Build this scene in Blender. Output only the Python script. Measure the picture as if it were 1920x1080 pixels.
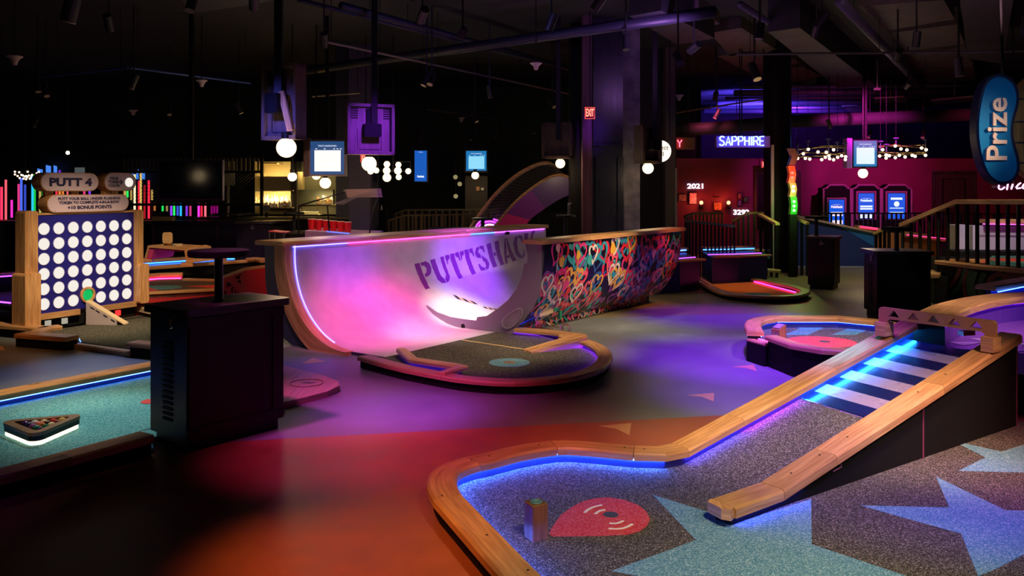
import bpy, bmesh, math, random
from mathutils import Vector, Matrix
random.seed(7)
S = bpy.context.scene
C = S.collection
for o in list(bpy.data.objects): bpy.data.objects.remove(o)
PI = math.pi
# ------------------------------------------------------------------ camera
F, HY, CZ = 1600.0, 350.0, 1.55          # focal length in pixels, horizon row, eye height
cam = bpy.data.cameras.new('camera'); co = bpy.data.objects.new('camera', cam); C.objects.link(co)
cam.sensor_width = 36; cam.lens = 36*F/1920; cam.shift_y = -(540-HY)/1920
co.location = (0, 0, CZ); co.rotation_euler = (PI/2, 0, 0); cam.clip_end = 200
S.camera = co
def W(px, py, z=0.0):
    d = (CZ-z)*F/(py-HY); return Vector(((px-960)*d/F, d, z))
def D(px, py, d): return Vector(((px-960)*d/F, d, CZ-(py-HY)*d/F))
def ray(px, py): return Vector(((px-960)/F, 1.0, -(py-HY)/F))
def hitplane(px, py, P, n):
    r = ray(px, py); o = Vector((0, 0, CZ)); return o + r*((P-o).dot(n)/r.dot(n))
# ------------------------------------------------------------------ world / exposure
w = bpy.data.worlds.new('world'); S.world = w; w.use_nodes = True
w.node_tree.nodes['Background'].inputs[0].default_value = (0.25, 0.28, 0.6, 1)
w.node_tree.nodes['Background'].inputs[1].default_value = 0.0
S.view_settings.view_transform = 'Standard'; S.view_settings.look = 'None'
S.view_settings.exposure = 0.0; S.view_settings.gamma = 1.0; S.view_settings.use_curve_mapping = False
# ------------------------------------------------------------------ gelled spotlights hanging from the ceiling, with a few added fill spots
WARM=(1,.72,.42); PINK=(1,.07,.45); MAG=(1,.03,.75); VIO=(.30,.04,1); BLU=(.08,.08,1); ORG=(1,.3,.06); WHT=(1,.86,.7); OLV=(.85,.8,.45); RED=(1,.06,.12); COOL=(.45,.75,1)
SPOT_HEADS = []
def spot(src, tgt, col, power, deg, blend=1.0, size=.12, head=True):
    l = bpy.data.lights.new('spot_lamp', 'SPOT'); l.energy = power*1.8; l.color = col
    l.spot_size = math.radians(deg); l.spot_blend = blend; l.shadow_soft_size = size
    o = bpy.data.objects.new('spot_lamp', l); C.objects.link(o); o.location = src
    dv = (Vector(tgt)-Vector(src)); o.rotation_euler = dv.to_track_quat('-Z', 'Y').to_euler()
    if head: SPOT_HEADS.append((Vector(src), dv.normalized()))
# halfpipe
spot((-.7, 6.6, 3.3), (-1.4, 8.65, .05), PINK, 560, 28)
spot((-1.8, 5.6, 3.3), (-1.95, 8.1, .3), (1,.5,.62), 90, 24)
spot((-.3, 7.2, 3.3), (-1.0, 9.15, .05), PINK, 560, 26)
spot((-1.0, 8.2, 3.3), (-2.0, 9.2, .45), (.25,.08,1), 300, 26)
spot((.4, 9.8, 3.3), (-.75, 10.6, .3), VIO, 620, 30)
spot((-.6, 7.6, 3.3), (-.5, 9.7, .05), WHT, 1100, 17)
spot((.8, 8.6, 3.3), (-1.0, 10.0, .85), (.95,.75,.85), 55, 44)
# floor pools
spot((-2.2, 4.6, 3.3), (-1.0, 6.0, 0), (.85,.07,.55), 360, 34)
spot((-1.6, 3.9, 3.3), (-.95, 5.05, 0), PINK, 120, 30)
spot((-.2, 4.8, 3.3), (-.75, 5.9, 0), VIO, 260, 22)
spot((-1.6, 7.4, 3.3), (-1.75, 7.3, 0), VIO, 70, 20)
spot((1.9, 6.6, 3.3), (2.1, 7.7, 0), VIO, 800, 44)
spot((2.2, 4.9, 3.3), (2.0, 6.3, 0), VIO, 520, 34)
spot((3.0, 10.4, 3.3), (2.5, 10.2, 0), VIO, 420, 42)
spot((1.4, 7.9, 3.3), (1.5, 9.1, 0), WHT, 120, 24)
spot((1.5, 11.2, 3.3), (1.5, 10.4, 0), OLV, 60, 30)
spot((5.2, 11.0, 3.3), (5.3, 12.0, 0), OLV, 100, 34)
spot((1.8, 5.2, 3.3), (1.5, 6.9, 0), WARM, 50, 24)
spot((-1.5, 2.2, 3.3), (-.62, 3.55, 0), ORG, 270, 25)
spot((-.5, 3.0, 3.3), (-.2, 5.1, 0), RED, 170, 34)
spot((.2, 3.6, 3.3), (.6, 5.2, 0), ORG, 70, 24)
spot((-2.6, 3.2, 3.3), (-2.8, 3.9, 0), VIO, 10, 26)
# foreground course
spot((1.2, 1.6, 3.3), (.85, 3.5, 0), WARM, 240, 44)
spot((1.0, 7.2, 3.3), (2.18, 5.75, .3), (.02,.55,1), 1100, 13)  # added cyan spot that tints the striped slope
spot((1.6, 3.2, 3.3), (2.25, 4.75, .35), WARM, 230, 22)
spot((.6, 3.4, 3.3), (1.2, 5.0, .2), WARM, 150, 22)
spot((.9, 2.6, 3.3), (1.5, 4.9, .3), WARM, 270, 30)
spot((3.2, 2.6, 3.3), (2.3, 4.9, .4), WARM, 300, 32)
spot((3.6, 2.4, 3.3), (2.9, 4.6, 0), (1,.22,.3), 300, 30)
spot((3.0, 1.6, 3.3), (1.9, 3.2, 0), WHT, 130, 44)
spot((2.2, 3.0, 3.3), (1.95, 4.25, 0), VIO, 230, 34)
spot((4.4, 4.0, 3.3), (4.3, 6.2, .5), VIO, 110, 44)
spot((4.4, 4.6, 3.3), (3.5, 6.8, .6), WARM, 300, 32)
# hexagonal course, billiard course, token board
spot((3.0, 5.4, 3.3), (2.9, 7.6, .2), WARM, 430, 30)
spot((-3.1, 6.9, 3.3), (-2.7, 5.65, 0), (.85,.92,.8), 230, 28)
spot((-3.4, 3.4, 3.3), (-2.65, 4.85, .1), WARM, 60, 15)
spot((-4.4, 4.4, 3.3), (-3.3, 6.4, 0), WARM, 300, 28)
spot((-3.0, 7.0, 3.3), (-4.5, 9.3, .5), WARM, 430, 36)
spot((-3.2, 7.2, 3.3), (-3.9, 8.9, 0), OLV, 130, 26)
spot((-3.3, 8.7, 3.3), (-3.6, 7.2, 0), (.42,.48,1), 150, 28)
spot((-5.2, 6.0, 3.3), (-4.9, 7.8, 0), ORG, 70, 26)
# mural, counters, far courses
spot((2.6, 7.7, 3.3), (1.05, 9.6, .5), WARM, 300, 28)
spot((6.2, 6.6, 3.1), (1.25, 9.4, .35), WARM, 520, 24)  # added low spot, stands in for light bounced off the floor
spot((-.2, 6.9, 3.3), (-.72, 8.75, .03), WHT, 240, 20)
spot((3.4, 9.6, 3.3), (1.95, 11.0, .6), ORG, 170, 18)
spot((-2.6, 8.6, 3.3), (-3.4, 11.5, .3), ORG, 170, 40)
spot((-4.6, 9.8, 3.3), (-5.0, 12.3, .5), WARM, 150, 36)
spot((3.6, 10.2, 3.3), (3.4, 12.8, .1), ORG, 170, 20)
spot((1.0, 6.6, 3.3), (.4, 8.2, .1), WARM, 260, 32)
spot((.3, 5.6, 3.3), (-.45, 7.8, 0), WARM, 230, 30)
spot((6.6, 9.0, 3.3), (6.4, 11.6, .8), WARM, 170, 40)
spot((5.4, 12.0, 3.3), (6.4, 16.2, .6), (.5,.65,1), 150, 34)
spot((7.0, 11.0, 3.3), (7.2, 13.2, .7), (.9,.75,.85), 170, 40)
spot((7.0, 15.2, 3.3), (7.4, 19.6, 1.8), (1,.03,.55), 620, 60)
spot((9.6, 15.0, 3.2), (9.8, 19.4, 1.6), (1,.05,.2), 120, 60)
spot((3.9, 16.4, 3.2), (4.3, 19.4, 1.4), (1,.1,.25), 50, 56)
spot((6.2, 23.5, 3.0), (6.6, 24.5, 4.2), (.12,.06,1), 700, 140)  # added uplight imitating the neon sign's blue glow on the far ceiling
spot((8.5, 25.5, 3.2), (8.6, 26, 4.2), VIO, 300, 140)  # second added uplight, violet, for the same ceiling glow
spot((4.6, 7.6, 3.1), (5.0, 8.2, 4.1), (.9,.45,.55), 75, 140)
spot((2.0, 10.5, 3.2), (1.8, 11.5, 4.1), (.5,.2,.8), 26, 140)
spot((-.5, 9.0, 3.2), (-.3, 11.5, 4.1), (.2,.2,.9), 16, 140)
spot((-1.0, 9.2, 3.3), (-1.75, 11.1, 2.15), VIO, 420, 30)
spot((-2.9, 6.5, 3.1), (-2.3, 8.2, 2.1), (.12,.12,1), 260, 26)
spot((2.3, 11.2, 3.3), (1.35, 13.1, 2.5), VIO, 120, 16)
spot((4.2, 5.2, 3.3), (4.55, 8.0, 2.1), (.75,.85,1), 40, 26)  # added front spot to brighten the Prize sign
# ------------------------------------------------------------------ materials
def new_mat(name):
    m = bpy.data.materials.new(name); m.use_nodes = True
    return m, m.node_tree, m.node_tree.nodes['Principled BSDF']
_M = {}
def mat(name, col, rough=.5, metal=0.0, emit=None, es=0.0, alpha=1.0, spec=.5):
    if name in _M: return _M[name]
    m, t, b = new_mat(name)
    b.inputs['Base Color'].default_value = (*col, 1); b.inputs['Roughness'].default_value = rough
    b.inputs['Metallic'].default_value = metal; b.inputs['Alpha'].default_value = alpha
    b.inputs['Specular IOR Level'].default_value = spec
    if emit: b.inputs['Emission Color'].default_value = (*emit, 1); b.inputs['Emission Strength'].default_value = es
    _M[name] = m
    n = t.nodes.new('ShaderNodeTexNoise'); n.inputs['Scale'].default_value = 9
    mr = t.nodes.new('ShaderNodeMapRange'); mr.inputs['To Min'].default_value = rough*.85; mr.inputs['To Max'].default_value = min(1, rough*1.15)
    t.links.new(n.outputs['Fac'], mr.inputs['Value']); t.links.new(mr.outputs['Result'], b.inputs['Roughness'])
    return m
def glow(name, col, s): return mat(name, (0, 0, 0), .5, 0, col, s)
def wood(name, c1, c2, rough=.42, sc=(3, 45)):
    if name in _M: return _M[name]
    m, t, b = new_mat(name); N = t.nodes; L = t.links
    uv = N.new('ShaderNodeUVMap'); uv.uv_map = 'UVMap'
    mp = N.new('ShaderNodeMapping'); mp.inputs['Scale'].default_value = (sc[0], sc[1], 1)
    oi = N.new('ShaderNodeObjectInfo'); cx = N.new('ShaderNodeCombineXYZ')
    mu = N.new('ShaderNodeMath'); mu.operation = 'MULTIPLY'; mu.inputs[1].default_value = 37
    L.new(oi.outputs['Random'], mu.inputs[0]); L.new(mu.outputs[0], cx.inputs[0]); L.new(mu.outputs[0], cx.inputs[1])
    L.new(cx.outputs[0], mp.inputs['Location'])
    n = N.new('ShaderNodeTexNoise'); n.inputs['Scale'].default_value = 1.0; n.inputs['Detail'].default_value = 5; n.inputs['Distortion'].default_value = .6
    L.new(uv.outputs[0], mp.inputs[0]); L.new(mp.outputs[0], n.inputs[0])
    r = N.new('ShaderNodeValToRGB'); r.color_ramp.elements[0].position = .33; r.color_ramp.elements[1].position = .68
    r.color_ramp.elements[0].color = (*c1, 1); r.color_ramp.elements[1].color = (*c2, 1)
    L.new(n.outputs['Fac'], r.inputs[0])
    hs = N.new('ShaderNodeHueSaturation'); mr = N.new('ShaderNodeMapRange'); mr.inputs['To Min'].default_value = .8; mr.inputs['To Max'].default_value = 1.15
    L.new(oi.outputs['Random'], mr.inputs['Value']); L.new(mr.outputs['Result'], hs.inputs['Value']); L.new(r.outputs[0], hs.inputs['Color'])
    L.new(hs.outputs[0], b.inputs['Base Color']); b.inputs['Roughness'].default_value = rough
    if max(c2) < .09: b.inputs['Specular IOR Level'].default_value = .22
    _M[name] = m; return m
def turf(name, dark, light, thr=.55):
    if name in _M: return _M[name]
    m, t, b = new_mat(name); N = t.nodes; L = t.links
    g = N.new('ShaderNodeNewGeometry'); v = N.new('ShaderNodeTexVoronoi'); v.inputs['Scale'].default_value = 230
    L.new(g.outputs['Position'], v.inputs['Vector'])
    sep = N.new('ShaderNodeSeparateColor'); L.new(v.outputs['Color'], sep.inputs[0])
    r = N.new('ShaderNodeValToRGB'); r.color_ramp.interpolation = 'LINEAR'
    r.color_ramp.elements[0].position = .25; r.color_ramp.elements[0].color = (*dark, 1)
    r.color_ramp.elements[1].position = 1.0; r.color_ramp.elements[1].color = (*light, 1)
    mid = r.color_ramp.elements.new(thr+.1); mid.color = (*[a*.72+c*.28 for a, c in zip(dark, light)], 1)
    L.new(sep.outputs[0], r.inputs[0]); L.new(r.outputs[0], b.inputs['Base Color'])
    b.inputs['Roughness'].default_value = .95; b.inputs['Specular IOR Level'].default_value = .1
    bp = N.new('ShaderNodeBump'); bp.inputs['Strength'].default_value = .5; bp.inputs['Distance'].default_value = .004
    L.new(v.outputs['Distance'], bp.inputs['Height']); L.new(bp.outputs[0], b.inputs['Normal'])
    _M[name] = m; return m
def cloudy(name, c1, c2, scale=3.0, rough=.6, p=(.35, .7)):
    if name in _M: return _M[name]
    m, t, b = new_mat(name); N = t.nodes; L = t.links
    g = N.new('ShaderNodeNewGeometry'); n = N.new('ShaderNodeTexNoise'); n.inputs['Scale'].default_value = scale; n.inputs['Detail'].default_value = 6
    L.new(g.outputs['Position'], n.inputs[0])
    r = N.new('ShaderNodeValToRGB'); r.color_ramp.elements[0].position = p[0]; r.color_ramp.elements[1].position = p[1]
    r.color_ramp.elements[0].color = (*c1, 1); r.color_ramp.elements[1].color = (*c2, 1)
    L.new(n.outputs['Fac'], r.inputs[0]); L.new(r.outputs[0], b.inputs['Base Color']); b.inputs['Roughness'].default_value = rough
    _M[name] = m; return m
OAK = wood('oak', (.44, .21, .085), (.74, .43, .20))
OAKD = wood('dark_oak', (.10, .045, .02), (.22, .10, .045))
PALE = wood('pale_birch', (.62, .46, .28), (.78, .62, .40))
BLACKW = wood('black_stained_wood', (.006, .0055, .005), (.014, .012, .010), .45, (3, 60))
BLACK = mat('black_metal', (.007, .007, .008), .4, spec=.35)
BLACKM = mat('matt_black', (.006, .006, .007), .8, spec=.2)
NAVY = mat('navy_paint', (.018, .018, .06), .5)
INNER = mat('blue_inner_wall', (.03, .03, .13), .4)
CHROME = mat('chrome', (.7, .68, .66), .2, 1)
WHITEP = mat('white_plastic', (.75, .7, .68), .4)
TURFG = turf('pepper_grey_turf', (.038, .036, .033), (.40, .37, .33), .7)
TURFB = turf('blue_turf', (.07, .25, .40), (.42, .66, .74))
TURFR = turf('red_turf', (.62, .03, .045), (.75, .22, .20))
TURFT = turf('teal_turf', (.03, .18, .24), (.30, .60, .60))
TURFO = turf('orange_turf', (.55, .18, .05), (.8, .4, .15))
TURFK = turf('charcoal_turf', (.035, .034, .03), (.34, .31, .25), .7)
GOLD = mat('brushed_gold', (.75, .5, .2), .35, .9)
LEDB = glow('led_blue', (.03, .13, 1), 330); LEDV = glow('led_violet', (.22, .03, 1), 70); LEDM = glow('led_magenta', (1, .04, .5), 9)
LEDP = glow('led_violet_line', (.3, .04, 1), 6); LEDL = glow('led_blue_visible', (.06, .16, 1), 8)
LEDC = glow('led_cyan', (.05, .6, 1), 14); LEDW = glow('led_warm_white', (1, .8, .55), 6); LEDR = glow('led_red_pink', (1, .05, .18), 16)
GLOBE = glow('globe_glass_lit', (1, .74, .42), 2.6)
# ------------------------------------------------------------------ mesh helpers
class MB:
    def __init__(s): s.v = []; s.f = []; s.mi = []; s.uv = []
    def face(s, idx, mi=0, uv=None): s.f.append(tuple(idx)); s.mi.append(mi); s.uv.append(uv)
    def poly(s, pts, mi=0):
        b = len(s.v); s.v += [Vector(p) for p in pts]; s.face(range(b, b+len(pts)), mi)
    def extr(s, pts, vec, mi=0, mi2=None):
        pts = [Vector(p) for p in pts]; vec = Vector(vec); n = len(pts); b = len(s.v)
        s.v += pts + [p+vec for p in pts]; m2 = mi if mi2 is None else mi2
        s.face(range(b, b+n), mi); s.face([b+n+i for i in range(n)][::-1], mi)
        for i in range(n):
            j = (i+1) % n; s.face((b+i, b+n+i, b+n+j, b+j), m2)
    def prism(s, pts, z0, z1, mi=0, mi2=None):
        s.extr([(p[0], p[1], z1) for p in pts], (0, 0, z0-z1), mi, mi2)
    def box(s, c, size, rz=0, mi=0, M=None):
        x, y, z = [k/2 for k in size]; c = Vector(c)
        R = M if M else Matrix.Rotation(rz, 3, 'Z')
        P = [R @ Vector((a*x, b*y, d*z))+c for d in (-1, 1) for b in (-1, 1) for a in (-1, 1)]
        b0 = len(s.v); s.v += P
        for q in ((0,2,3,1), (4,5,7,6), (0,1,5,4), (2,6,7,3), (0,4,6,2), (1,3,7,5)): s.face([b0+k for k in q], mi)
    def rbox(s, c, size, r, rz=0, mi=0, axis='Z', n=4):
        # box with rounded corners seen along axis
        x, y, z = [k/2 for k in size]; c = Vector(c); R = Matrix.Rotation(rz, 3, 'Z')
        a, b, h = {'Z': (x, y, z), 'Y': (x, z, y), 'X': (y, z, x)}[axis]
        pts = []
        for (sx, sy, a0) in ((1,1,0), (-1,1,PI/2), (-1,-1,PI), (1,-1,1.5*PI)):
            for k in range(n+1):
                t = a0+k*PI/2/n; pts.append((sx*(a-r)+r*math.cos(t), sy*(b-r)+r*math.sin(t)))
        def m3(p, q, e): return {'Z': Vector((p, q, e)), 'Y': Vector((p, e, q)), 'X': Vector((e, p, q))}[axis]
        s.extr([R @ m3(p, q, h)+c for p, q in pts], R @ m3(0, 0, -2*h), mi)
    def tube(s, path, r, n=8, mi=0, closed=False):
        path = [Vector(p) for p in path]; m = len(path); b = len(s.v); up0 = None
        for i, p in enumerate(path):
            if closed: t = path[(i+1) % m]-path[i-1]
            else: t = path[min(i+1, m-1)]-path[max(i-1, 0)]
            t.normalize()
            up = Vector((0, 0, 1)) if abs(t.z) < .95 else Vector((1, 0, 0))
            if up0 is not None and abs(t.dot(up0)) < .95: up = up0
            x = t.cross(up).normalized(); y = x.cross(t); up0 = y
            for k in range(n):
                a = 2*PI*k/n; s.v.append(p+(x*math.cos(a)+y*math.sin(a))*r)
        for i in range(m if closed else m-1):
            j = (i+1) % m
            for k in range(n):
                q = (k+1) % n; s.face((b+i*n+k, b+i*n+q, b+j*n+q, b+j*n+k), mi)
        if not closed:
            s.face([b+k for k in range(n)][::-1], mi); s.face([b+(m-1)*n+k for k in range(n)], mi)
    def lathe(s, prof, c, n=20, mi=0, M=None):
        c = Vector(c); M = M or Matrix.Identity(3); b = len(s.v); m = len(prof)
        for r, z in prof:
            for k in range(n):
                a = 2*PI*k/n; s.v.append(M @ Vector((r*math.cos(a), r*math.sin(a), z))+c)
        for i in range(m-1):
            for k in range(n):
                q = (k+1) % n; s.face((b+i*n+k, b+i*n+q, b+(i+1)*n+q, b+(i+1)*n+k), mi)
        s.face([b+k for k in range(n)][::-1], mi); s.face([b+(m-1)*n+k for k in range(n)], mi)
    def sphere(s, c, r, n=20, mi=0):
        s.lathe([(max(1e-4, r*math.sin(PI*i/(n//2))), -r*math.cos(PI*i/(n//2))) for i in range(n//2+1)], c, n, mi)
    def grid(s, fn, nu, nv, mi=0):
        b = len(s.v)
        for i in range(nu+1):
            for j in range(nv+1): s.v.append(Vector(fn(i/nu, j/nv)))
        for i in range(nu):
            for j in range(nv):
                a = b+i*(nv+1)+j; s.face((a, a+nv+1, a+nv+2, a+1), mi if not callable(mi) else mi((i+.5)/nu, (j+.5)/nv), [(i/nu, j/nv), ((i+1)/nu, j/nv), ((i+1)/nu, (j+1)/nv), (i/nu, (j+1)/nv)])
    def rail(s, path, o0, o1, th, mi=0, closed=False, ch=.012, caps=True, pre=None, post=None):
        """plank swept along a path; offsets o0<o1 to the right of travel; path z is the top; th the thickness"""
        path = [Vector(p) for p in path]; m = len(path); b = len(s.v); u = 0; us = []
        sec = [(o0, -th), (o0, -ch), (o0+ch, 0), (o1-ch, 0), (o1, -ch), (o1, -th)]
        for i, p in enumerate(path):
            pv = path[i-1] if (i > 0 or closed) else pre; nx = path[(i+1) % m] if (i < m-1 or closed) else post
            ds = []
            if pv is not None: ds.append(((p-pv).to_2d()).normalized())
            if nx is not None: ds.append(((nx-p).to_2d()).normalized())
            rn = [Vector((d.y, -d.x)) for d in ds]
            nrm = rn[0] if len(rn) == 1 else (rn[0]+rn[1]).normalized()
            k = 1.0 if len(rn) == 1 else 1/max(.5, nrm.dot(rn[0]))
            if i > 0: u += (p-path[i-1]).length
            us.append(u)
            for (o, dz) in sec: s.v.append(p+Vector((nrm.x*o*k, nrm.y*o*k, dz)))
        q = len(sec); vs = [0, .04, .05, .05+abs(o1-o0), .06+abs(o1-o0), .1+abs(o1-o0), .2+abs(o1-o0)]
        for i in range(m if closed else m-1):
            j = (i+1) % m; uj = us[j] if j else us[-1]+.3
            for k in range(q):
                l = (k+1) % q
                s.face((b+i*q+k, b+j*q+k, b+j*q+l, b+i*q+l), mi, [(us[i], vs[k]), (uj, vs[k]), (uj, vs[k+1]), (us[i], vs[k+1])])
        if not closed and caps:
            s.face([b+k for k in range(q)], mi); s.face([b+(m-1)*q+k for k in range(q)][::-1], mi)
    def build(s, name, mats, parent=None, label=None, smooth=False, org=None, recalc=True, **kw):
        if not isinstance(mats, (list, tuple)): mats = [mats]
        if parent is None:
            xs = [p.x for p in s.v]; ys = [p.y for p in s.v]; zs = [p.z for p in s.v]
            o0 = Vector(((min(xs)+max(xs))/2, (min(ys)+max(ys))/2, min(zs))) if org is None else Vector(org)
        else: o0 = ORG[parent.name]
        me = bpy.data.meshes.new(name); me.from_pydata([p-o0 for p in s.v], [], s.f)
        for m in mats: me.materials.append(m)
        for p, k in zip(me.polygons, s.mi): p.material_index = k; p.use_smooth = smooth
        uvl = me.uv_layers.new(name='UVMap')
        ext = [max(p[k] for p in s.v)-min(p[k] for p in s.v) for k in range(3)]
        la = ext.index(max(ext)); nrmf = {}
        for p, uv in zip(me.polygons, s.uv):
            if uv is None:
                nm = p.normal; ax = max(range(3), key=lambda k: abs(nm[k])); ot = [k for k in range(3) if k != ax]
                if ot[1] == la: ot = ot[::-1]
                for li in p.loop_indices:
                    cc = me.vertices[me.loops[li].vertex_index].co; uvl.data[li].uv = (cc[ot[0]], cc[ot[1]])
            else:
                for li, q in zip(p.loop_indices, uv): uvl.data[li].uv = q
        if recalc:
            bm = bmesh.new(); bm.from_mesh(me); bmesh.ops.recalc_face_normals(bm, faces=bm.faces); bm.to_mesh(me); bm.free()
        o = bpy.data.objects.new(name, me); C.objects.link(o)
        if parent is not None: o.parent = parent
        else: o.location = o0; ORG[o.name] = o0
        if parent is not None: ORG[o.name] = o0
        if label: o['label'] = label
        for k, v_ in kw.items():
            if v_: o[k] = v_
        return o
ORG = {}
def thing(name, label, cat, loc=(0, 0, 0), group=None):
    o = bpy.data.objects.new(name, None); C.objects.link(o); o.location = loc; ORG[o.name] = Vector(loc)
    o.empty_display_size = .05; o['label'] = label; o['category'] = cat
    if group: o['group'] = group
    return o
def one(mb, name, mats, label, cat, group=None, **k):
    return mb.build(name, mats, None, label, category=cat, group=group, **k)
def struct(mb, name, mats, **k): return mb.build(name, mats, None, kind='structure', **k)
def kids(o): return [c for c in C.objects if c.parent == o]
_KID = {}
def dup(root, loc, label=None, group=None, rz=None, scale=None):
    if root.name not in _KID: _KID[root.name] = (root, kids(root), {c.name: kids(c) for c in kids(root)})
    r0, ks, sub = _KID[root.name]
    r = root.copy(); C.objects.link(r); r.location = loc; ORG[r.name] = Vector(loc)
    if label: r['label'] = label
    if group: r['group'] = group
    if rz is not None: r.rotation_euler = (0, 0, rz)
    if scale: r.scale = (scale,)*3
    for c0 in ks:
        c = c0.copy(); C.objects.link(c); c.parent = r
        for g0 in sub[c0.name]:
            g = g0.copy(); C.objects.link(g); g.parent = c
    return r
def textmesh(txt, size=1.0, bold=0.0, align='CENTER', space=1.0):
    cu = bpy.data.curves.new('t', 'FONT'); cu.body = txt; cu.size = size; cu.offset = bold; cu.align_x = align; cu.align_y = 'CENTER'; cu.space_character = space
    cu.resolution_u = 3
    o = bpy.data.objects.new('t', cu); C.objects.link(o); dg = bpy.context.evaluated_depsgraph_get()
    me = bpy.data.meshes.new_from_object(o.evaluated_get(dg))
    vs = [v.co.copy() for v in me.vertices]; fs = [tuple(p.vertices) for p in me.polygons]
    bpy.data.objects.remove(o); bpy.data.curves.remove(cu); bpy.data.meshes.remove(me)
    return vs, fs
def put_text(mb, txt, P, X, Y, size, bold=0.0, mi=0, align='CENTER', space=1.0, width=None, off=.003, fn=None, sx=1.0):
    """flat lettering at P, text direction X, up direction Y"""
    vs, fs = textmesh(txt, size, bold, align, space)
    if width and vs:
        w0 = max(v.x for v in vs)-min(v.x for v in vs); sx = width/w0
    X = Vector(X).normalized(); Y = Vector(Y).normalized(); n = X.cross(Y)
    b = len(mb.v)
    mb.v += [Vector(P)+X*v.x*sx+Y*v.y+n*off for v in vs]
    for f in fs: mb.face([b+k for k in f], mi)
def arc(c, r, a0, a1, n=10, z=0): return [Vector((c[0]+r*math.cos(math.radians(a0+(a1-a0)*i/n)), c[1]+r*math.sin(math.radians(a0+(a1-a0)*i/n)), z)) for i in range(n+1)]
def offset(path, o, closed=False):
    path = [Vector(p) for p in path]; m = len(path); out = []
    for i, p in enumerate(path):
        ds = []
        if i > 0 or closed: ds.append((p-path[i-1]).to_2d().normalized())
        if i < m-1 or closed: ds.append((path[(i+1) % m]-p).to_2d().normalized())
        rn = [Vector((d.y, -d.x)) for d in ds]; nrm = rn[0] if len(rn) == 1 else (rn[0]+rn[1]).normalized()
        k = 1 if len(rn) == 1 else 1/max(.5, nrm.dot(rn[0]))
        out.append(p+Vector((nrm.x*o*k, nrm.y*o*k, 0)))
    return out
def smooth(path, it=2, closed=False):
    path = [Vector(p) for p in path]
    for _ in range(it):
        out = [] if closed else [path[0]]
        m = len(path)
        for i in range(m if closed else m-1):
            a, b = path[i], path[(i+1) % m]; out += [a*.75+b*.25, a*.25+b*.75]
        if not closed: out.append(path[-1])
        path = out
    return path
def course(root, path, w, zt, th, wall_bot, closed=False, led=LEDB, side=1, led_r=.003, cuts=(), wallmat=None, wood_m=None, inner=None, led_drop=.003, fas=.0012):
    """wooden rim along path (outer edge), rim lies to the right (side=1), wall under it, LED strip under the inner lip"""
    wm = wood_m or OAK; n = len(path); cuts = [0]+[c for c in cuts]+[n-1]
    a, b = (0, w) if side > 0 else (-w, 0)
    fa, fb = (w-.010, w) if side > 0 else (-w, -w+.010)
    if closed:
        m = MB(); m.rail(path, a, b, th, closed=True); m.rail([p-Vector((0, 0, th)) for p in path], fa, fb, fas, closed=True, ch=.001); m.build('wood_rim', wm, root)
    else:
        for i, j in zip(cuts[:-1], cuts[1:]):
            m = MB(); seg = [Vector(p) for p in path[i:j+1]]
            pre = path[i-1] if i > 0 else None; post = path[j+1] if j < n-1 else None
            if i > 0: seg[0] = seg[0]+(seg[1]-seg[0]).normalized()*.003
            m.rail(seg, a, b, th, pre=pre, post=post); m.rail([p-Vector((0, 0, th)) for p in seg], fa, fb, fas, ch=.001, pre=pre, post=post); m.build('wood_rim', wm, root)
    m = MB(); q = [p-Vector((0, 0, th)) for p in path]
    hh = max(.01, q[0].z-wall_bot) if not callable(wall_bot) else wall_bot
    i0, i1 = (.03, w-.03) if side > 0 else (-w+.03, -.03)
    b0 = len(m.v)
    P0 = offset(q, i0, closed); P1 = offset(q, i1, closed)
    for k in range(n):
        zb = wall_bot(path[k]) if callable(wall_bot) else wall_bot
        for P in (P0[k], P1[k]): m.v += [Vector((P.x, P.y, zb)), Vector((P.x, P.y, P.z))]
    for k in range(n if closed else n-1):
        j = (k+1) % n; A = b0+4*k; B = b0+4*j
        out, inn = (0, 1) if side > 0 else (1, 0)
        m.face((A, A+1, B+1, B), out); m.face((A+2, B+2, B+3, A+3), inn); m.face((A, B, B+2, A+2), 0); m.face((A+1, A+3, B+3, B+1), 0)
    if not closed: m.face((b0, b0+2, b0+3, b0+1), 0); e = b0+4*(n-1); m.face((e, e+1, e+3, e+2), 0)
    m.build('course_wall', [wallmat or BLACKM, inner or INNER], root)
    if led:
        m = MB(); lp = offset(q, (w-.03+.006) if side > 0 else (-w+.03-.006), closed)
        m.tube([p-Vector((0, 0, led_drop)) for p in lp], led_r, 6, closed=closed); m.build('led_strip', led, root)
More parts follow.
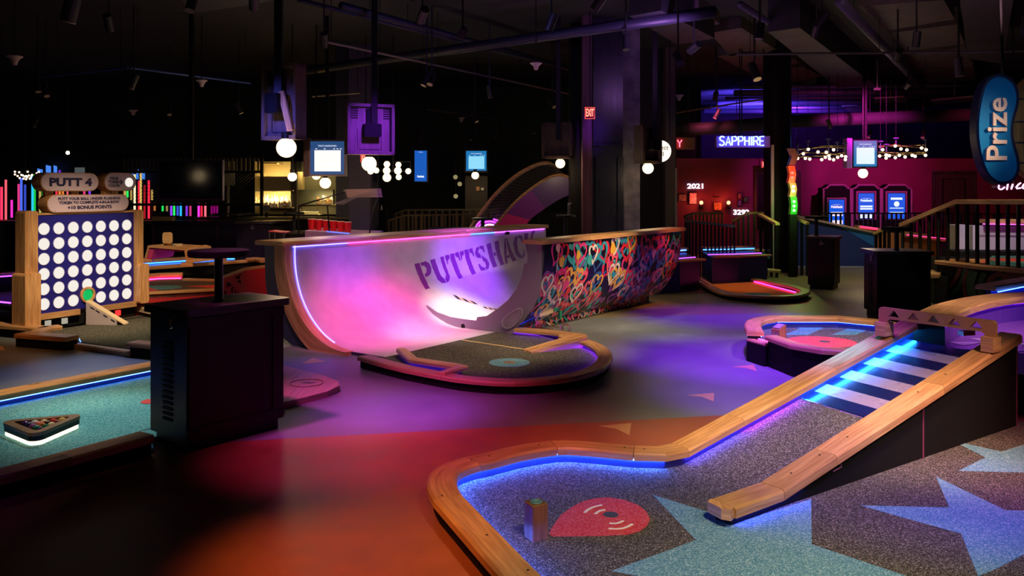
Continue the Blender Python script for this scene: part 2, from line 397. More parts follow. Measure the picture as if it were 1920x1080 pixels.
# ================================================================== SETTING
def floor_material():
    m, t, b = new_mat('vinyl_floor'); N = t.nodes; L = t.links
    g = N.new('ShaderNodeNewGeometry')
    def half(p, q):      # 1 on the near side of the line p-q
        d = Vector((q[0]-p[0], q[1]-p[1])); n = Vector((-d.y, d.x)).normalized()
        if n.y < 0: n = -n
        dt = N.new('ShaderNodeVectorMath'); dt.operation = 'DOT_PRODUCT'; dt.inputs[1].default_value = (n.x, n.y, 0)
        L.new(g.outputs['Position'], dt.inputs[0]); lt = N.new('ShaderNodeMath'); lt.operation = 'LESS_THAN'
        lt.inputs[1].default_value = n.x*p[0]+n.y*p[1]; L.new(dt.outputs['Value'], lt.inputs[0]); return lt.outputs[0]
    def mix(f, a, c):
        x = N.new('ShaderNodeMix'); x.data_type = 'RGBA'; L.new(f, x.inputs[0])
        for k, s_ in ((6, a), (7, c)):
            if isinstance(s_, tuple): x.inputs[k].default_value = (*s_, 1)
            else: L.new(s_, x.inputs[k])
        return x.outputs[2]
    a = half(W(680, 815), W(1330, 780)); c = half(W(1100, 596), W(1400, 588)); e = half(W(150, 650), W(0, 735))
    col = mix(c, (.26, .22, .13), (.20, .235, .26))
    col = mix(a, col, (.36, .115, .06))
    n = N.new('ShaderNodeTexNoise'); n.inputs['Scale'].default_value = 6; n.inputs['Detail'].default_value = 8
    L.new(g.outputs['Position'], n.inputs[0]); r = N.new('ShaderNodeMapRange'); r.inputs['To Min'].default_value = .7; r.inputs['To Max'].default_value = 1.25
    L.new(n.outputs['Fac'], r.inputs['Value']); hs = N.new('ShaderNodeHueSaturation'); L.new(col, hs.inputs['Color']); L.new(r.outputs['Result'], hs.inputs['Value'])
    L.new(hs.outputs[0], b.inputs['Base Color'])
    r2 = N.new('ShaderNodeMapRange'); r2.inputs['To Min'].default_value = .34; r2.inputs['To Max'].default_value = .56
    L.new(n.outputs['Fac'], r2.inputs['Value']); L.new(r2.outputs['Result'], b.inputs['Roughness'])
    n2 = N.new('ShaderNodeTexNoise'); n2.inputs['Scale'].default_value = 90; L.new(g.outputs['Position'], n2.inputs[0])
    bp = N.new('ShaderNodeBump'); bp.inputs['Strength'].default_value = .12; bp.inputs['Distance'].default_value = .004
    L.new(n2.outputs['Fac'], bp.inputs['Height']); L.new(bp.outputs[0], b.inputs['Normal'])
    return m
m = MB(); m.box((0, 13.5, -.05), (32, 33, .1)); struct(m, 'floor', floor_material())
CEIL = 4.2
m = MB(); m.box((0, 13.5, CEIL+.05), (32, 33, .1)); struct(m, 'ceiling', mat('black_ceiling', (.02, .021, .03), .8))
MAROON = cloudy('maroon_plaster', (.10, .010, .035), (.13, .014, .045), 2, .6)
m = MB(); m.box((9.3, 19.65, 1.1), (13.4, .1, 2.2)); struct(m, 'wall_back', [MAROON, BLACKM])
m = MB(); m.box((-5.5, 22.9, 2.1), (21, .1, 4.2)); struct(m, 'wall_rear', mat('dark_green_wall', (.012, .02, .018), .7))
m = MB(); m.box((10.5, 29.8, 2.1), (11, .1, 4.2)); struct(m, 'wall_far', mat('far_black', (.02, .02, .04), .8))
m = MB(); m.box((5.0, 26.3, 2.1), (.1, 7, 4.2)); struct(m, 'wall_side', BLACKM)
m = MB(); m.box((-16, 10, 2.1), (.1, 26, 4.2)); struct(m, 'wall_left', BLACKM)
m = MB(); m.box((16, 13.5, 2.1), (.1, 33, 4.2)); struct(m, 'wall_right', BLACKM)
m = MB(); m.box((0, -3, 2.1), (32, .1, 4.2)); struct(m, 'wall_near', BLACKM)

# ================================================================== FOREGROUND COURSE
u = Vector((.815, .58, 0)).normalized(); v = Vector((-.58, .815, 0)).normalized(); SL = .205
fc = thing('putting_course', 'grey turf putting course with blue stars and wavy oak rim in the foreground', 'mini golf course', (1.2, 3.9, 0))
zr, zt = .12, .03
opx = [(1010,1160),(940,1080),(870,1000),(812,934),(801,913),(800,897),(808,880),(830,868),(863,857),(895,851),(947,838),(985,831),(1030,825),(1063,824),(1113,827),(1190,834),(1230,835),(1257,830)]
path = [W(x, y, zr) for x, y in opx]
K1 = path[-1]; Ltop = 2.40
# rising far rail
rise1 = [K1+u*L+Vector((0, 0, SL*L)) for L in (0, .45, 1.35, Ltop+.05)]
p1 = smooth(path[3:10], 1); full = path[:3]+p1+path[10:-1]+rise1
nfull = len(full)
def wb(p):
    return .0
cutsx = [3, 3+len(p1)-3, 3+len(p1)+3, nfull-5, nfull-4, nfull-3, nfull-2]
course(fc, full, .145, zt, .042, 0.0, led=None, cuts=[3, 14, len(full)-9, len(full)-6, len(full)-4, len(full)-3, len(full)-2], inner=INNER)
inr = offset(full, .145-.024)
ms_ = inr[-3].lerp(inr[-2], .62)
for seg_, lm_ in ((inr[1:-4], LEDB), (inr[-4:-2], glow('led_indigo', (.08, .06, 1), 200)), ([inr[-3], ms_], glow('led_violet_lane', (.30, .03, 1), 200)), ([ms_, inr[-2], inr[-1]], glow('cyan_fill_strip', (.01, .30, 1), 200))):
    m = MB(); m.tube([p-Vector((0, 0, .045)) for p in seg_], .003, 6); m.build('led_strip', lm_, fc)  # the uppermost cyan strip is added to tint the stripes
# near rail : flat tongue, then rising
E2 = Vector((.955, 3.86, zr)); K2 = Vector((1.24, 4.08, zr))
near = [E2, K2]+[K2+u*L+Vector((0, 0, SL*L)) for L in (.42, 1.45, Ltop)]
for i in range(len(near)-1):
    m = MB(); a_, b_ = near[i], near[i+1]
    seg = [a_+(b_-a_).normalized()*(.004 if i else 0), b_]
    m.rail(seg, -.0725, .0725, .05, pre=near[i-1] if i else None, post=near[i+2] if i+2 < len(near) else None); m.build('wood_rim', OAK, fc)
m = MB()   # rounded nose of the near rail
m.prism([E2+Vector((-.045, -.015, 0))+Vector(p) for p in ((0, .07, 0), (-.02, .035, 0), (.02, -.05, 0), (.06, -.07, 0), (.09, -.02, 0), (.05, .06, 0))], zr-.05, zr-.001); m.build('rail_nose', OAK, fc)
# body of the ramp under both rails (black side panels)
m = MB(); a0 = E2-v*.04+u*.03; pts = [a0, K2-v*.045] + [K2+u*Ltop-v*.045]
b0 = K2+u*Ltop
prof = [(0, 0), (Ltop, 0), (Ltop, zr-.05+SL*Ltop), (0, zr-.05)]
m.extr([K2-v*.045+u*x+Vector((0, 0, z-zr)) for x, z in prof], v*.10)
m.extr([E2-v*.045+Vector((0, 0, -zr)), K2-v*.045+Vector((0, 0, -zr)), K2-v*.045+Vector((0, 0, -.05)), E2-v*.045+Vector((0, 0, -.05))], v*.09)
m.build('side_panel', BLACKM, fc)
m = MB()
for L in (1.27, 2.38):
    q = K2+u*L-v*.048; m.box((q.x, q.y, (zr-.06+SL*L)/2), (.006, .006, zr-.06+SL*L), math.atan2(u.y, u.x))
m.build('panel_seam', mat('seam', (.25, .05, .12), .5), fc)
m = MB(); q = K2+u*.42-v*.05
m.tube([q+Vector((0, 0, .0)), q+u*.07+Vector((0, 0, .01)), q+u*.07+Vector((0, 0, .07)), q+u*.01+Vector((0, 0, .06))], .004, 6); m.build('cable_loop', mat('plum_cable', (.35, .12, .3), .5), fc)
m = MB(); m.tube([E2+u*.03-v*.054+Vector((0, 0, -.055)), K2-v*.054+Vector((0, 0, -.055)), K2+u*.18-v*.054+Vector((0, 0, -.02))], .003, 6); m.build('led_strip', glow('led_blue_under', (.04, .05, 1), 50), fc)
m = MB(); m.tube([K2+v*.06+u*.0+Vector((0, 0, -.06)), K2+v*.06+u*1.0+Vector((0, 0, -.06+SL*1.0))], .004, 6); m.build('led_strip', glow('led_violet_soft', (.3, .05, 1), 40), fc)
# flat turf
inn = offset(full[:nfull-3], .06)
K1i = K1-v*.10; K2c = K2
turfpoly = [p for p in inn[:-1]]
tp = [(p.x, p.y) for p in inn if True]
tp += [(K2.x+.02, K2.y)]
tp += [((K2+u*2.4).x, (K2+u*2.4).y), (4.3, 5.95), (6.2, 5.4), (6.0, 1.2), (1.0, 1.2)]
m = MB(); m.prism(tp, .005, zt); m.build('grey_turf', TURFG, fc)
# rising lane
lz = lambda L: zt+SL*max(0, L)
o1 = K1-v*.08; o2 = K2+v*.02
def lane(a, b):  # a along, b across
    return (o2+u*a).lerp(o1+u*a, b)
def lane3(a, b):
    p = lane(a, b); return Vector((p.x, p.y, lz(a)+.001))
m = MB(); m.extr([lane3(-.02, 0), lane3(1.02, 0), lane3(1.02, 1), lane3(-.02, 1)], (0, 0, -.02)); m.build('lane_turf', TURFG, fc)
L0, L1, ns = 1.03, 2.22, 9
m = MB()
for i in range(ns):
    a_, b_ = L0+(L1-L0)*i/ns, L0+(L1-L0)*(i+1)/ns
    m.extr([lane3(a_, 0), lane3(b_, 0), lane3(b_, 1), lane3(a_, 1)], (0, 0, -.012), mi=i % 2)
m.build('striped_slope', [mat('navy_gloss', (.012, .012, .11), .2), mat('silver_gloss', (.36, .28, .50), .28)], fc)
m = MB(); m.extr([lane3(1.018, 0), lane3(1.03, 0), lane3(1.03, 1), lane3(1.018, 1)], (0, 0, .006)); m.build('metal_edge', CHROME, fc)
# screws in the rims
m = MB()
for (x, y, z) in [(884,862,zr),(829,929,zr),(913,1003,zr),(990,1069,zr),(917,855,zr),(1010,834,zr),(1171,839,zr),(1208,842,zr)]:
    p = W(x, y, z); m.lathe([(.006, 0), (.005, .002)], p, 8)
for L in (.15, .38, .62, 1.3, 1.6, 2.1):
    p = K2+u*L+Vector((0, 0, SL*L)); m.lathe([(.006, 0), (.005, .003)], p, 8)
o = m.build('screws', mat('dark_screw', (.05, .03, .02), .5), fc); o['kind'] = 'stuff'
# stars and target painted into the turf
def flat(pxs, zz, z0=zt): return [W(x, y, z0+zz) for x, y in pxs]
def decal(root, name, pxs, mt, zz=.0015, z0=zt):
    m = MB(); m.prism(flat(pxs, 0, z0), z0-.001, z0+zz); return m.build(name, mt, root)
decal(fc, 'blue_star', [(1224,928),(1330,961),(1400,975),(1521,936),(1522,1021),(1710,1084),(1560,1100),(1420,1190),(1330,1105),(1147,1071),(1305,1013)], TURFB)
decal(fc, 'blue_star', [(1755,894),(1885,957),(1990,960),(1920,1040),(1870,1066),(1834,1081),(1802,1001),(1613,948),(1780,952)], TURFB)
decal(fc, 'blue_star', [(1787,827),(1878,847),(1990,812),(1940,850),(1990,888),(1797,883),(1848,858)], TURFB)
tear = [(1030,1003),(1033,993),(1052,966),(1075,950),(1095,940),(1118,935),(1142,933.5),(1170,938),(1197,948),(1212,960),(1219,974),(1213,987),(1198,997),(1175,1003),(1133,1005),(1060,1006),(1036,1006)]
decal(fc, 'red_target', tear, TURFR, .003)
m = MB(); c0 = W(1145, 966, zt); m.lathe([(.036, .001), (.036, .0036), (.030, .0036)], c0, 20); m.build('hole', mat('hole_grey', (.05, .06, .05), .8), fc)
m = MB()
for pl in ([(1096,961),(1103,954.5),(1114,949.5),(1129,946.5)], [(1116,963.5),(1121,959),(1127,956.5),(1134.5,955.5)], [(1143,980.5),(1152,981.5),(1160,980),(1169,976)], [(1141,990.5),(1160,991.5),(1173,989),(1186,982)]):
    q = [W(x, y, zt+.0045) for x, y in pl]; m = MB(); m.rail(smooth(q, 2), -.007, .007, .003, ch=.001); m.build('white_mark', mat('white_turf', (.85, .8, .7), .9), fc)
# tee block
q = W(997, 1017, zt); tb = thing('tee_block', 'small square wooden post with a gold top plate on the grey turf', 'tee marker', (q.x+.02, q.y+.04, zt))
rz = math.radians(28); c0 = q+Vector((.02, .045, 0))
m = MB(); m.rbox(c0+Vector((0, 0, .078)), (.078, .078, .15), .006, rz); m.build('post', wood('tee_oak', (.20, .07, .05), (.36, .15, .10)), tb)
m = MB(); m.box(c0+Vector((0, 0, .155)), (.07, .07, .004), rz); m.build('top_plate', GOLD, tb)
m = MB(); m.tube(arc((c0.x, c0.y), .022, 0, 360, 20, c0.z+.158)[:-1], .004, 6, closed=True); m.tube([c0+Vector((-.012, 0, .158)), c0+Vector((.01, .01, .158))], .004, 6); m.build('ring_mark', mat('plate_blue', (.08, .3, .5), .4), tb)
# gate across the lane
gt = thing('lane_gate', 'wooden board with five cut-out triangles bridging the top of the striped slope', 'lane gate', tuple(K2+u*2.05+v*.3+Vector((0, 0, .42))))
Lg = 2.07; gu = v; base = K2+u*Lg
def gp(a, z): p = base+v*a; return Vector((p.x, p.y, z))
a0_, a1_ = -.075, .69
out = [(a0_, .60), (a0_, .715), (a0_+.015, .73), (a1_-.015, .73), (a1_, .715), (a1_, .60), (a1_-.065, .60), (a1_-.065, .645), (a1_-.08, .655), (a0_+.085, .655), (a0_+.065, .645), (a0_+.065, .60)]
tri = []
for k in range(5):
    cc = a0_+.115+k*.135; tri.append([(cc-.040, .672), (cc+.040, .672), (cc+.004, .716), (cc-.004, .716)])
bm = bmesh.new(); vsb = []; eds = []
for loop in [out]+tri:
    vv = [bm.verts.new(gp(a, z)-ORG[gt.name]) for a, z in loop]
    eds += [bm.edges.new((vv[i], vv[(i+1) % len(vv)])) for i in range(len(vv))]
bmesh.ops.triangle_fill(bm, use_beauty=True, use_dissolve=False, edges=eds)
r_ = bmesh.ops.extrude_face_region(bm, geom=bm.faces[:]); bmesh.ops.translate(bm, verts=[e for e in r_['geom'] if isinstance(e, bmesh.types.BMVert)], vec=-u*.03)
bmesh.ops.recalc_face_normals(bm, faces=bm.faces)
me = bpy.data.meshes.new('board'); bm.to_mesh(me); bm.free(); me.materials.append(mat('gate_ply', (.42, .20, .09), .45)); o = bpy.data.objects.new('board', me); C.objects.link(o); o.parent = gt
for a in (a0_+.033, a1_-.033):
    m = MB(); zb = zr+SL*Lg; m.box(gp(a, (zb+.605)/2+.01)-u*.015, (.10, .075, .605-zb+.03), math.atan2(u.y, u.x)); m.build('foot_block', OAK, gt)
# ================================================================== RAISED BASIN behind the slope
bs = thing('bowl_course', 'raised round violet bowl with a thick oak rim at the top of the slope', 'mini golf course', (4.3, 6.0, 0))
rim = [(2.80, 6.02), (3.05, 6.36), (3.38, 6.74), (3.91, 7.19), (4.46, 7.44), (5.3, 7.4), (5.95, 6.9), (6.1, 6.1), (5.6, 5.3), (4.8, 5.0), (4.0, 5.1), (3.46, 5.42)]
rimz = .64
rp = smooth([Vector((x, y, rimz)) for x, y in rim], 2)
course(bs, rp, .26, .4, .05, 0.0, led=glow('led_violet_pink', (.45, .06, 1), 9), cuts=[8, 18, 28, 36], inner=mat('violet_lacquer', (.12, .04, .4), .3), led_drop=.004, fas=.001)
m = MB(); fl = offset(rp, .2); m.prism([(p.x, p.y) for p in fl], .30, .44); m.build('bowl_floor', mat('violet_gloss_floor', (.22, .08, .42), .25), bs)
m = MB(); cc = Vector((4.1, 6.0, .442))
for k, (dx, dy) in enumerate(((-.95, -.05), (-.72, .10), (-.5, -.1), (-.75, -.3))):
    p = cc+Vector((dx, dy, .001)); m.poly([p, p+u*.25-v*.02, p+u*.05+v*.13])
m.build('lilac_triangle', mat('lilac_gloss', (.6, .4, .75), .3), bs, recalc=False)
m = MB(); p = W(1812, 624, .56); m.box(p, (.10, .05, .03), .3); m.build('red_cap', mat('red_cap', (.6, .05, .05), .4), bs)
# ================================================================== HEXAGONAL RAISED COURSE
hx = thing('putting_course', 'small raised course with light-chequered turf, red target and dark curved wall beyond the slope', 'mini golf course', (3.1, 7.6, 0))
zh = .27
backp = [(1437,628),(1418,624),(1400,620),(1394,607),(1402,597),(1440,591),(1570,591),(1656,599),(1720,612)]
bp = [W(x, y, zh) for x, y in backp]; bp = [bp[2], bp[3], bp[4]]+bp[5:]
bpp = smooth(bp[:4], 1)+bp[4:]
course(hx, bpp, .15, .2, .045, 0, led=glow('led_blue_hex', (.03, .10, 1), 60), cuts=[4, 6], inner=INNER)
fp = [W(x, y, zh) for x, y in [(1760,655),(1700,658),(1600,658),(1540,655),(1480,645),(1434,629)]]
course(hx, fp, .12, .2, .04, 0, led=None, cuts=[2])
m = MB(); b1 = bpp[0]; b2 = fp[-1]; mid = (b1+b2)/2
m.extr([Vector((b1.x, b1.y, 0)), Vector((b2.x, b2.y, 0)), Vector((b2.x, b2.y, .18)), Vector((b1.x, b1.y, .18))], (.08, .05, 0)); m.build('step_wall', BLACKM, hx)
m = MB(); m.rail([Vector((b2.x, b2.y, .2)), Vector((b1.x, b1.y, .2))], 0, .07, .025); m.build('step_rail', OAK, hx)
fz = .165
hp = [(p.x, p.y) for p in offset(bpp, .05)]+[(p.x, p.y) for p in offset(fp, .05)]
m = MB(); m.prism(hp, .02, fz); m.build('grey_turf', TURFG, hx)
m = MB()
qs = [(1440,606),(1520,604),(1600,604),(1690,608)]; qe = [(1470,618),(1560,616),(1650,618),(1730,622)]; qf = [(1450,632),(1540,628),(1640,630),(1740,634)]
for a_, b_ in (((1470,606),(1500,616)), ((1560,604),(1590,615)), ((1500,616),(1470,628)), ((1590,616),(1560,628)), ((1640,606),(1670,617))):
    x, y = a_; x2, y2 = b_; m.prism([W(x, y, fz), W(x+42, y, fz), W(x2+45, y2, fz), W(x2, y2, fz)], fz, fz+.0015)
m.build('teal_check', TURFT, hx)  # chequers of coloured light put into the turf as teal pieces
m = MB(); c0 = W(1540, 641, fz); m.prism([(c0.x+.30*math.cos(a*PI/16), c0.y+.27*math.sin(a*PI/16)) for a in range(32)], fz, fz+.003); m.build('red_target', TURFR, hx)
m = MB(); m.lathe([(.05, fz+.001), (.05, fz+.004), (.04, fz+.004)], (c0.x+.03, c0.y, 0), 16); m.build('hole', mat('hole_grey', (.05,.06,.05), .8), hx)
m = MB(); m.tube([Vector((b1.x+.1, b1.y-.02, .2)), Vector((b2.x+.1, b2.y+.03, .2))], .006, 6); m.build('led_strip', LEDM, hx)
q = W(1464, 640, fz); tb2 = thing('tee_block', 'slanted dark wooden tee post at the rim of the small raised course', 'tee marker', (q.x, q.y+.05, fz))
m = MB(); c0 = q+Vector((0, .06, 0)); rz = math.radians(30)
R = Matrix.Rotation(rz, 3, 'Z'); pr = [R @ Vector((a, b, 0)) for a, b in ((-.045, -.045), (.045, -.045), (.045, .045), (-.045, .045))]
b0 = len(m.v); m.v += [c0+p for p in pr]+[c0+p+Vector((0, 0, h)) for p, h in zip(pr, (.10, .14, .14, .10))]
for f in ((0,3,2,1), (4,5,6,7), (0,1,5,4), (1,2,6,5), (2,3,7,6), (3,0,4,7)): m.face([b0+k for k in f])
m.build('post', wood('tee_oak', (.20, .07, .05), (.36, .15, .10)), tb2)
m = MB(); m.box(c0+Vector((0, 0, .128)), (.075, .075, .004), M=Matrix.Rotation(rz, 3, 'Z') @ Matrix.Rotation(-.42, 3, 'Y')); m.build('top_plate', mat('plate_violet', (.3, .2, .5), .3), tb2)

# ================================================================== HALFPIPE
P1 = Vector((-2.17, 8.36, 0)); a = Vector((.588, .809, 0)); c = Vector((.809, -.588, 0))
def H(t, s, z): return P1+c*t+a*s+Vector((0, 0, z))
R0 = .85; ZT = .97
def prof(q):    # inner wall, q arc length up from the floor tangent
    th = q/R0
    if th < PI/2: return (R0-R0*math.sin(th), R0-R0*math.cos(th)+.03)
    return (0.0, R0+.03+(q-R0*PI/2))
QM = R0*PI/2+(ZT-R0-.03)
hpipe = thing('halfpipe_course', 'large pink-lit halfpipe putting ramp with oak coping in the middle of the hall', 'mini golf ramp', tuple(H(.85, 2, 0)))
SURF = cloudy('lilac_board', (.52, .49, .53), (.60, .57, .60), 7, .45)
m = MB(); m.grid(lambda x, y: H(*(lambda tz: (tz[0], x*4.5, tz[1]))(prof(y*QM))), 24, 26)
m.grid(lambda x, y: H(.85+.47*y, x*1.68, .031), 6, 2)
m.grid(lambda x, y: H(.85, 1.66+x*2.9, .031)+Vector((0, 0, 0)), 1, 1) if False else None
m.build('left_ramp_surface', SURF, hpipe, smooth=True, recalc=False)
m = MB(); m.grid(lambda x, y: H(*(lambda tz: (1.7-tz[0], 1.66+x*3.24, tz[1]))(prof(y*QM))), 20, 26); m.build('right_ramp_surface', SURF, hpipe, smooth=True, recalc=False)
BODY = mat('slate_violet_paint', (.12, .11, .19), .45)
arcpts = [prof(QM*i/24) for i in range(25)]
bodyL = [(1.3, 0), (1.3, .025)]+[(t, z-.004) for t, z in arcpts[:1]]+[(t-.006, z-.004) for t, z in arcpts[1:]]+[(-.40, ZT), (-.385, .6), (-.32, .3), (-.15, .08), (.02, 0)]
m = MB(); m.extr([H(t, 0.0, z) for t, z in bodyL], a*4.5); m.build('left_ramp_body', mat('dark_blue_end', (.045, .05, .13), .45), hpipe)
# wood edging on the near end
m = MB(); n_ = 26
ed = [(prof(QM*i/n_)) for i in range(n_+1)]; b0 = 0
oute = []
for i, (t, z) in enumerate(ed):
    th = min(PI/2, (QM*i/n_)/R0); k = .16 if th > .5 else .16
    nt, nz = -math.sin(th), -math.cos(th); oute.append((t+nt*k, max(.0, z+nz*k)))
for (t, z), (t2, z2) in zip(ed, oute): m.v += [H(t, -.07, z+.004), H(t2, -.07, z2), H(t2, .03, z2), H(t, .03, z+.004)]
for i in range(n_):
    A = 4*i; B = A+4
    for k in range(4):
        l = (k+1) % 4; m.face((A+k, B+k, B+l, A+l), 0, [(i*.06, k*.12), (i*.06+.06, k*.12), (i*.06+.06, k*.12+.1), (i*.06, k*.12+.1)])
m.face((0, 1, 2, 3)); m.face((4*n_+3, 4*n_+2, 4*n_+1, 4*n_)); m.build('end_edging', OAK, hpipe)
m = MB(); m.tube([H(prof(QM*i/30)[0]+.012, .045, prof(QM*i/30)[1]) for i in range(6, 31)], .005, 6); m.build('led_strip', glow('led_periwinkle', (.12, .10, 1), 9), hpipe)
# coping
for (s0, s1) in ((-.1, 1.1), (1.105, 2.7), (2.705, 4.55)):
    m = MB(); m.rail([H(-.20, s0, ZT+.045), H(-.20, s1, ZT+.045)], -.22, .215, .045); m.build('coping', OAK, hpipe)
for (s0, s1) in ((1.58, 2.5), (2.505, 3.6), (3.605, 4.95)):
    m = MB(); m.rail([H(1.79, s0, ZT+.045), H(1.79, s1, ZT+.045)], -.125, .125, .045); m.build('coping', OAK, hpipe)
for (s0, s1, lm) in ((.02, .75, glow('led_periwinkle', (.12,.10,1), 9)), (.75, 2.8, LEDM), (2.8, 3.3, LEDL), (3.3, 4.45, glow('led_purple', (.5, .06, 1), 8))):
    m = MB(); m.tube([H(.012, s0, ZT-.012), H(.012, s1, ZT-.012)], .005, 6); m.build('led_strip', lm, hpipe)
m = MB(); m.box(H(.02, 3.55, ZT-.03), (.05, .05, .04), .6); m.build('sensor', BLACK, hpipe)
# right half body with mural
RO = 1.03
def outer(th): return (.85+RO*math.cos(th), .88-RO*math.sin(th))
outs = [(1.88, ZT)]+[outer(.83*i/12) for i in range(13)]
bodyR = [(1.40, 0), (.9, 0), (.9, .02)]+[(1.7-t+.006, z-.006) for t, z in arcpts[2:]]+[(1.87, ZT)]+[(t-.012, z) for t, z in outs[1:]]+[(1.40, .12)]
m = MB(); m.extr([H(t, 1.66, z) for t, z in bodyR], a*3.24); m.build('right_ramp_body', BODY, hpipe)
# dark end panel sweeping low across the pipe
Pn = H(0, 1.64, 0)
ppx = [(991,455),(991,492),(985,495),(980,520),(970,542),(955,562),(937,577),(915,592),(897,594),(895,601),(870,598),(846,594),(820,585),(801,571.5),(813,588),(840,606),(867,618.5),(897,627),(933,638),(963,645),(965,619),(983,601),(1001,578),(1012,553),(1016,521),(1017,455)]
m = MB(); m.extr([hitplane(x, y, Pn, a) for x, y in ppx], -a*.02); m.build('end_panel', mat('slate_panel', (.19, .17, .235), .42), hpipe)
def onp(x, y, off): return hitplane(x, y, Pn-a*off, a)
m = MB(); ov = [(979,580),(975,578.5),(967,580),(955,588),(945,597),(941,604),(943,612),(949,616),(957,615),(968,607),(976,598),(979,590)]
m.extr([onp(x, y, .021) for x, y in ov], -a*.012); m.build('oval_cover', mat('clear_acrylic', (.30, .27, .33), .12, alpha=.55), hpipe)
m = MB(); m.tube([onp(x, y, .033) for x, y in ov], .003, 5, closed=True); m.build('cover_edge', mat('pale_edge', (.6, .55, .6), .3), hpipe)
m = MB(); q = onp(868, 612, .022); m.lathe([(.028, 0), (.028, .004)], q, 16, M=Matrix(((a.x, c.x, 0), (a.y, c.y, 0), (0, 0, 1))) @ Matrix.Rotation(PI/2, 3, 'Y')); m.build('hole', BLACKM, hpipe)
# mural skin
COLS = [(.005,.006,.02), (.78,.66,.60), (.72,.02,.05), (.85,.12,.18), (.03,.30,.45), (.03,.12,.38), (.80,.42,.06), (.78,.05,.25), (.25,.06,.30), (.85,.5,.45), (.06,.42,.42)]
MUR = [mat('mural_%d' % i, cc_, .32) for i, cc_ in enumerate(COLS)]
QS = .09+RO*.83
def skin(s, q, off=.0):
    if q < .09: return H(1.88+off, s, ZT-q)
    th = (q-.09)/RO; return H(.85+(RO+off)*math.cos(th), s, .88-(RO+off)*math.sin(th))
def heart(fn, s0, q0, size, wd, mi, m, rot=0.0, off=.002, t0=0, t1=2*PI, smax=4.88, smin=1.66, qmax=None, asp=1.0):
    n = 30; pts = []
    for i in range(n+1):
        t = t0+(t1-t0)*i/n; x = .0625*16*math.sin(t)**3; y = .0625*(13*math.cos(t)-5*math.cos(2*t)-2*math.cos(3*t)-math.cos(4*t))
        x, y = x*asp*math.cos(rot)-y*math.sin(rot), x*asp*math.sin(rot)+y*math.cos(rot)
        pts.append(Vector((s0+x*size, q0-y*size)))
    b = len(m.v)
    qm = qmax or QS
    for i, p in enumerate(pts):
        d = pts[min(i+1, n)]-pts[max(i-1, 0)]; d = d.normalized() if d.length > 1e-6 else Vector((1, 0)); nn = Vector((-d.y, d.x))*wd/2*(1.0+.35*math.sin(i*.9+s0*7))
        for sg in (1, -1):
            x, y = (p+nn*sg); m.v.append(fn(min(smax, max(smin, x)), min(qm, max(.002, y)), off))
    for i in range(n): m.face((b+2*i, b+2*i+2, b+2*i+3, b+2*i+1), mi)
def blob(fn, s0, q0, r, mi, m, off=.0025, drip=0, smax=4.88, smin=1.66, qmax=None):
    n = 14; b = len(m.v); qm = qmax or QS
    pts = [(s0+r*(1+.18*math.sin(5*k+s0*9))*math.cos(2*PI*k/n), q0+r*1.15*(1+.15*math.cos(4*k))*math.sin(2*PI*k/n)) for k in range(n)]
    for x, y in pts: m.v.append(fn(min(smax, max(smin, x)), min(qm, max(.002, y)), off))
    m.v.append(fn(s0, min(qm, q0), off))
    for k in range(n): m.face((b+k, b+(k+1) % n, b+n), mi)
    if drip:
        b = len(m.v)
        for k in range(5):
            for sg in (-1, 1): m.v.append(fn(s0+sg*.007, min(qm, q0+drip*k/4), off))
        for k in range(4): m.face((b+2*k, b+2*k+1, b+2*k+3, b+2*k+2), mi)
rnd = random.Random(11)
m = MB(); m.grid(lambda x, y: skin(1.665+x*3.225, y*QS), 24, 20)
k = 0
for layer, (num, cols) in enumerate(((70, [4, 5, 8, 2, 5, 4, 10, 8]), (42, [4, 10, 3, 7, 2, 5, 9]), (26, [2, 3, 6, 7, 1, 4, 6]))):
    for i in range(num):
        s0 = 1.7+3.15*((i*.618034+layer*.37) % 1); q0 = .06+(QS-.1)*rnd.random(); k += 1
        heart(skin, s0, q0, rnd.uniform(.09, .145), rnd.uniform(.026, .042), rnd.choice(cols), m, rnd.uniform(-.5, .5), .0012+.00002*k, asp=rnd.uniform(.7, 1.0))
for (s0, q0, mi, sz) in ((2.1, .47, 6, .12), (2.62, .15, 1, .10), (2.45, .60, 1, .12), (2.82, .52, 6, .13), (3.15, .42, 1, .13), (3.35, .5, 6, .12), (1.78, .42, 1, .11), (3.05, .30, 3, .12), (2.0, .38, 7, .11), (2.1, .74, 1, .12), (3.9, .5, 1, .10), (2.0, .10, 2, .11)):
    k += 1; heart(skin, s0, q0, sz*1.1, .026, mi, m, rnd.uniform(-.3, .3), .004+.00002*k, asp=.8)
for (s0, q0, r, mi, dr) in ((1.98, .20, .05, 6, 0), (2.3, .15, .045, 6, .25), (2.15, .47, .06, 7, .15), (3.05, .12, .06, 6, 0), (2.55, .22, .05, 10, .1), (2.25, .55, .05, 2, .2), (3.5, .3, .05, 3, .1), (1.9, .05, .04, 9, .25), (4.1, .25, .05, 9, .1)):
    k += 1; blob(skin, s0, q0, r, mi, m, .0065+.00002*k, dr)
m.build('heart_mural', MUR, hpipe, smooth=False, recalc=False)
def plinth(s, q, off=0): return H(1.402+off, s, max(.002, .135-q))
m = MB(); m.grid(lambda x, y: plinth(1.9+x*3.0, y*.134), 2, 1)
for i in range(60):
    heart(plinth, 1.95+2.9*((i*.618034) % 1), rnd.uniform(.02, .12), rnd.uniform(.04, .08), .02, rnd.choice([1, 2, 3, 4, 5, 6, 7, 9, 10]), m, rnd.uniform(-.5, .5), .001+.00003*i, smin=1.9, smax=4.9, qmax=.133)
m.build('mural_plinth', MUR, hpipe, recalc=False)
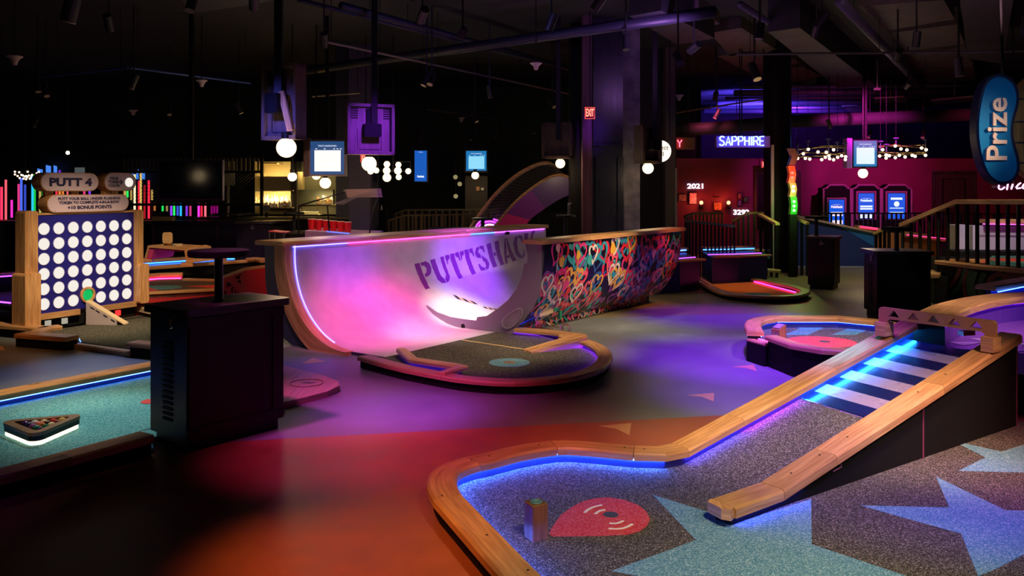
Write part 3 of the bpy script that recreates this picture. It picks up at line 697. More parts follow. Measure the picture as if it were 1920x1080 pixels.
# stencilled word on the left wall
LET = {
'P': [[(0,0),(.22,0),(.24,1),(0,1)], [(.28,1),(.5,1),(.66,.9),(.7,.72),(.62,.54),(.45,.45),(.28,.44),(.28,.56),(.4,.6),(.46,.72),(.4,.86),(.28,.88)]],
'U': [[(0,1),(.24,1),(.24,.3),(.32,.16),(.32,0),(.12,.05),(.02,.22)], [(.36,0),(.36,.14),(.5,.3),(.5,1),(.66,1),(.64,.22),(.52,.06)]],
'T': [[(.24,0),(.46,0),(.46,1),(.24,1)], [(0,1),(.2,1),(.2,.86),(.08,.8),(.04,.66),(0,.66)], [(.5,1),(.7,1),(.7,.66),(.66,.66),(.62,.8),(.5,.86)]],
'S': [[(.30,1),(.14,.95),(.03,.78),(.08,.6),(.3,.5),(.3,.68),(.22,.74),(.22,.84),(.3,.88)], [(.34,1),(.56,.96),(.56,.7),(.5,.7),(.46,.84),(.34,.88)], [(.34,.62),(.34,.4),(.42,.3),(.4,.16),(.34,.12),(.34,0),(.5,.04),(.62,.2),(.58,.42)], [(.3,0),(.3,.12),(.16,.18),(.1,.32),(.03,.32),(.03,.04)]],
'H': [[(0,0),(.24,0),(.24,1),(0,1)], [(.44,0),(.68,0),(.68,1),(.44,1)], [(.27,.44),(.41,.44),(.41,.58),(.27,.58)]],
'A': [[(0,0),(.14,0),(.36,.72),(.36,1),(.3,1)], [(.4,1),(.46,1),(.72,0),(.46,0),(.4,.26)], [(.2,.2),(.37,.2),(.37,.32),(.24,.32)]],
'C': [[(.34,1),(.16,.94),(.02,.72),(.02,.28),(.16,.06),(.34,0),(.34,.12),(.25,.3),(.25,.7),(.34,.88)], [(.38,1),(.62,.94),(.62,.66),(.56,.66),(.5,.84),(.38,.88)], [(.38,0),(.38,.12),(.5,.18),(.58,.34),(.62,.34),(.56,.08)]],
'K': [[(0,0),(.24,0),(.24,1),(0,1)], [(.28,.5),(.5,1),(.7,1),(.42,.52),(.74,0),(.46,0),(.28,.42)]]}
m = MB(); X = 0; hgt = .315
rj = random.Random(3)
def wallp(x, y, off=.0025):
    s = 1.80+x*.995-y*.12; q = .80+y+.115*x; t, z = prof(q); th = min(PI/2, q/R0)
    return H(t+off*math.sin(th), s, z+off*math.cos(th))
for ch_ in 'PUTTSHACK':
    for pl in LET[ch_]:
        # subdivide edges and clip into horizontal slabs through a fine fan so the letter follows the curve
        pp = []
        for i in range(len(pl)):
            p, q = Vector(pl[i]), Vector(pl[(i+1) % len(pl)]); nn = max(1, int((q-p).length/.09))
            for k in range(nn):
                r = p.lerp(q, k/nn); pp.append((r.x+rj.uniform(-.012, .012), r.y+rj.uniform(-.012, .012)))
        bm = bmesh.new(); vv = [bm.verts.new((x, y, 0)) for x, y in pp]; bm.faces.new(vv)
        for yy in (.12, .25, .38, .5, .62, .75, .88):
            bmesh.ops.bisect_plane(bm, geom=bm.verts[:]+bm.edges[:]+bm.faces[:], plane_co=(0, yy, 0), plane_no=(0, 1, 0))
        bmesh.ops.triangulate(bm, faces=bm.faces[:]); bm.verts.ensure_lookup_table(); bm.verts.index_update()
        b0 = len(m.v); m.v += [wallp(X+v_.co.x*.372-.01, v_.co.y*hgt) for v_ in bm.verts]
        for f_ in bm.faces: m.face([b0+v_.index for v_ in f_.verts])
        bm.free()
    X += .278
m.build('stencil_lettering', mat('stencil_purple', (.20, .02, .30), .45), hpipe, recalc=False)
HAZ = [mat('tape_black', (.015, .012, .01), .5), mat('tape_tan', (.75, .42, .2), .5)]
def strip(root, p, d, wv, n, name='hazard_tape'):
    m = MB()
    for i in range(n):
        A = p+d*(i/n); B = p+d*((i+1)/n); m.extr([A, B, B+wv, A+wv], (0, 0, .004), mi=i % 2)
    return m.build(name, HAZ, root)
def onpipe(t, s, off=.005):
    x = R0-min(t, R0); z = R0-math.sqrt(max(0, R0*R0-x*x))+.03; th = math.asin(min(1, x/R0)); return H(t+off*math.sin(th), s, z+off*math.cos(th))
for (t0, s0, t1, s1, wt, ws, nseg) in ((.24, 2.18, .36, 2.42, .02, .02, 5), (.45, 2.48, .56, 2.68, .01, .0, 7)):
    m = MB()
    for i in range(nseg):
        f0_, f1_ = i/nseg, (i+1)/nseg; q = [(t0+(t1-t0)*f0_, s0+(s1-s0)*f0_), (t0+(t1-t0)*f1_, s0+(s1-s0)*f1_)]
        m.poly([onpipe(*q[0]), onpipe(*q[1]), onpipe(q[1][0]+wt+.03, q[1][1]+ws), onpipe(q[0][0]+wt+.03, q[0][1]+ws)], i % 2)
    m.build('hazard_tape', HAZ, hpipe, recalc=False)
# near apron : turf, rim
apr = [W(x, y, .1) for x, y in [(670,668),(740,688),(813,702),(867,711),(947,717),(1013,715),(1080,707),(1127,693),(1150,673),(1147,657),(1127,643),(1093,632),(1066,626)]]
apr = smooth(apr, 1)
course(hpipe, apr[:], .13, .03, .035, 0, side=-1, led=LEDV, cuts=[5, 11, 17])
m = MB(); rp_ = [W(1085, 630, .1), W(1030, 622, .1), W(963, 616.5, .1)]
m.rail(rp_, -.0, .13, .035); m.build('wood_rim', OAK, hpipe)
m = MB(); A_, B_ = W(1075, 630, .06), W(965, 618.5, .06); dd = (B_-A_)
m.extr([A_, B_, B_-Vector((0, 0, .06)), A_-Vector((0, 0, .06))], (0, .09, 0)); m.build('course_wall', BLACKM, hpipe)
m = MB(); m.tube([A_+Vector((0, -.01, -.004)), B_+Vector((0, -.01, -.004))], .005, 6); m.build('led_strip', LEDV, hpipe)
ip = offset(apr, -.08); t1_ = H(1.3, -.08, 0); t2_ = H(1.3, 1.64, 0)
poly = [(p.x, p.y) for p in ip]+[(W(963, 622).x, W(963, 622).y), (t2_.x, t2_.y), (t1_.x, t1_.y)]
m = MB(); m.prism(poly, .004, .035); m.build('charcoal_turf', TURFK, hpipe)
m = MB(); c0 = W(955, 680, .036)
m.prism([(c0.x+.175*math.cos(t*PI/16), c0.y+.175*math.sin(t*PI/16)) for t in range(32)], .036, .039); m.build('blue_ring', TURFB, hpipe)
m = MB(); m.lathe([(.055, .001), (.055, .0045)], c0, 20); m.build('hole', mat('hole_tan', (.3, .2, .15), .6), hpipe)
m = MB(); A_, B_ = W(866, 637, .037), W(1000, 657, .037); m.rail([A_, B_], -.009, .009, .004, ch=.001); m.build('yellow_line', mat('yellow_line', (.75, .5, .2), .7), hpipe)
# little return track
rt = [W(x, y, .115) for x, y in [(752,652),(762,660),(775,671),(862,684),(826,699)]]
for i in range(3 if False else 1):
    m = MB(); m.rail([rt[0], rt[1], rt[2], rt[3]], -.045, .045, .035); m.build('return_rail', OAK, hpipe)
m = MB(); m.rail([rt[3]+Vector((.03, 0, 0)), rt[4]], -.045, .045, .035); m.build('return_rail', OAK, hpipe)
m = MB(); q = [p-Vector((0, 0, .035)) for p in rt[:4]]
m.rail(q, -.025, .025, .05, ch=.001); m.build('return_wall', INNER, hpipe)
# slatted plank bridge and wire marble run beside the halfpipe
br = thing('plank_bridge', 'short slatted oak plank leaning on the oval rim beside the wire marble run', 'plank', tuple(W(1030, 655, .04)))
A_, B_ = W(1093, 626, .15), W(988, 657, .05)
dr = (B_-A_).normalized(); sd = Vector((-dr.y, dr.x, 0)).normalized()
for k in (-1, 0, 1):
    m = MB(); o_ = sd*k*.050
    m.extr([A_+o_+sd*.019, A_+o_-sd*.019, B_+o_-sd*.019, B_+o_+sd*.019], (0, 0, -.03)); m.build('slat', OAK, br)
m = MB(); m.extr([A_-Vector((0, 0, .03))+sd*.075, B_-Vector((0, 0, .03))+sd*.075, Vector((A_.x, A_.y, .036))+sd*.075], -sd*.15); m.build('wedge', mat('magenta_wedge', (.4, .15, .45), .5), br)
mr_ = thing('marble_run', 'copper wire marble run with small machines at the foot of the heart mural', 'marble run', tuple(W(1010, 612, 0)))
def wpt(x, y, d): return D(x, y, d)
m = MB()
for dz in (0, 7):
    m.tube([wpt(1002, 606+dz, 9.1), wpt(1025, 609+dz, 8.95), wpt(1058, 616+dz, 8.8)], .005, 5)
for x in (1008, 1033, 1037, 1055): m.tube([wpt(x, 606+(x-1002)*.18, 9.0), wpt(x, 616+(x-1002)*.16, 9.0)], .004, 5)
m.build('wire_rail', mat('copper', (.6, .33, .2), .3, 1), mr_)
m = MB(); cc = wpt(1060, 617, 8.75)
for r, an in ((.055, 0), (.05, .8), (.045, -.7)):
    m.tube([cc+Vector((r*math.cos(t*PI/8)*math.cos(an), r*math.cos(t*PI/8)*math.sin(an), r*math.sin(t*PI/8))) for t in range(16)], .004, 5, closed=True)
m.build('wire_ball', mat('copper', (.6, .33, .2), .3, 1), mr_)
m = MB(); A_, B_ = wpt(1012, 588, 8.9), wpt(1038, 579, 9.05); m.extr([A_, B_, B_-Vector((0, 0, .04)), A_-Vector((0, 0, .04))], (.03, .08, .0)); m.build('trough', PALE, mr_)
m = MB()
for x in (1014, 1030, 1042): m.tube([wpt(x, 592, 9.0), wpt(x+3, 606, 9.0), Vector((wpt(x+3, 606, 9.0).x, 9.0, .0))], .004, 5)
m.tube([wpt(1058, 620, 8.78), Vector((wpt(1058, 620, 8.78).x, 8.78, 0))], .005, 5)
m.build('support_wire', mat('brass_wire', (.6, .45, .25), .35, 1), mr_)
m = MB(); m.lathe([(.03, -.02), (.03, .02)], wpt(1014, 606, 8.95), 12, M=Matrix.Rotation(PI/2, 3, 'Y')); m.lathe([(.022, -.02), (.022, .02)], wpt(1008, 604, 8.95), 12, M=Matrix.Rotation(PI/2, 3, 'X')); m.build('gear_drum', mat('worn_red', (.45, .12, .08), .4, .5), mr_)
m = MB(); m.box(wpt(1042, 580, 9.05), (.03, .03, .04)); m.box(wpt(1050, 590, 9.05), (.02, .05, .09), .4); m.build('lift_tower', mat('green_machine', (.02, .35, .15), .4), mr_)
# ================================================================== BILLIARD COURSE (bottom left)
bc = thing('putting_course', 'teal turf billiard-themed putting lane with blue-lit oak rims at the left edge', 'mini golf course', (-3.2, 5.4, 0))
zb = .12
f0 = W(281, 677, zb); f1 = W(0, 730, zb); fd = (f1-f0).normalized(); far0 = f0-fd*.9; far1 = f1+fd*1.2
course(bc, [far0, f0+fd*.55, f0+fd*1.5, far1][::-1], .145, .03, .045, 0, led=glow('led_blue_line', (.04, .16, 1), 22), cuts=[1, 2], led_drop=.009, fas=.001)
n0 = W(281, 818, zb); n1 = W(60, 878, zb); n2 = W(-60, 909, zb); nd = (n1-n0).normalized()
course(bc, [n0-nd*.03, n0+nd*.45, n1, n2, n2+nd*.6], .15, .03, .045, 0, side=1, led=glow('led_blue_soft', (.02, .08, 1), 26), cuts=[1, 2])
m = MB(); e0 = Vector((-1.98, 5.75, zb)); m.rail([far0, e0], -.145, 0, .045); m.build('wood_rim', OAK, bc)
m = MB(); m.extr([Vector((far0.x, far0.y, 0)), Vector((e0.x, e0.y, 0)), Vector((e0.x, e0.y, .075)), Vector((far0.x, far0.y, .075))], (-.05, 0, 0)); m.build('end_wall', BLACKM, bc)
m = MB(); m.prism([(p.x, p.y) for p in (far0, far1, n2+Vector((-.7, -.1, 0)), n2+Vector((0, .05, 0)), n1+Vector((0, .06, 0)), n0-nd*.02+Vector((-.02, .06, 0)), Vector((-2.17, 5.14, 0)), e0)], .004, .03); m.build('teal_turf', turf('teal_turf_lane', (.04, .24, .30), (.36, .68, .66)), bc)
m = MB(); m.lathe([(.07, .0), (.07, .004)], W(284, 753, .03), 20); m.build('red_spot', TURFR, bc)
m = MB()
for (x, y) in ((212, 692), (65, 719), (112, 854), (273, 805)):
    p = W(x, y, zb+.002); q = Vector((fd.x, fd.y, 0)); r = Vector((-q.y, q.x, 0)); m.poly([p-q*.07, p+r*.02, p+q*.07, p+r*.006])
m.build('inlay_arrow', OAKD, bc, recalc=False)
# ball rack
rkp = [W(25, 789, .11), W(47, 812, .11), W(152, 776, .11)]
cen = (rkp[0]+rkp[1]+rkp[2])/3; cen.z = .03
rk = thing('ball_rack', 'triangular oak ball rack with a glowing underside on the teal turf', 'ball rack', tuple(cen))
def tri_pts(r, rad, z):
    pts = []
    base_a = math.atan2(rkp[2].y-cen.y, rkp[2].x-cen.x)
    cs = [Vector((cen.x+r*math.cos(base_a+k*2*PI/3), cen.y+r*math.sin(base_a+k*2*PI/3), z)) for k in range(3)]
    for i in range(3):
        p = cs[i]; a_ = base_a+i*2*PI/3
        cc = p-Vector((math.cos(a_), math.sin(a_), 0))*rad*2
        for k in range(7):
            t = a_+(-60+120*k/6)*PI/180; pts.append(cc+Vector((math.cos(t)*rad, math.sin(t)*rad, 0)))
    return pts
def ring(mb, po, pi, z0, z1, mi=0):
    n = len(po); b = len(mb.v)
    for p, q in zip(po, pi): mb.v += [Vector((p.x, p.y, z1)), Vector((p.x, p.y, z0)), Vector((q.x, q.y, z0)), Vector((q.x, q.y, z1))]
    for i in range(n):
        j = (i+1) % n
        for k in range(4):
            l = (k+1) % 4; mb.face((b+4*i+k, b+4*i+l, b+4*j+l, b+4*j+k), mi)
RR = .285
m = MB(); ring(m, tri_pts(RR, .05, 0), tri_pts(RR-.095, .02, 0), .088, .108); m.build('top_frame', wood('walnut', (.16, .07, .03), (.30, .15, .07)), rk)
m = MB(); ring(m, tri_pts(RR-.004, .05, 0), tri_pts(RR-.09, .02, 0), .058, .088); m.build('black_band', BLACK, rk)
m = MB(); m.prism([(p.x, p.y) for p in tri_pts(RR-.012, .05, 0)], .033, .057); m.build('light_band', glow('rack_light', (1, .78, .50), 2.4), rk)
m = MB(); m.prism([(p.x, p.y) for p in tri_pts(RR-.08, .02, 0)], .057, .062); m.build('tray', mat('tray_lilac', (.3, .3, .42), .4), rk)
bcol = [((.8,.45,.1),'yellow'), ((.02,.03,.15),'dark blue'), ((.65,.05,.04),'red'), ((.10,.03,.16),'violet'), ((.8,.2,.04),'orange'), ((.01,.14,.06),'green'), ((.3,.03,.03),'maroon'), ((.015,.015,.015),'black'),
        ((.8,.6,.35),'cream'), ((.05,.06,.2),'navy'), ((.75,.15,.1),'bright red'), ((.3,.08,.25),'plum'), ((.85,.5,.25),'peach'), ((.03,.2,.12),'dark green'), ((.8,.7,.6),'ivory')]
base_a = math.atan2(rkp[2].y-cen.y, rkp[2].x-cen.x); ax = Vector((math.cos(base_a), math.sin(base_a), 0)); pe = Vector((-ax.y, ax.x, 0))
place = {0: 'at the tip', 4: 'in the last row'}
k = 0; rb = .0245; order = [0, 6, 2, 8, 7, 12, 5, 4, 10, 14, 1, 13, 11, 9, 3]
for row in range(5):
    for j in range(row+1):
        p = cen+ax*(.128-row*rb*1.76)+pe*((j-row/2)*rb*2.02); col, nm = bcol[order[k]]
        m = MB(); m.sphere(Vector((p.x, p.y, .063+rb)), rb, 16)
        if k % 3 == 1: m.lathe([(.010, 0), (.010, .001)], Vector((p.x+.004, p.y-.006, .063+2*rb-.003)), 12, 1)
        one(m, 'billiard_ball', [mat('ball_'+nm.replace(' ', '_'), col, .12), WHITEP], nm+' billiard ball in the triangular rack', 'billiard ball', 'billiard balls in the rack', smooth=True); k += 1
# ================================================================== WOODEN TEE MAT
m = MB(); tp_ = smooth([W(x, y, .05) for x, y in [(430,705),(470,672),(533,684),(632,709),(638,726),(540,752),(440,770)]], 1, closed=True)
m.prism([(p.x, p.y) for p in tp_], .0, .045)
tm = thing('tee_mat', 'low oak tee board with an engraved arrow emblem behind the near counter', 'tee mat', tuple(W(570, 720, 0)))
m.build('board', wood('tee_mat_oak', (.42, .24, .16), (.58, .38, .28)), tm)
m = MB(); ce = W(575, 718, .047); m.tube([ce+Vector((.125*math.cos(t*PI/16), .125*math.sin(t*PI/16), 0)) for t in range(32)], .003, 5, closed=True)
m.poly([ce+Vector((-.07, .045, .002)), ce+Vector((.07, .03, .002)), ce+Vector((.02, -.03, .002)), ce+Vector((.0, .005, .002)), ce+Vector((-.03, -.03, .002)), ce+Vector((-.02, .02, .002))])
m.build('engraved_emblem', OAKD, tm, recalc=False)
# ================================================================== FLOOR ARROWS
GM = mat('gold_vinyl', (.62, .42, .22), .5)
arrows = [([(1122,799),(1184,793.5),(1180,816),(1155,804)], 'gold arrow sticker on the red floor in front of the curvy oak rim'),
 ([(1287,741),(1339,737),(1338,753),(1316,744)], 'pink-lit arrow sticker on the violet floor before the slope'),
 ([(1371,688),(1413,684),(1419,696),(1399,690)], 'arrow sticker on the floor beside the small raised course'),
 ([(1277,544),(1301,541),(1299,546)], 'small arrow sticker on the floor near the far orange course'),
 ([(564,683),(587,671),(613,679)], 'pale arrow sticker next to the foot of the halfpipe'),
 ([(138,657),(183,657),(138,666),(146,661)], 'lilac arrow sticker in front of the token board course'),
 ([(1576,570),(1602,573),(1590,574.5)], 'faint arrow sticker between the two far right counters'),
 ([(-6,649),(5,649),(9,657),(-6,657)], 'yellow arrow sticker at the left edge of the floor')]
for px_, lb in arrows:
    q = [W(x, y, 0) for x, y in px_]; m = MB(); m.prism(q, .0, .0015); one(m, 'floor_arrow', GM, lb, 'floor sticker', 'direction arrows on the floor')
# ================================================================== COUNTERS WITH ROUND TABLE
def counter(label, corner, e1, e2, l1, l2, h, pole=True, vents=True, disc_h=1.13, disc_r=.19, group='black counters with round tops', hook_face=2, pp=(.5, .5)):
    e1 = Vector(e1).normalized(); e2 = Vector((-e1.y, e1.x, 0)); c0 = Vector(corner); rz = math.atan2(e1.y, e1.x)
    mid = c0+e1*l1/2+e2*l2/2; mid.z = 0
    t = thing('counter', label, 'counter', tuple(mid), group)
    m = MB(); m.rbox(mid+Vector((0, 0, h-.022)), (l1, l2, .044), .03, rz); m.build('counter_top', wood('black_oak_top', (.015, .013, .012), (.05, .042, .035), .3, (3, 50)), t)
    bl1, bl2 = l1-.07, l2-.07
    m = MB(); m.box(mid+Vector((0, 0, (h-.044+.07)/2)), (bl1, bl2, h-.044-.07), rz); m.box(mid+Vector((0, 0, .035)), (bl1-.05, bl2-.05, .07), rz)
    body = m.build('body', BLACKW, t)
    # raised panel frames on long (e1) and short (e2) faces
    m = MB()
    fz0, fz1 = .12, h-.1
    cc = mid-e2*(bl2/2+.004)
    for (dx, w_, z_, hh) in ((0, bl1, fz1+.02, .05), (0, bl1, fz0-.01, .05), (-bl1/2+.05, .07, (fz0+fz1)/2, fz1-fz0), (bl1/2-.05, .07, (fz0+fz1)/2, fz1-fz0)):
        m.box(cc+e1*dx+Vector((0, 0, z_)), (w_, .012, hh), rz)
    m.build('door_frame', BLACKW, body)
    cc = mid-e1*(bl1/2+.003)
    if vents:
        m = MB()
        for i in range(15):
            z_ = .17+i*.032; m.box(cc+Vector((0, 0, z_)), (.008, .10, .016), rz)
        m.build('vent_slots', mat('vent_black', (.002, .002, .002), .9), body)
    hk = mid-e1*(bl1/2+.01)-e2*(bl2*.12)+Vector((0, 0, h-.085))
    if hook_face == 1: hk = mid-e2*(bl2/2+.014)-e1*(0)+Vector((0, 0, h-.085))
    hx_ = e2 if hook_face == 2 else e1
    m = MB(); m.tube([hk+Vector((0, 0, .02)), hk+Vector((0, 0, -.03))], .005, 6)
    m.tube([hk+hx_*.028+Vector((0, 0, -.015)), hk+hx_*.018+Vector((0, 0, -.032)), hk+Vector((0, 0, -.038)), hk-hx_*.018+Vector((0, 0, -.032)), hk-hx_*.028+Vector((0, 0, -.015))], .004, 6)
    m.build('coat_hook', CHROME, body)
    if pole:
        pc = c0+e1*l1*pp[0]+e2*l2*pp[1]; pc.z = 0
        m = MB(); m.lathe([(.026, h-.002), (.026, disc_h-.04)], pc, 16); m.lathe([(.035, h-.001), (.035, h+.008)], pc, 16); m.build('pole', BLACK, t, smooth=False)
        m = MB(); m.lathe([(disc_r-.006, disc_h-.04), (disc_r, disc_h-.034), (disc_r, disc_h-.004), (disc_r-.006, disc_h)], pc, 36); m.build('round_top', BLACKM, t)
    return t
nc = counter('large black wooden counter with vent slots and round top in the left foreground', (-1.884, 4.90, 0), (.62, .785, 0), None, .75, .466, .837, disc_h=1.155, disc_r=.185)
counter('black counter with vent slots standing behind the small raised course', (4.22, 9.92, 0), (1, -.06, 0), None, .68, .5, .8, disc_h=1.07, disc_r=.17)
counter('black counter lit by the traffic light column at the end of the far orange course', (4.43, 12.9, 0), (.86, -.5, 0), None, .45, .55, .8, disc_h=1.10, disc_r=.17, vents=False, pp=(.0+.25, .5), hook_face=1)
counter('black counter with a bright hook half hidden behind the left end of the halfpipe', (-3.75, 14.2, 0), (1, .05, 0), None, .70, .5, .8, disc_h=1.12, disc_r=.17, vents=False, pole=True, hook_face=1, pp=(.1, .5))
counter('dark counter with a red-edged frame standing under the wall television', (-4.55, 13.95, 0), (1, .08, 0), None, .6, .5, .98, vents=False, pole=False, hook_face=1)
# ================================================================== TOKEN BOARD
B0 = Vector((-5.0, 8.9, 0)); g = Vector((.464, .886, 0)); gn = Vector((g.y, -g.x, 0))   # gn faces the room
def BP(x, z, off=0): return B0+g*x+gn*off+Vector((0, 0, z))
grz = math.atan2(g.y, g.x)
tk = thing('token_board', 'tall blue four-in-a-row board of lit white discs in an oak frame', 'game board', tuple(BP(.6, .05)))
m = MB(); m.box(BP(.6, .73, 0), (1.22, .05, 1.04), grz); m.build('blue_panel', mat('royal_blue', (.02, .02, .28), .35), tk)
DISC = glow('token_disc_lit', (1, .93, .84), .92)
Bz = lambda y: None
for i in range(7):
    for j in range(6):
        if i == 3 and j == 5: continue
        p = BP(.105+i*.168, 1.105-j*.1585, .0255)
        m = MB(); m.lathe([(.061, 0), (.061, .004)], p, 28, M=Matrix((( g.x, 0, gn.x), (g.y, 0, gn.y), (0, 1, 0)))); m.build('token_disc', DISC, tk)
m = MB()
for i in range(7):
    for j in range(6):
        if i == 3 and j == 5: continue
        p = BP(.105+i*.168, 1.105-j*.1585, .03); m.tube([p+g*.064*math.cos(t*PI/14)+Vector((0, 0, .064*math.sin(t*PI/14))) for t in range(28)], .003, 5, closed=True)
o = m.build('disc_rings', mat('lilac_ring', (.35, .3, .6), .4), tk); o['kind'] = 'stuff'
RM = Matrix(((g.x, 0, gn.x), (g.y, 0, gn.y), (0, 1, 0)))
m = MB(); p = BP(.105+3*.168, 1.12-5*.1585+.03, .0)
po = [p+g*.088*math.cos(t*PI/14)+Vector((0, 0, .088*math.sin(t*PI/14))) for t in range(28)]; pi_ = [p+g*.066*math.cos(t*PI/14)+Vector((0, 0, .066*math.sin(t*PI/14))) for t in range(28)]
b = 0
for q, r in zip(po, pi_): m.v += [q+gn*.05, q+gn*.02, r+gn*.02, r+gn*.05]
for i in range(28):
    j = (i+1) % 28
    for k in range(4):
        l = (k+1) % 4; m.face((4*i+k, 4*i+l, 4*j+l, 4*j+k))
m.build('hole_ring', OAK, tk)
m = MB(); m.lathe([(.064, .026), (.064, .030)], p, 24, M=RM); m.build('green_hole', glow('green_hole', (.0, .45, .10), 1.1), tk)
for nm, cx_, w_, zc, h_, off, dp in (('left_post', -.07, .14, .80, 1.0, .01, .16), ('left_post', -.085, .17, .38, .56, .03, .22), ('right_post', 1.255, .09, .78, 1.0, .01, .14), ('right_post', 1.275, .13, .42, .46, .03, .2)):
    m = MB(); m.rbox(BP(cx_, zc, off), (w_, dp, h_), .03, grz, axis='Y'); m.build(nm, OAK, tk)
for x0, x1 in ((0, .50), (.66, 1.22)):
    m = MB(); m.box(BP((x0+x1)/2, .185, .02), (x1-x0, .09, .06), grz); m.build('bottom_rail', OAK, tk)
m = MB(); m.box(BP(.6, 1.262, .0), (1.22, .07, .02), grz); m.build('top_rail', OAK, tk)
m = MB(); m.box(BP(.6, .10, -.03), (1.3, .04, .12), grz); m.build('base_board', BLACKM, tk)
for i, x in enumerate((.17, .36, .82, 1.02)):
    m = MB(); m.box(BP(x, .10, -.0), (.06, .02, .06), grz); m.build('sensor_light', [glow('sensor_white', (.8, .75, .6), .5), glow('sensor_white', (1,1,1), .5), glow('sensor_magenta', (.6, .05, .7), 1.5), glow('sensor_red', (1, .03, .03), 1.5)][i], tk)
for x in (.20, .50, .90, 1.0):
    m = MB(); zz0, zz1 = 1.27, (1.62 if x > .05 else 1.4); m.box(BP(x, (zz0+zz1)/2, -.05), (.09, .05, zz1-zz0), grz); m.build('sign_post', OAK, tk)
def capsule(mb, x0, x1, z0, z1, o0, o1, mi=0):
    r = (z1-z0)/2; zc = (z0+z1)/2; pts = []
    for k in range(13): t = PI/2+PI*k/12; pts.append(BP(x0+r+r*math.cos(t), zc+r*math.sin(t), o1))
    for k in range(13): t = -PI/2+PI*k/12; pts.append(BP(x1-r+r*math.cos(t), zc+r*math.sin(t), o1))
    mb.extr(pts, gn*(o0-o1), mi)
PLQ = mat('plaque_lilac', (.68, .54, .66), .5); INK = mat('navy_ink', (.02, .02, .10), .5)
def sgn(label, x0, x1, z0, z1, lines, cx_=None, extra=None):
    t = thing('sign', label, 'sign', tuple(BP((x0+x1)/2, z0)), 'capsule signs above the token board')
    m = MB(); capsule(m, x0, x1, z0, z1, -.10, .055); m.build('sign_body', OAK, t)
    m = MB(); capsule(m, x0+.008, x1-.008, z0+.008, z1-.008, .055, .060); m.build('sign_face', PLQ, t)
    m = MB(); cx_ = cx_ if cx_ is not None else (x0+x1)/2
    for txt, z, size, wd in lines: put_text(m, txt, BP(cx_, z, .0605), g, (0, 0, 1), size, size*.05, width=wd)
    if extra: extra(m)
    m.build('lettering', INK, t, recalc=False)
    m = MB()
    for x in (x0+.09, x1-.09):
        for z in (z0+.02, z1-.02): m.lathe([(.004, 0), (.003, .002)], BP(x, z, .06), 6, M=RM)
    m.build('screws', BLACK, t)
    return t
def ex(m): m.extr([BP(1.005, 1.565, .0605), BP(1.005, 1.635, .0605), BP(1.04, 1.60, .0605)], gn*.002)
s1_ = sgn('capsule sign reading PUTT 4 above the token board', .05, .73, 1.50, 1.70, [('PUTT 4', 1.595, .115, .50)])
s2_ = sgn('capsule sign reading YOUR TOKEN COLOR with a lit white disc', .80, 1.22, 1.50, 1.71, [('YOUR', 1.642, .042, .12), ('TOKEN', 1.602, .042, .15), ('COLOR', 1.562, .042, .15)], .92, ex)
m = MB(); m.lathe([(.052, .060), (.052, .066)], BP(1.12, 1.60, 0), 28, M=RM); m.build('token_disc', DISC, s2_)
s3_ = sgn('long capsule sign reading PUTT YOUR BALL UNDER FLASHING TOKEN below the title sign', .12, 1.12, 1.27, 1.465, [('PUTT YOUR BALL UNDER FLASHING', 1.418, .040, .76), ('TOKEN TO COMPLETE 4-IN-A-ROW', 1.376, .040, .74), ('+10 BONUS POINTS', 1.322, .050, .54)])
tc = thing('putting_course', 'charcoal turf course with zigzag oak rims in front of the token board', 'mini golf course', (-4.0, 8.6, 0))
zk = .13
for pl, nm, cl in (([(-80,590),(20,601),(62,612),(105,613),(58,625),(140,637)], None, 0),):
    path_ = [W(x, y, zk) for x, y in [(-90,592),(8,604),(68,609),(93,612)]]
    m = MB(); m.rail(path_, -.02, .14, .04); m.build('wood_rim', OAK, tc)
    m = MB(); m.rail([p-Vector((0, 0, .04)) for p in path_], .0, .12, .088, ch=.001); m.build('course_wall', BLACKM, tc)
    path_ = [W(x, y, zk) for x, y in [(110,609),(84,612),(58,622)]]
    m = MB(); m.rail(path_, -.1, .04, .04); m.build('wood_rim', OAK, tc)
    path_ = [W(x, y, zk) for x, y in [(55,622),(100,626),(130,629)]]; path_ = [W(53,621,zk), W(147,628,zk)]
    m = MB(); m.rail(path_, -.01, .16, .04); m.build('wood_rim', OAK, tc)
    m = MB(); m.rail([p-Vector((0, 0, .04)) for p in path_], .01, .14, .088, ch=.001); m.build('course_wall', BLACKM, tc)
m = MB(); m.rail([W(130, 643, .05), W(190, 651, .05), W(247, 659, .05)], -.06, .02, .05); m.build('threshold', OAKD if False else OAK, tc)
m = MB(); m.rail([W(246, 640, zk), W(330, 648, zk)], -.1, .06, .04); m.build('wood_rim', OAK, tc)
m = MB(); m.rail([W(249, 650, .09), W(330, 658, .09)], -.08, .03, .088, ch=.001); m.build('course_wall', BLACKM, tc)
m = MB(); m.rail([W(246, 571, .14), W(266, 571, .14), W(330, 585, .14)], -.04, .1, .06); m.build('wood_rim', PALE, tc)
m = MB(); m.prism([(p.x, p.y) for p in (BP(-.1, 0, 0), BP(1.35, 0, 0), W(345, 585, .03), W(345, 660, .03), W(250, 657, .03), W(140, 640, .03), W(60, 620, .03))], .004, .035); m.build('charcoal_turf', TURFK, tc)
m = MB(); A_, B_ = W(100, 617, .085), W(108, 613, .085); m.tube([W(148, 634, .08), W(151, 641, .05)], .004, 6); m.build('led_strip', LEDL, tc)
m = MB(); m.tube([W(268, 578, .1), W(292, 583, .1)], .004, 6); m.build('led_strip', LEDB, tc)
rp2 = thing('ball_ramp', 'narrow pale wooden ball ramp leading down from the green hole of the token board', 'ball ramp', tuple(W(190, 600, .035)))
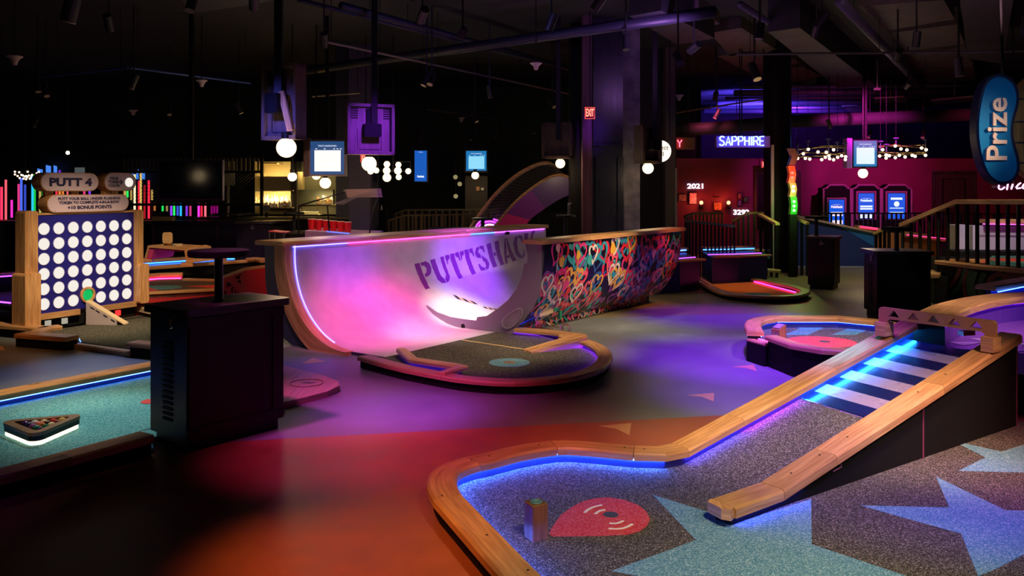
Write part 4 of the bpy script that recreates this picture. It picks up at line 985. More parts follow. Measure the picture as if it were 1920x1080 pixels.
top = BP(.60, .285, .06); bot = W(237, 608, .04); d_ = (bot-top); sd = Vector((-d_.y, d_.x, 0)).normalized()*.045
m = MB(); m.extr([top-sd, top+sd, bot+sd, bot-sd], (0, 0, .014)); m.build('ramp_plank', PALE, rp2)
for sg in (1, -1):
    m = MB(); A_ = top+sd*sg; m.extr([A_, top.lerp(bot, .8)+sd*sg, Vector(((top.lerp(bot, .8)+sd*sg).x, (top.lerp(bot, .8)+sd*sg).y, .036)), Vector((A_.x, A_.y, .036))], -sd*sg*.25); m.build('ramp_cheek', mat('lilac_cheek', (.45, .38, .42), .5), rp2)
m = MB()
for k in (.12, .26, .46, .66):
    A_ = top.lerp(bot, k)-sd*1.02; B_ = top.lerp(bot, k+.10)-sd*1.02; m.extr([A_-Vector((0, 0, .02)), B_-Vector((0, 0, .02)), B_-Vector((0, 0, .032)), A_-Vector((0, 0, .032))], sd.normalized()*-.003)
m.build('slots', BLACKM, rp2)
# ================================================================== LEFT MIDDLE COURSES
REDP = mat('red_paint', (.42, .01, .02), .5)
pk = thing('putting_course', 'red-sided putting course with a hot pink light strip behind the near counter', 'mini golf course', tuple(W(360, 560, 0)))
zp = .30
fr = [W(x, y, zp) for x, y in [(200,548),(262,548),(403,541),(500,533)]]
m = MB(); m.rail(fr, -.07, .03, .03); m.build('wood_rim', OAK, pk)
m = MB(); m.rail([p-Vector((0, 0, .03)) for p in fr], -.04, .0, .27, ch=.001); m.build('red_wall', REDP, pk)
bk = [W(x, y, zp+.05) for x, y in [(200,527),(262,516),(300,513),(342,512)]]
m = MB(); m.rail(bk, -.12, .02, .045); m.build('wood_rim', OAK, pk)
m = MB(); m.rail([p-Vector((0, 0, .045)) for p in bk], -.03, .0, .25, ch=.001); m.build('pink_wall', mat('pink_wall', (.7, .1, .3), .5), pk)
m = MB(); m.tube([p+Vector((.0, -.05, -.065)) for p in bk], .008, 6); m.build('led_strip', glow('led_pink_line', (1, .03, .2), 9), pk)
m = MB(); m.rail([W(344, 522, zp), W(410, 524, zp), W(500, 530, zp)], -.06, .02, .03); m.build('wood_rim', PALE, pk)
m = MB(); m.prism([(p.x, p.y) for p in (fr[0], fr[1], fr[2], fr[3], W(500, 526, zp), W(342, 519, zp), bk[2], bk[0])], .22, zp-.03); m.build('grey_turf', TURFG, pk)
m = MB(); cq = W(301, 539, zp-.03); m.prism([(cq.x+.26*math.cos(t*PI/12), cq.y+.22*math.sin(t*PI/12)) for t in range(24)], zp-.03, zp-.027); m.build('teal_spot', TURFT, pk)
m = MB(); m.prism([W(262, 545, zp-.03), W(262, 534, zp-.03), W(300, 546, zp-.03)], zp-.03, zp-.026); m.prism([W(350, 537, zp-.03), W(400, 535, zp-.03), W(440, 538, zp-.03), W(400, 540, zp-.03)], zp-.03, zp-.026); m.build('red_patch', TURFR, pk)
gb = thing('putting_course', 'long raised lane with blue and cyan light strips under a wooden arch', 'mini golf course', tuple(W(380, 510, 0)))
zg = .42
fr = [W(x, y, zg) for x, y in [(180,507),(262,501),(403,491),(488,485)]]; bk = [W(x, y, zg) for x, y in [(180,493),(262,487),(403,478),(440,478)]]
m = MB(); m.rail(fr, -.05, .08, .04); m.build('wood_rim', OAK, gb)
m = MB(); m.rail([p-Vector((0, 0, .04)) for p in fr], -.03, .05, .13, ch=.001); m.build('black_wall', BLACKM, gb)
m = MB(); m.rail(bk, -.05, .09, .04); m.build('wood_rim', OAK, gb)
m = MB(); m.rail([p-Vector((0, 0, .04)) for p in bk], -.02, .03, .1, ch=.001); m.build('blue_wall', INNER, gb)
m = MB(); m.tube([p+Vector((.02, -.06, -.06)) for p in bk], .008, 6); m.build('led_strip', glow('led_blue_cyan', (.03, .2, 1), 8), gb)
m = MB(); m.tube([p+Vector((-.02, .12, -.07)) for p in fr], .008, 6); m.build('led_strip', glow('led_purple2', (.5, .06, 1), 6), gb)
m = MB(); m.prism([(p.x, p.y) for p in fr+bk[::-1]], .30, .34); m.prism([(p.x, p.y) for p in fr+bk[::-1]], .0, .30, mi=1); m.build('lane_floor', [mat('sky_gloss', (.3, .5, .7), .3), BLACKM], gb)
m = MB(); m.rail([W(470, 483, zg+.03), W(488, 484, zg+.03), W(500, 487, zg+.03)], -.1, .1, .04); m.build('wood_rim', OAK, gb)
m = MB()
for (x, y) in ((263, 495), (421, 485)): m.box(W(x, y, zg-.02), (.06, .06, .13), .6)
m.build('peg', OAK, gb)
ar = thing('wooden_arch', 'trapezoid oak arch with pink inner faces straddling the blue-lit lane', 'arch', tuple(D(320, 490, 12.2)))
dA = 12.15
def arch_face(pl, dep, back, name, mt):
    m = MB(); m.extr([D(x, y, dep) for x, y in pl], (.15, .45, 0)); m.build(name, mt, ar)
arch_face([(345,463),(354,466),(364,492),(349,494)], dA-.2, 0, 'arch_leg', OAK)
arch_face([(277,461),(281,461),(274,487),(270,487)], dA+.1, 0, 'arch_leg', OAK)
arch_face([(277,460),(355,465),(353,470),(278,464)], dA, 0, 'arch_beam', OAK)
m = MB(); m.extr([D(x, y, dA+.02) for x, y in ((281,465),(289,465),(284,485),(275,487))], (.15, .4, 0)); m.extr([D(x, y, dA+.02) for x, y in ((281,464),(345,469),(344,472),(281,467))], (.1, .4, 0)); m.build('inner_face', mat('pink_paint', (.6, .05, .22), .5), ar)
m = MB(); m.box(D(351, 496, dA-.2), (.16, .3, .04), .3); m.box(D(276, 488, dA+.1), (.16, .3, .04), .3); m.build('arch_foot', OAK, ar)
hd = thing('head_sculpture', 'blocky oak head figure sitting on top of the wooden arch', 'ornament', tuple(D(316, 464, dA+.15)))
m = MB(); m.rbox(D(314, 446, dA+.15), (.135, .12, .155), .03, .4, axis='Y'); m.build('head', wood('light_oak', (.55, .33, .14), (.72, .48, .24)), hd)
m = MB(); m.box(D(316, 459, dA+.15), (.05, .05, .07), .4); m.build('neck', OAK, hd)
m = MB(); m.rbox(D(323, 461, dA+.2), (.28, .1, .06), .02, .25, axis='Y'); m.build('shoulders', PALE, hd)
m = MB(); m.box(D(326, 462, dA+.12), (.06, .04, .03), .3); m.build('neck_band', mat('grey_band', (.2, .22, .2), .4), hd)
rx = thing('ramp_box', 'red ramp block with a black squiggle pattern on its sloping side', 'ramp box', tuple(W(470, 560, 0)))
dR = 9.6
m = MB(); pts = [(419,522),(460,509),(460,552),(419,556)]
A_ = [D(419, 522, 9.5), D(460, 507, 9.9), D(460, 556, 9.9), D(419, 560, 9.5)]
A_[2].z = 0; A_[3].z = 0
m.extr(A_, (-.04, .08, 0)); m.build('pattern_side', REDP, rx)
m = MB(); rr = random.Random(5); nrm = (A_[1]-A_[0]).cross(A_[2]-A_[0]).normalized(); nrm = nrm if nrm.y < 0 else -nrm
ux = (A_[1]-A_[0]); ux.z = 0; L_ = ux.length; ux.normalize()
for k in range(26):
    x = .02+(k*.618 % 1)*(L_-.05); z = rr.uniform(.04, .55+.5*(x/L_)*.25); r_ = .022; a0 = rr.uniform(0, 6)
    if z > A_[0].z+(A_[1].z-A_[0].z)*x/L_-.03: continue
    m.tube([A_[3]+ux*(x+r_*math.cos(a0+t*.7))+Vector((0, 0, z+r_*math.sin(a0+t*.7)))+nrm*.004 for t in range(6)], .008, 4)
m.build('squiggle_pattern', BLACKM, rx)
m = MB(); A2 = [D(460, 507, 9.9), D(515, 500, 10.4), D(515, 560, 10.4), D(460, 556, 9.9)]; A2[2].z = 0; A2[3].z = 0
m.extr(A2, (-.04, .08, 0)); m.build('red_side', mat('bright_red_paint', (.6, .01, .02), .4), rx)
m = MB(); m.extr([A_[0]+Vector((0,0,.02)), A_[1]+Vector((0,0,.02)), A_[1], A_[0]], (-.05, .1, 0)); m.extr([A2[0]+Vector((0,0,.03)), A2[1]+Vector((0,0,.03)), A2[1], A2[0]], (-.02, .05, 0)); m.build('oak_edge', OAK, rx)
m = MB(); m.rail([W(458, 541, .1), W(480, 539, .1), W(503, 549, .1)], -.05, .1, .04); one(m, 'oak_rim', OAK, 'short pale oak rim piece by the foot of the red ramp block', 'course rim')
m = MB(); m.rail([D(-20, 512, 12.5), D(40, 508, 12.8)], -.05, .1, .04)
lf = thing('putting_course', 'violet-lit putting course cut by the left edge behind the token board', 'mini golf course', (-7.3, 11.5, 0))
m.build('wood_rim', OAK, lf)
m = MB(); m.tube([D(-20, 520, 12.3), D(38, 516, 12.6)], .010, 6); m.build('led_strip', LEDP, lf)
m = MB(); m.extr([D(-20, 517, 12.4), D(38, 513, 12.7), Vector((D(38, 513, 12.7).x, 12.7, 0)), Vector((D(-20, 517, 12.4).x, 12.4, 0))], (0, .1, 0)); m.build('course_wall', BLACKM, lf)
lf2 = thing('putting_course', 'teal-spotted putting course at the left edge beside the oak post', 'mini golf course', (-6, 9.8, 0))
m = MB(); m.tube([D(-20, 564, 10.3), D(20, 568, 10.3)], .010, 6); m.build('led_strip', LEDP, lf2)
m = MB(); m.prism([W(-30, 575, .1), W(20, 577, .1), W(24, 597, .1), W(-30, 592, .1)], .03, .12); m.build('grey_turf', TURFG, lf2)
m = MB(); m.prism([W(-20, 583, .12), W(15, 582, .12), W(16, 588, .12), W(-20, 590, .12)], .12, .123); m.build('teal_spot', TURFT, lf2)
m = MB(); m.rail([W(-30, 570, .2), W(25, 574, .2)], -.1, .03, .05); m.build('wood_rim', OAKD, lf2)
# ================================================================== RIGHT MIDDLE : far orange course and lit drums
oc = thing('putting_course', 'far orange turf putting course with a magenta light strip and rounded oak rim', 'mini golf course', tuple(W(1410, 540, 0)))
zo = .09
pth = [W(x, y, zo) for x, y in [(1301,518),(1318,533),(1342,546),(1372,552),(1430,556),(1480,556),(1510,552),(1522,546),(1512,540),(1490,534),(1422,522)]]
course(oc, smooth(pth, 1), .14, .03, .035, 0, side=-1, led=None)
m = MB(); ip = offset(smooth(pth, 1), -.08); m.prism([(p.x, p.y) for p in ip]+[(W(1335, 534, .03).x, W(1335, 534, .03).y)], .004, .04); m.build('orange_turf', TURFO, oc)
m = MB(); cq = W(1419, 552, .04); m.prism([(cq.x+.2*math.cos(t*PI/12), cq.y+.14*math.sin(t*PI/12)) for t in range(24)], .04, .043); m.build('teal_spot', TURFT, oc)
m = MB(); A_, B_ = W(1414, 528, .06), W(1492, 548, .06); m.tube([A_, B_], .008, 6); m.build('led_strip', glow('led_hot', (1, .02, .35), 9), oc)
m = MB(); A_, B_ = W(1301, 517, .2), W(1338, 540, .06); dr = (B_-A_).normalized(); sd = Vector((-dr.y, dr.x, 0)).normalized()
for k in (-1, 1): m.extr([A_+sd*k*.04+sd*.02, A_+sd*k*.04-sd*.02, B_+sd*k*.04-sd*.02, B_+sd*k*.04+sd*.02], (0, 0, -.04))
m.build('ball_chute', OAK, oc)
m = MB(); m.tube([D(1303, 517, 14)+Vector((.04*math.cos(t*PI/8), 0, .04*math.sin(t*PI/8))) for t in range(16)], .010, 6, closed=True); m.build('chute_ring', OAK, oc)
BLUEB = mat('blue_lit_box', (.03, .03, .16), .4)  # blue light on the boxes is put into their base colour
def drum(label, pts_px, ztop, depth, rimmat, ledm, led_px=None, zbot=0):
    t = thing('raised_course', label, 'mini golf course', tuple(W(*pts_px[len(pts_px)//2], ztop)-Vector((0, 0, ztop-zbot))))
    P = [W(x, y, ztop) for x, y in pts_px]; back = [p+Vector((.1, depth, 0)) for p in P]
    m = MB(); m.prism([(p.x, p.y) for p in P+back[::-1]], zbot, ztop-.03); m.build('body', BLUEB, t)
    m = MB(); m.rail(P, -.05, .12, .03); m.build('wood_rim', rimmat, t)
    m = MB(); m.rail([p+Vector((0, 0, .05)) for p in back], -.1, .08, .035); m.build('wood_rim', rimmat, t)
    m = MB(); m.tube([p+Vector((0, -.12, .01)) for p in back], .01, 6); m.build('led_strip', ledm, t)
    m = MB(); m.tube([p+Vector((0, .30, -.01)) for p in P], .007, 6); m.build('led_strip', LEDP, t)
    return t
drum('blue-lit raised course with violet light strips behind the heart mural', [(1180,488),(1230,487),(1275,487),(1312,484)], .48, 1.6, wood('rosy_oak', (.4, .14, .08), (.6, .25, .14)), LEDL)
drum('dark box-shaped raised course with a thin rim left of the traffic light counter', [(1335,479),(1385,478),(1438,476)], .45, 1.2, wood('rosy_oak', (.4, .14, .08), (.6, .25, .14)), glow('led_sky_line', (.05, .25, 1), 4))
sp_ = thing('raised_course', 'low blue putting step glimpsed through the posts beside the traffic light counter', 'mini golf course', tuple(W(1430, 520, 0)))
m = MB(); m.rail([D(1400, 466, 15.6), D(1460, 468, 15.6)], -.05, .1, .04); m.build('wood_rim', OAK, sp_)
m = MB(); m.extr([D(1400, 470, 15.6), D(1460, 472, 15.6), D(1460, 486, 15.6), D(1400, 485, 15.6)], (0, .05, 0)); m.build('teal_side', mat('teal_paint', (.05, .3, .45), .5), sp_)
m = MB(); m.rail([D(1436, 503, 14.6), D(1460, 505, 14.6)], -.05, .12, .05); m.build('wood_step', OAK, sp_); m = MB(); m.extr([D(1402, 486, 15.65), D(1460, 486, 15.65), Vector((D(1460, 486, 15.65).x, 15.65, 0)), Vector((D(1402, 486, 15.65).x, 15.65, 0))], (0, .05, 0)); m.build('base', BLACKM, sp_)
# ================================================================== RIGHT : long sloping wall course
sl = thing('ramp_course', 'long navy and teal sloping course wall with an orange section at the right', 'mini golf ramp', (6.0, 16.4, 0))
def face(root, name, pl, dep, th, mt): m = MB(); m.extr([D(x, y, dep) for x, y in pl], (0, th, 0)); return m.build(name, mt, root)
NV = mat('navy_wall', (.03, .04, .11), .5); TL = mat('teal_wall', (.03, .17, .30), .5); OG = mat('orange_wall', (.75, .22, .04), .5); PU = mat('plum_wall', (.20, .02, .20), .5)
face(sl, 'navy_panel', [(1485,404),(1645,437),(1645,500.4),(1485,500.4)], 16.5, .1, NV)
face(sl, 'teal_panel', [(1572,422.5),(1645,437.5),(1645,466)], 16.49, .02, TL)
face(sl, 'orange_panel', [(1645,437),(1690,437),(1690,500.4),(1645,500.4)], 16.5, .1, OG)
face(sl, 'orange_panel', [(1690,441),(1765,450),(1765,500.4),(1690,500.4)], 16.7, .1, OG)
face(sl, 'plum_panel', [(1765,450),(1800,455),(1800,500.4),(1765,500.4)], 16.6, .1, PU)
m = MB(); m.rail([D(1485, 402, 16.5), D(1645, 435.5, 16.5)], -.1, .12, .04); m.rail([D(1690, 439, 16.6), D(1800, 453, 16.6)], -.1, .1, .04); m.build('oak_edge', OAK, sl)
m = MB(); m.rail([D(1485, 499, 16.4), D(1650, 499, 16.4)], -.02, .02, .04, ch=.002); m.build('kick_strip', mat('kick_tan', (.5, .4, .28), .4), sl)
m = MB(); m.rail([D(1606, 422, 16.9), D(1650, 428, 16.9)], -.1, .1, .06); m.rail([D(1700, 434, 17.0), D(1735, 438, 17)], -.1, .1, .06); m.build('oak_block', OAK, sl)
m = MB(); m.tube([D(1614, 425, 16.75), D(1645, 429, 16.75)], .02, 6); m.build('led_strip', glow('led_red_line', (1, .03, .12), 2.5), sl); m = MB(); m.tube([D(1700, 440, 16.5), D(1795, 450, 16.45)], .010, 6); m.build('led_strip', glow('led_pink_faint', (1, .05, .3), 1.6), sl)
# white panelled course behind the railing
wp = thing('raised_course', 'lilac-white panelled raised course behind the black railing at the right edge', 'mini golf course', (7.5, 13.2, 0))
WPM = mat('lilac_white_panel', (.50, .44, .52), .5)
face(wp, 'panel', [(1792,422),(1822,422),(1822,500),(1792,500)], 13.2, .3, WPM)
face(wp, 'panel', [(1824,423),(1990,425),(1990,500),(1824,500)], 13.0, .2, WPM)
m = MB(); m.rail([D(1843, 411, 13), D(1995, 411, 13)], -.1, .12, .06); m.build('oak_rail', OAK, wp)
m = MB(); m.tube([D(1843, 420, 12.85), D(1995, 422, 12.85)], .008, 6); m.build('led_strip', glow('led_magenta_faint', (1, .1, .8), 2.5), wp)
m = MB(); m.box((7.9, 12.85, .30), (2.6, .5, .58)); m.build('base', BLACKM, wp)
# raised deck with mural side
dk = thing('raised_deck', 'raised golf deck with a dark painted side and oak edge below the railing', 'deck', (6.0, 11.2, 0))
DK = [D(1757, 491, 11.6), D(1830, 497, 10.9), D(1925, 506, 10.3), D(2000, 515, 9.8)]
zd = .55
for p in DK: p.z = zd
pts_ = [(p.x, p.y) for p in DK]+[(9.5, 9.7), (9.5, 12.6), (DK[0].x+.3, 12.6)]
m = MB(); m.prism(pts_, 0, zd-.03); m.build('deck_body', BLACKM, dk)
m = MB(); m.rail(DK, -.02, .10, .05); 
m = MB(); m.rail(DK, -.12, .04, .05); m.build('oak_edge', OAK, dk)
m = MB(); m.prism([(p.x, p.y) for p in (D(1860, 480, 12.1), D(1990, 480, 12.1), D(1990, 480, 10.6), D(1850, 480, 11.3))], zd-.03, zd+.02); m.build('teal_turf', TURFT, dk)
m = MB(); cq = D(1905, 490, 11.4); m.prism([(cq.x+.35*math.cos(t*PI/12), cq.y+.25*math.sin(t*PI/12)) for t in range(24)], zd+.02, zd+.024); m.build('red_target', TURFR, dk)
m = MB(); m.extr([D(x, y, 11.5) for x, y in ((1790,488),(1856,488),(1852,499),(1800,497))], (.05, .1, 0)); m.build('red_kerb', mat('coral_kerb', (.8, .2, .15), .5), dk)
m = MB(); m.rail([D(1783, 485, 11.5), D(1805, 486, 11.4), D(1857, 486, 11.7)], -.08, .06, .04); m.build('oak_block', OAK, dk)
m = MB(); cols = [mat('mural_dark_red', (.16, .012, .02), .6), mat('mural_dark_green', (.01, .07, .04), .6), mat('mural_dark_blue', (.015, .02, .07), .6)]
def wallpt(x, y, off=.005):
    for A_, B_ in zip(DK[:-1], DK[1:]):
        n_ = Vector((-(B_-A_).y, (B_-A_).x, 0)).normalized(); n_ = n_ if n_.y < 0 else -n_
        q = hitplane(x, y, A_, n_)
        if q.x <= B_.x: break
    return q+n_*off
for k, (pl, mi, wd) in enumerate((([(1745,556),(1775,545),(1795,520),(1800,503)], 0, 7), ([(1760,562),(1790,550),(1806,525),(1810,503)], 1, 8), ([(1812,560),(1806,530),(1816,506)], 0, 6), ([(1826,560),(1818,535),(1826,508)], 1, 16), ([(1842,556),(1836,535),(1846,512)], 1, 10), ([(1850,540),(1858,520),(1880,512)], 0, 10), ([(1862,532),(1880,525),(1905,520)], 2, 10), ([(1880,520),(1900,512),(1925,516)], 0, 12), ([(1905,528),(1925,522)], 0, 10))):
    pl = [Vector((x, y, 0)) for x, y in pl]; sm = smooth(pl, 3); b = len(m.v)
    for i, p in enumerate(sm):
        d_ = (sm[min(i+1, len(sm)-1)]-sm[max(i-1, 0)]).normalized(); n_ = Vector((-d_.y, d_.x, 0))*wd/2
        m.v += [wallpt(p.x+n_.x, p.y+n_.y, .004+.001*k), wallpt(p.x-n_.x, p.y-n_.y, .004+.001*k)]
    for i in range(len(sm)-1): m.face((b+2*i, b+2*i+2, b+2*i+3, b+2*i+1), mi)
m.build('painted_swirls', cols, dk, recalc=False)
st = thing('step_platform', 'small oak step behind the right counter below the railing end', 'step', tuple(W(1758, 560, 0)))
m = MB(); m.extr([D(1742, 505, 11.9), D(1770, 505, 11.9), D(1760, 516, 11.2), D(1742, 516, 11.2)], (0, 0, -.04)); m.build('tread', OAK, st)
m = MB(); q = D(1752, 512, 11.5); m.box((q.x, q.y, (q.z-.03)/2), (.2, .4, q.z-.03)); m.build('step_body', BLACKM, st)
bb = thing('putting_course', 'bright blue-walled course with pale oak rim at the right edge behind the bowl', 'mini golf course', (5.4, 8.4, 0))
A_, B_ = D(1858, 532, 8.9), D(1990, 507, 9.3)
zq = A_.z; B_.z = zq
A_ = Vector((A_.x, A_.y, zq))
P0 = W(1858, 536, .5); P1_ = W(1990, 513, .5)
m = MB(); m.rail([P0, P1_], -.16, .05, .05); m.build('wood_rim', PALE, bb)
m = MB(); m.extr([P0-Vector((0,0,.05)), P1_-Vector((0,0,.05)), Vector((P1_.x, P1_.y, 0)), Vector((P0.x, P0.y, 0))], (0, .1, 0)); m.build('blue_wall', mat('bright_blue_wall', (.01, .05, .55), .4), bb)
m = MB(); m.tube([P0+Vector((.05, -.04, -.06)), P1_+Vector((0, -.04, -.06))], .006, 6); m.build('led_strip', LEDL, bb)
# ================================================================== RAILINGS
def railing(label, pts, zb, nb, hm, pm=BLACK, r=.014, hw=.06, group=None, th=.04, mid=None):
    """pts: handrail points; zb: list of foot heights"""
    t = thing('railing', label, 'railing', (pts[0].x, pts[0].y, zb[0]), group)
    m = MB(); m.rail(pts, -hw/2, hw/2, th, ch=.006); m.build('handrail', hm, t)
    L_ = [0]
    for i in range(1, len(pts)): L_.append(L_[-1]+(pts[i]-pts[i-1]).length)
    first = None
    for k in range(nb):
        s = L_[-1]*(k+.15)/(nb-.7); s = min(s, L_[-1])
        for i in range(1, len(pts)):
            if s <= L_[i]+1e-9: break
        f = (s-L_[i-1])/(L_[i]-L_[i-1]); p = pts[i-1].lerp(pts[i], f); z0 = zb[i-1]*(1-f)+zb[i]*f
        m = MB(); m.box((p.x, p.y, (p.z-th+z0)/2), (2*r, 2*r, p.z-th-z0)); m.build('baluster', pm, t)
    if mid is not None:
        m = MB(); m.tube([Vector((p.x, p.y, z0+mid)) for p, z0 in zip(pts, zb)], .012, 6); m.build('bottom_bar', pm, t)
    return t
railing('black railing with a sloping oak handrail along the right edge of the raised deck', [D(1690, 418, 12.2), D(1795, 374, 11.4), D(1860, 374, 10.9), D(1925, 374, 10.4), D(1998, 374, 9.9)], [0.0, .55, .55, .55, .55], 17, OAK, r=.018, hw=.1, th=.06)
railing('thin black railing across the front of the three ticket screens', [D(1540, 398.5, 18), D(1795, 398.5, 18)], [0, 0], 30, BLACK, r=.016, hw=.03, th=.03)
railing('black railing behind the white panelled course at the right', [D(1800, 400, 17.5), D(1990, 400, 17.5)], [0, 0], 16, BLACK, r=.016, hw=.03, th=.03)
railing('short oak-capped stair rail beside the orange wall section', [D(1641, 436, 14.2), D(1668, 424, 13.8)], [0, 0], 4, OAK, r=.02, hw=.08)
railing('oak-topped railing crossing in front of the pillar and the dim doorway', [D(1374, 412, 16.2), D(1403, 397, 16), D(1482, 397, 16)], [0, 0, 0], 11, OAK, r=.016, hw=.08)
railing('short sloping oak stair rail left of the traffic light column', [D(1425, 400, 15), D(1458, 418, 14.6)], [0, 0], 4, OAK, r=.02, hw=.1)
railing('short sloping oak stair rail under the traffic light column', [D(1492, 406, 15), D(1515, 417, 14.8)], [0, 0], 3, OAK, r=.02, hw=.1)
railing('black stair railing left of the pixel number sign', [D(1284, 404, 16), D(1300, 398, 16.2), D(1355, 398, 16.4)], [0, 0, 0], 12, mat('dark_handrail', (.03, .025, .025), .5), r=.014, hw=.05)
railing('low black railing with a thin metal top in front of the sconces', [D(1285, 412, 15), D(1378, 422, 14.4)], [0, 0], 14, mat('steel_rail', (.2, .2, .22), .3, .8), r=.012, hw=.04)
railing('dark railing with warm-lit balusters between the halfpipe and the bar', [D(728, 412, 17), D(758, 402, 17), D(890, 400, 17)], [.0, 0, 0], 22, mat('bronze_rail', (.12, .07, .03), .4, .3), pm=mat('bronze_baluster', (.10, .055, .02), .4), r=.016, hw=.05)
railing('upper dark counter rail behind the warm-lit balusters', [D(740, 400, 18.5), D(760, 392, 18.5), D(935, 391, 18.5)], [0, 0, 0], 16, mat('olive_rail', (.06, .05, .02), .4), pm=mat('bronze_baluster', (.10, .055, .02), .4), r=.02, hw=.1)
# ================================================================== BACK WALL RIGHT
def slab(name, px, y0, y1, d, th, mt, root=None, **k):
    m = MB(); m.extr([D(px[0], y0, d), D(px[1], y0, d), D(px[1], y1, d), D(px[0], y1, d)], (0, th, 0)); return m.build(name, mt, root, **k) if root else m
ko = thing('screen_housing', 'triple arched dark housing with dotted lilac borders around the ticket screens', 'kiosk', (7.9, 18.9, 0))
KD = mat('kiosk_dark', (.006, .009, .006), .9, spec=.05); KB = mat('kiosk_border', (.24, .17, .20), .5)
dK = 18.9
for x0, x1 in ((1543, 1597), (1597, 1653), (1653, 1711)):
    w_ = x1-x0; sh = [(x0, 500), (x0, 352), (x0+5, 352), (x0+13, 345.5), (x1-13, 345.5), (x1-5, 352), (x1, 352), (x1, 500)]
    m = MB(); m.extr([D(x, y, dK) for x, y in sh], (0, .3, 0)); m.build('arch_panel', KD, ko)
    m = MB(); pth_ = [D(x, y, dK-.01) for x, y in [(x0+1.5, 500), (x0+1.5, 353.5), (x0+6, 353.5), (x0+13.5, 347), (x1-13.5, 347), (x1-6, 353.5), (x1-1.5, 353.5), (x1-1.5, 500)]]
    m.tube(pth_, .022, 4); m.build('dotted_border', KB, ko)
BLS = glow('screen_blue', (.005, .10, .75), 1.0); WHS = glow('screen_white', (.75, .85, 1), 1.2); CYS = glow('screen_pale', (.25, .55, 1), 1.2); WRM = glow('screen_peach', (1, .75, .85), 1.2)
def kiosk(label, x0, x1, y0, y1, kind):
    t = thing('ticket_screen', label, 'screen', tuple(D((x0+x1)/2, y1, dK-.05)), 'portrait ticket screens')
    m = MB(); m.extr([D(x, y, dK-.05) for x, y in ((x0-4, y0-4), (x1+4, y0-4), (x1+4, y1+2), (x0-4, y1+2))], (0, .05, 0)); m.build('surround', KB, t)
    m = MB(); m.extr([D(x, y, dK-.06) for x, y in ((x0-1.5, y0-1.5), (x1+1.5, y0-1.5), (x1+1.5, y1), (x0-1.5, y1))], (0, .02, 0)); m.build('bezel', BLACK, t)
    m = MB(); m.extr([D(x, y, dK-.07) for x, y in ((x0, y0), (x1, y0), (x1, y1), (x0, y1))], (0, .015, 0)); m.build('display', BLS, t)
    m = MB(); xc = (x0+x1)/2; dd = dK-.075; px1 = dd/F
    if kind < 2:
        put_text(m, 'Puttshack', D(xc, y0+13.5, dd), (1, 0, 0), (0, 0, 1), 6*px1, .3*px1, width=(x1-x0)*.78*px1, off=.001)
        put_text(m, 'WELCOME TO', D(xc, y0+9.5, dd), (1, 0, 0), (0, 0, 1), 2*px1, 0, width=(x1-x0)*.5*px1, off=.001)
        for (ya, yb) in ((23, 26), (27.5, 30.5)): m.extr([D(x0+3, y0+ya, dd), D(x1-3, y0+ya, dd), D(x1-3, y0+yb, dd), D(x0+3, y0+yb, dd)], (0, .004, 0))
        for k in range(4):
            xa = x0+2+k*(x1-x0-4)/4; m.extr([D(xa, y1-8, dd), D(xa+(x1-x0-4)/4-1, y1-8, dd), D(xa+(x1-x0-4)/4-1, y1-1, dd), D(xa, y1-1, dd)], (0, .004, 0))
    else:
        m.extr([D(x0+5, y0+8, dd), D(x1-5, y0+8, dd), D(x1-5, y0+12, dd), D(x0+5, y0+12, dd)], (0, .004, 0))
        m.lathe([(.06, 0), (.06, .003)], D(xc, y0+20, dd), 16, M=Matrix.Rotation(PI/2, 3, 'X'))
        m.extr([D(x0+3, y0+27, dd), D(x1-3, y0+27, dd), D(x1-3, y0+28.5, dd), D(x0+3, y0+28.5, dd)], (0, .004, 0))
        m.extr([D(x0+3, y0+35, dd), D(x1-3, y0+35, dd), D(x1-3, y0+36, dd), D(x0+3, y0+36, dd)], (0, .004, 0))
    m.build('interface', WRM if kind == 0 else WHS, t, recalc=False)
kiosk('lowest blue ticket screen, leftmost of the three arches', 1555, 1583, 374.5, 421, 0)
kiosk('blue ticket screen with peach buttons in the middle arch', 1610, 1639, 362.5, 410, 1)
kiosk('blue ticket screen showing a round figure icon in the right arch', 1665.5, 1697, 362.5, 410, 2)
# doors
dr_ = MB(); dr_.extr([D(1748, 320, 19.58), D(1832, 320, 19.58), D(1832, 431, 19.58), D(1748, 431, 19.58)], (0, .05, 0))
DW = wood('brown_door', (.03, .03, .02), (.06, .058, .04), .5, (2, 25))
d1 = struct(dr_, 'door_1', DW)
m = MB(); m.tube([D(1768, 431, 19.55), D(1768, 335, 19.55), D(1810, 335, 19.55), D(1810, 431, 19.55)], .012, 4); ORG[d1.name] = ORG[d1.name]; m.build('panel_line', BLACKM, d1)
m = MB(); m.tube([D(1752, 431, 19.55), D(1752, 324, 19.55), D(1828, 324, 19.55), D(1828, 431, 19.55)], .02, 4); m.build('door_frame', DW, d1)
m = MB(); m.extr([D(1421, 326, 19.57), D(1446, 326, 19.57), D(1446, 431, 19.57), D(1421, 431, 19.57)], (0, .04, 0)); d2 = struct(m, 'door_2', BLACKM)
m = MB(); m.tube([D(1418, 431, 19.54), D(1418, 323, 19.54), D(1450, 323, 19.54)], .04, 4); m.build('door_frame', DW, d2)
m = MB(); m.extr([D(1492, 320, 19.57), D(1502, 320, 19.57), D(1502, 431, 19.57), D(1492, 431, 19.57)], (0, .04, 0)); d3 = struct(m, 'door_3', DW)
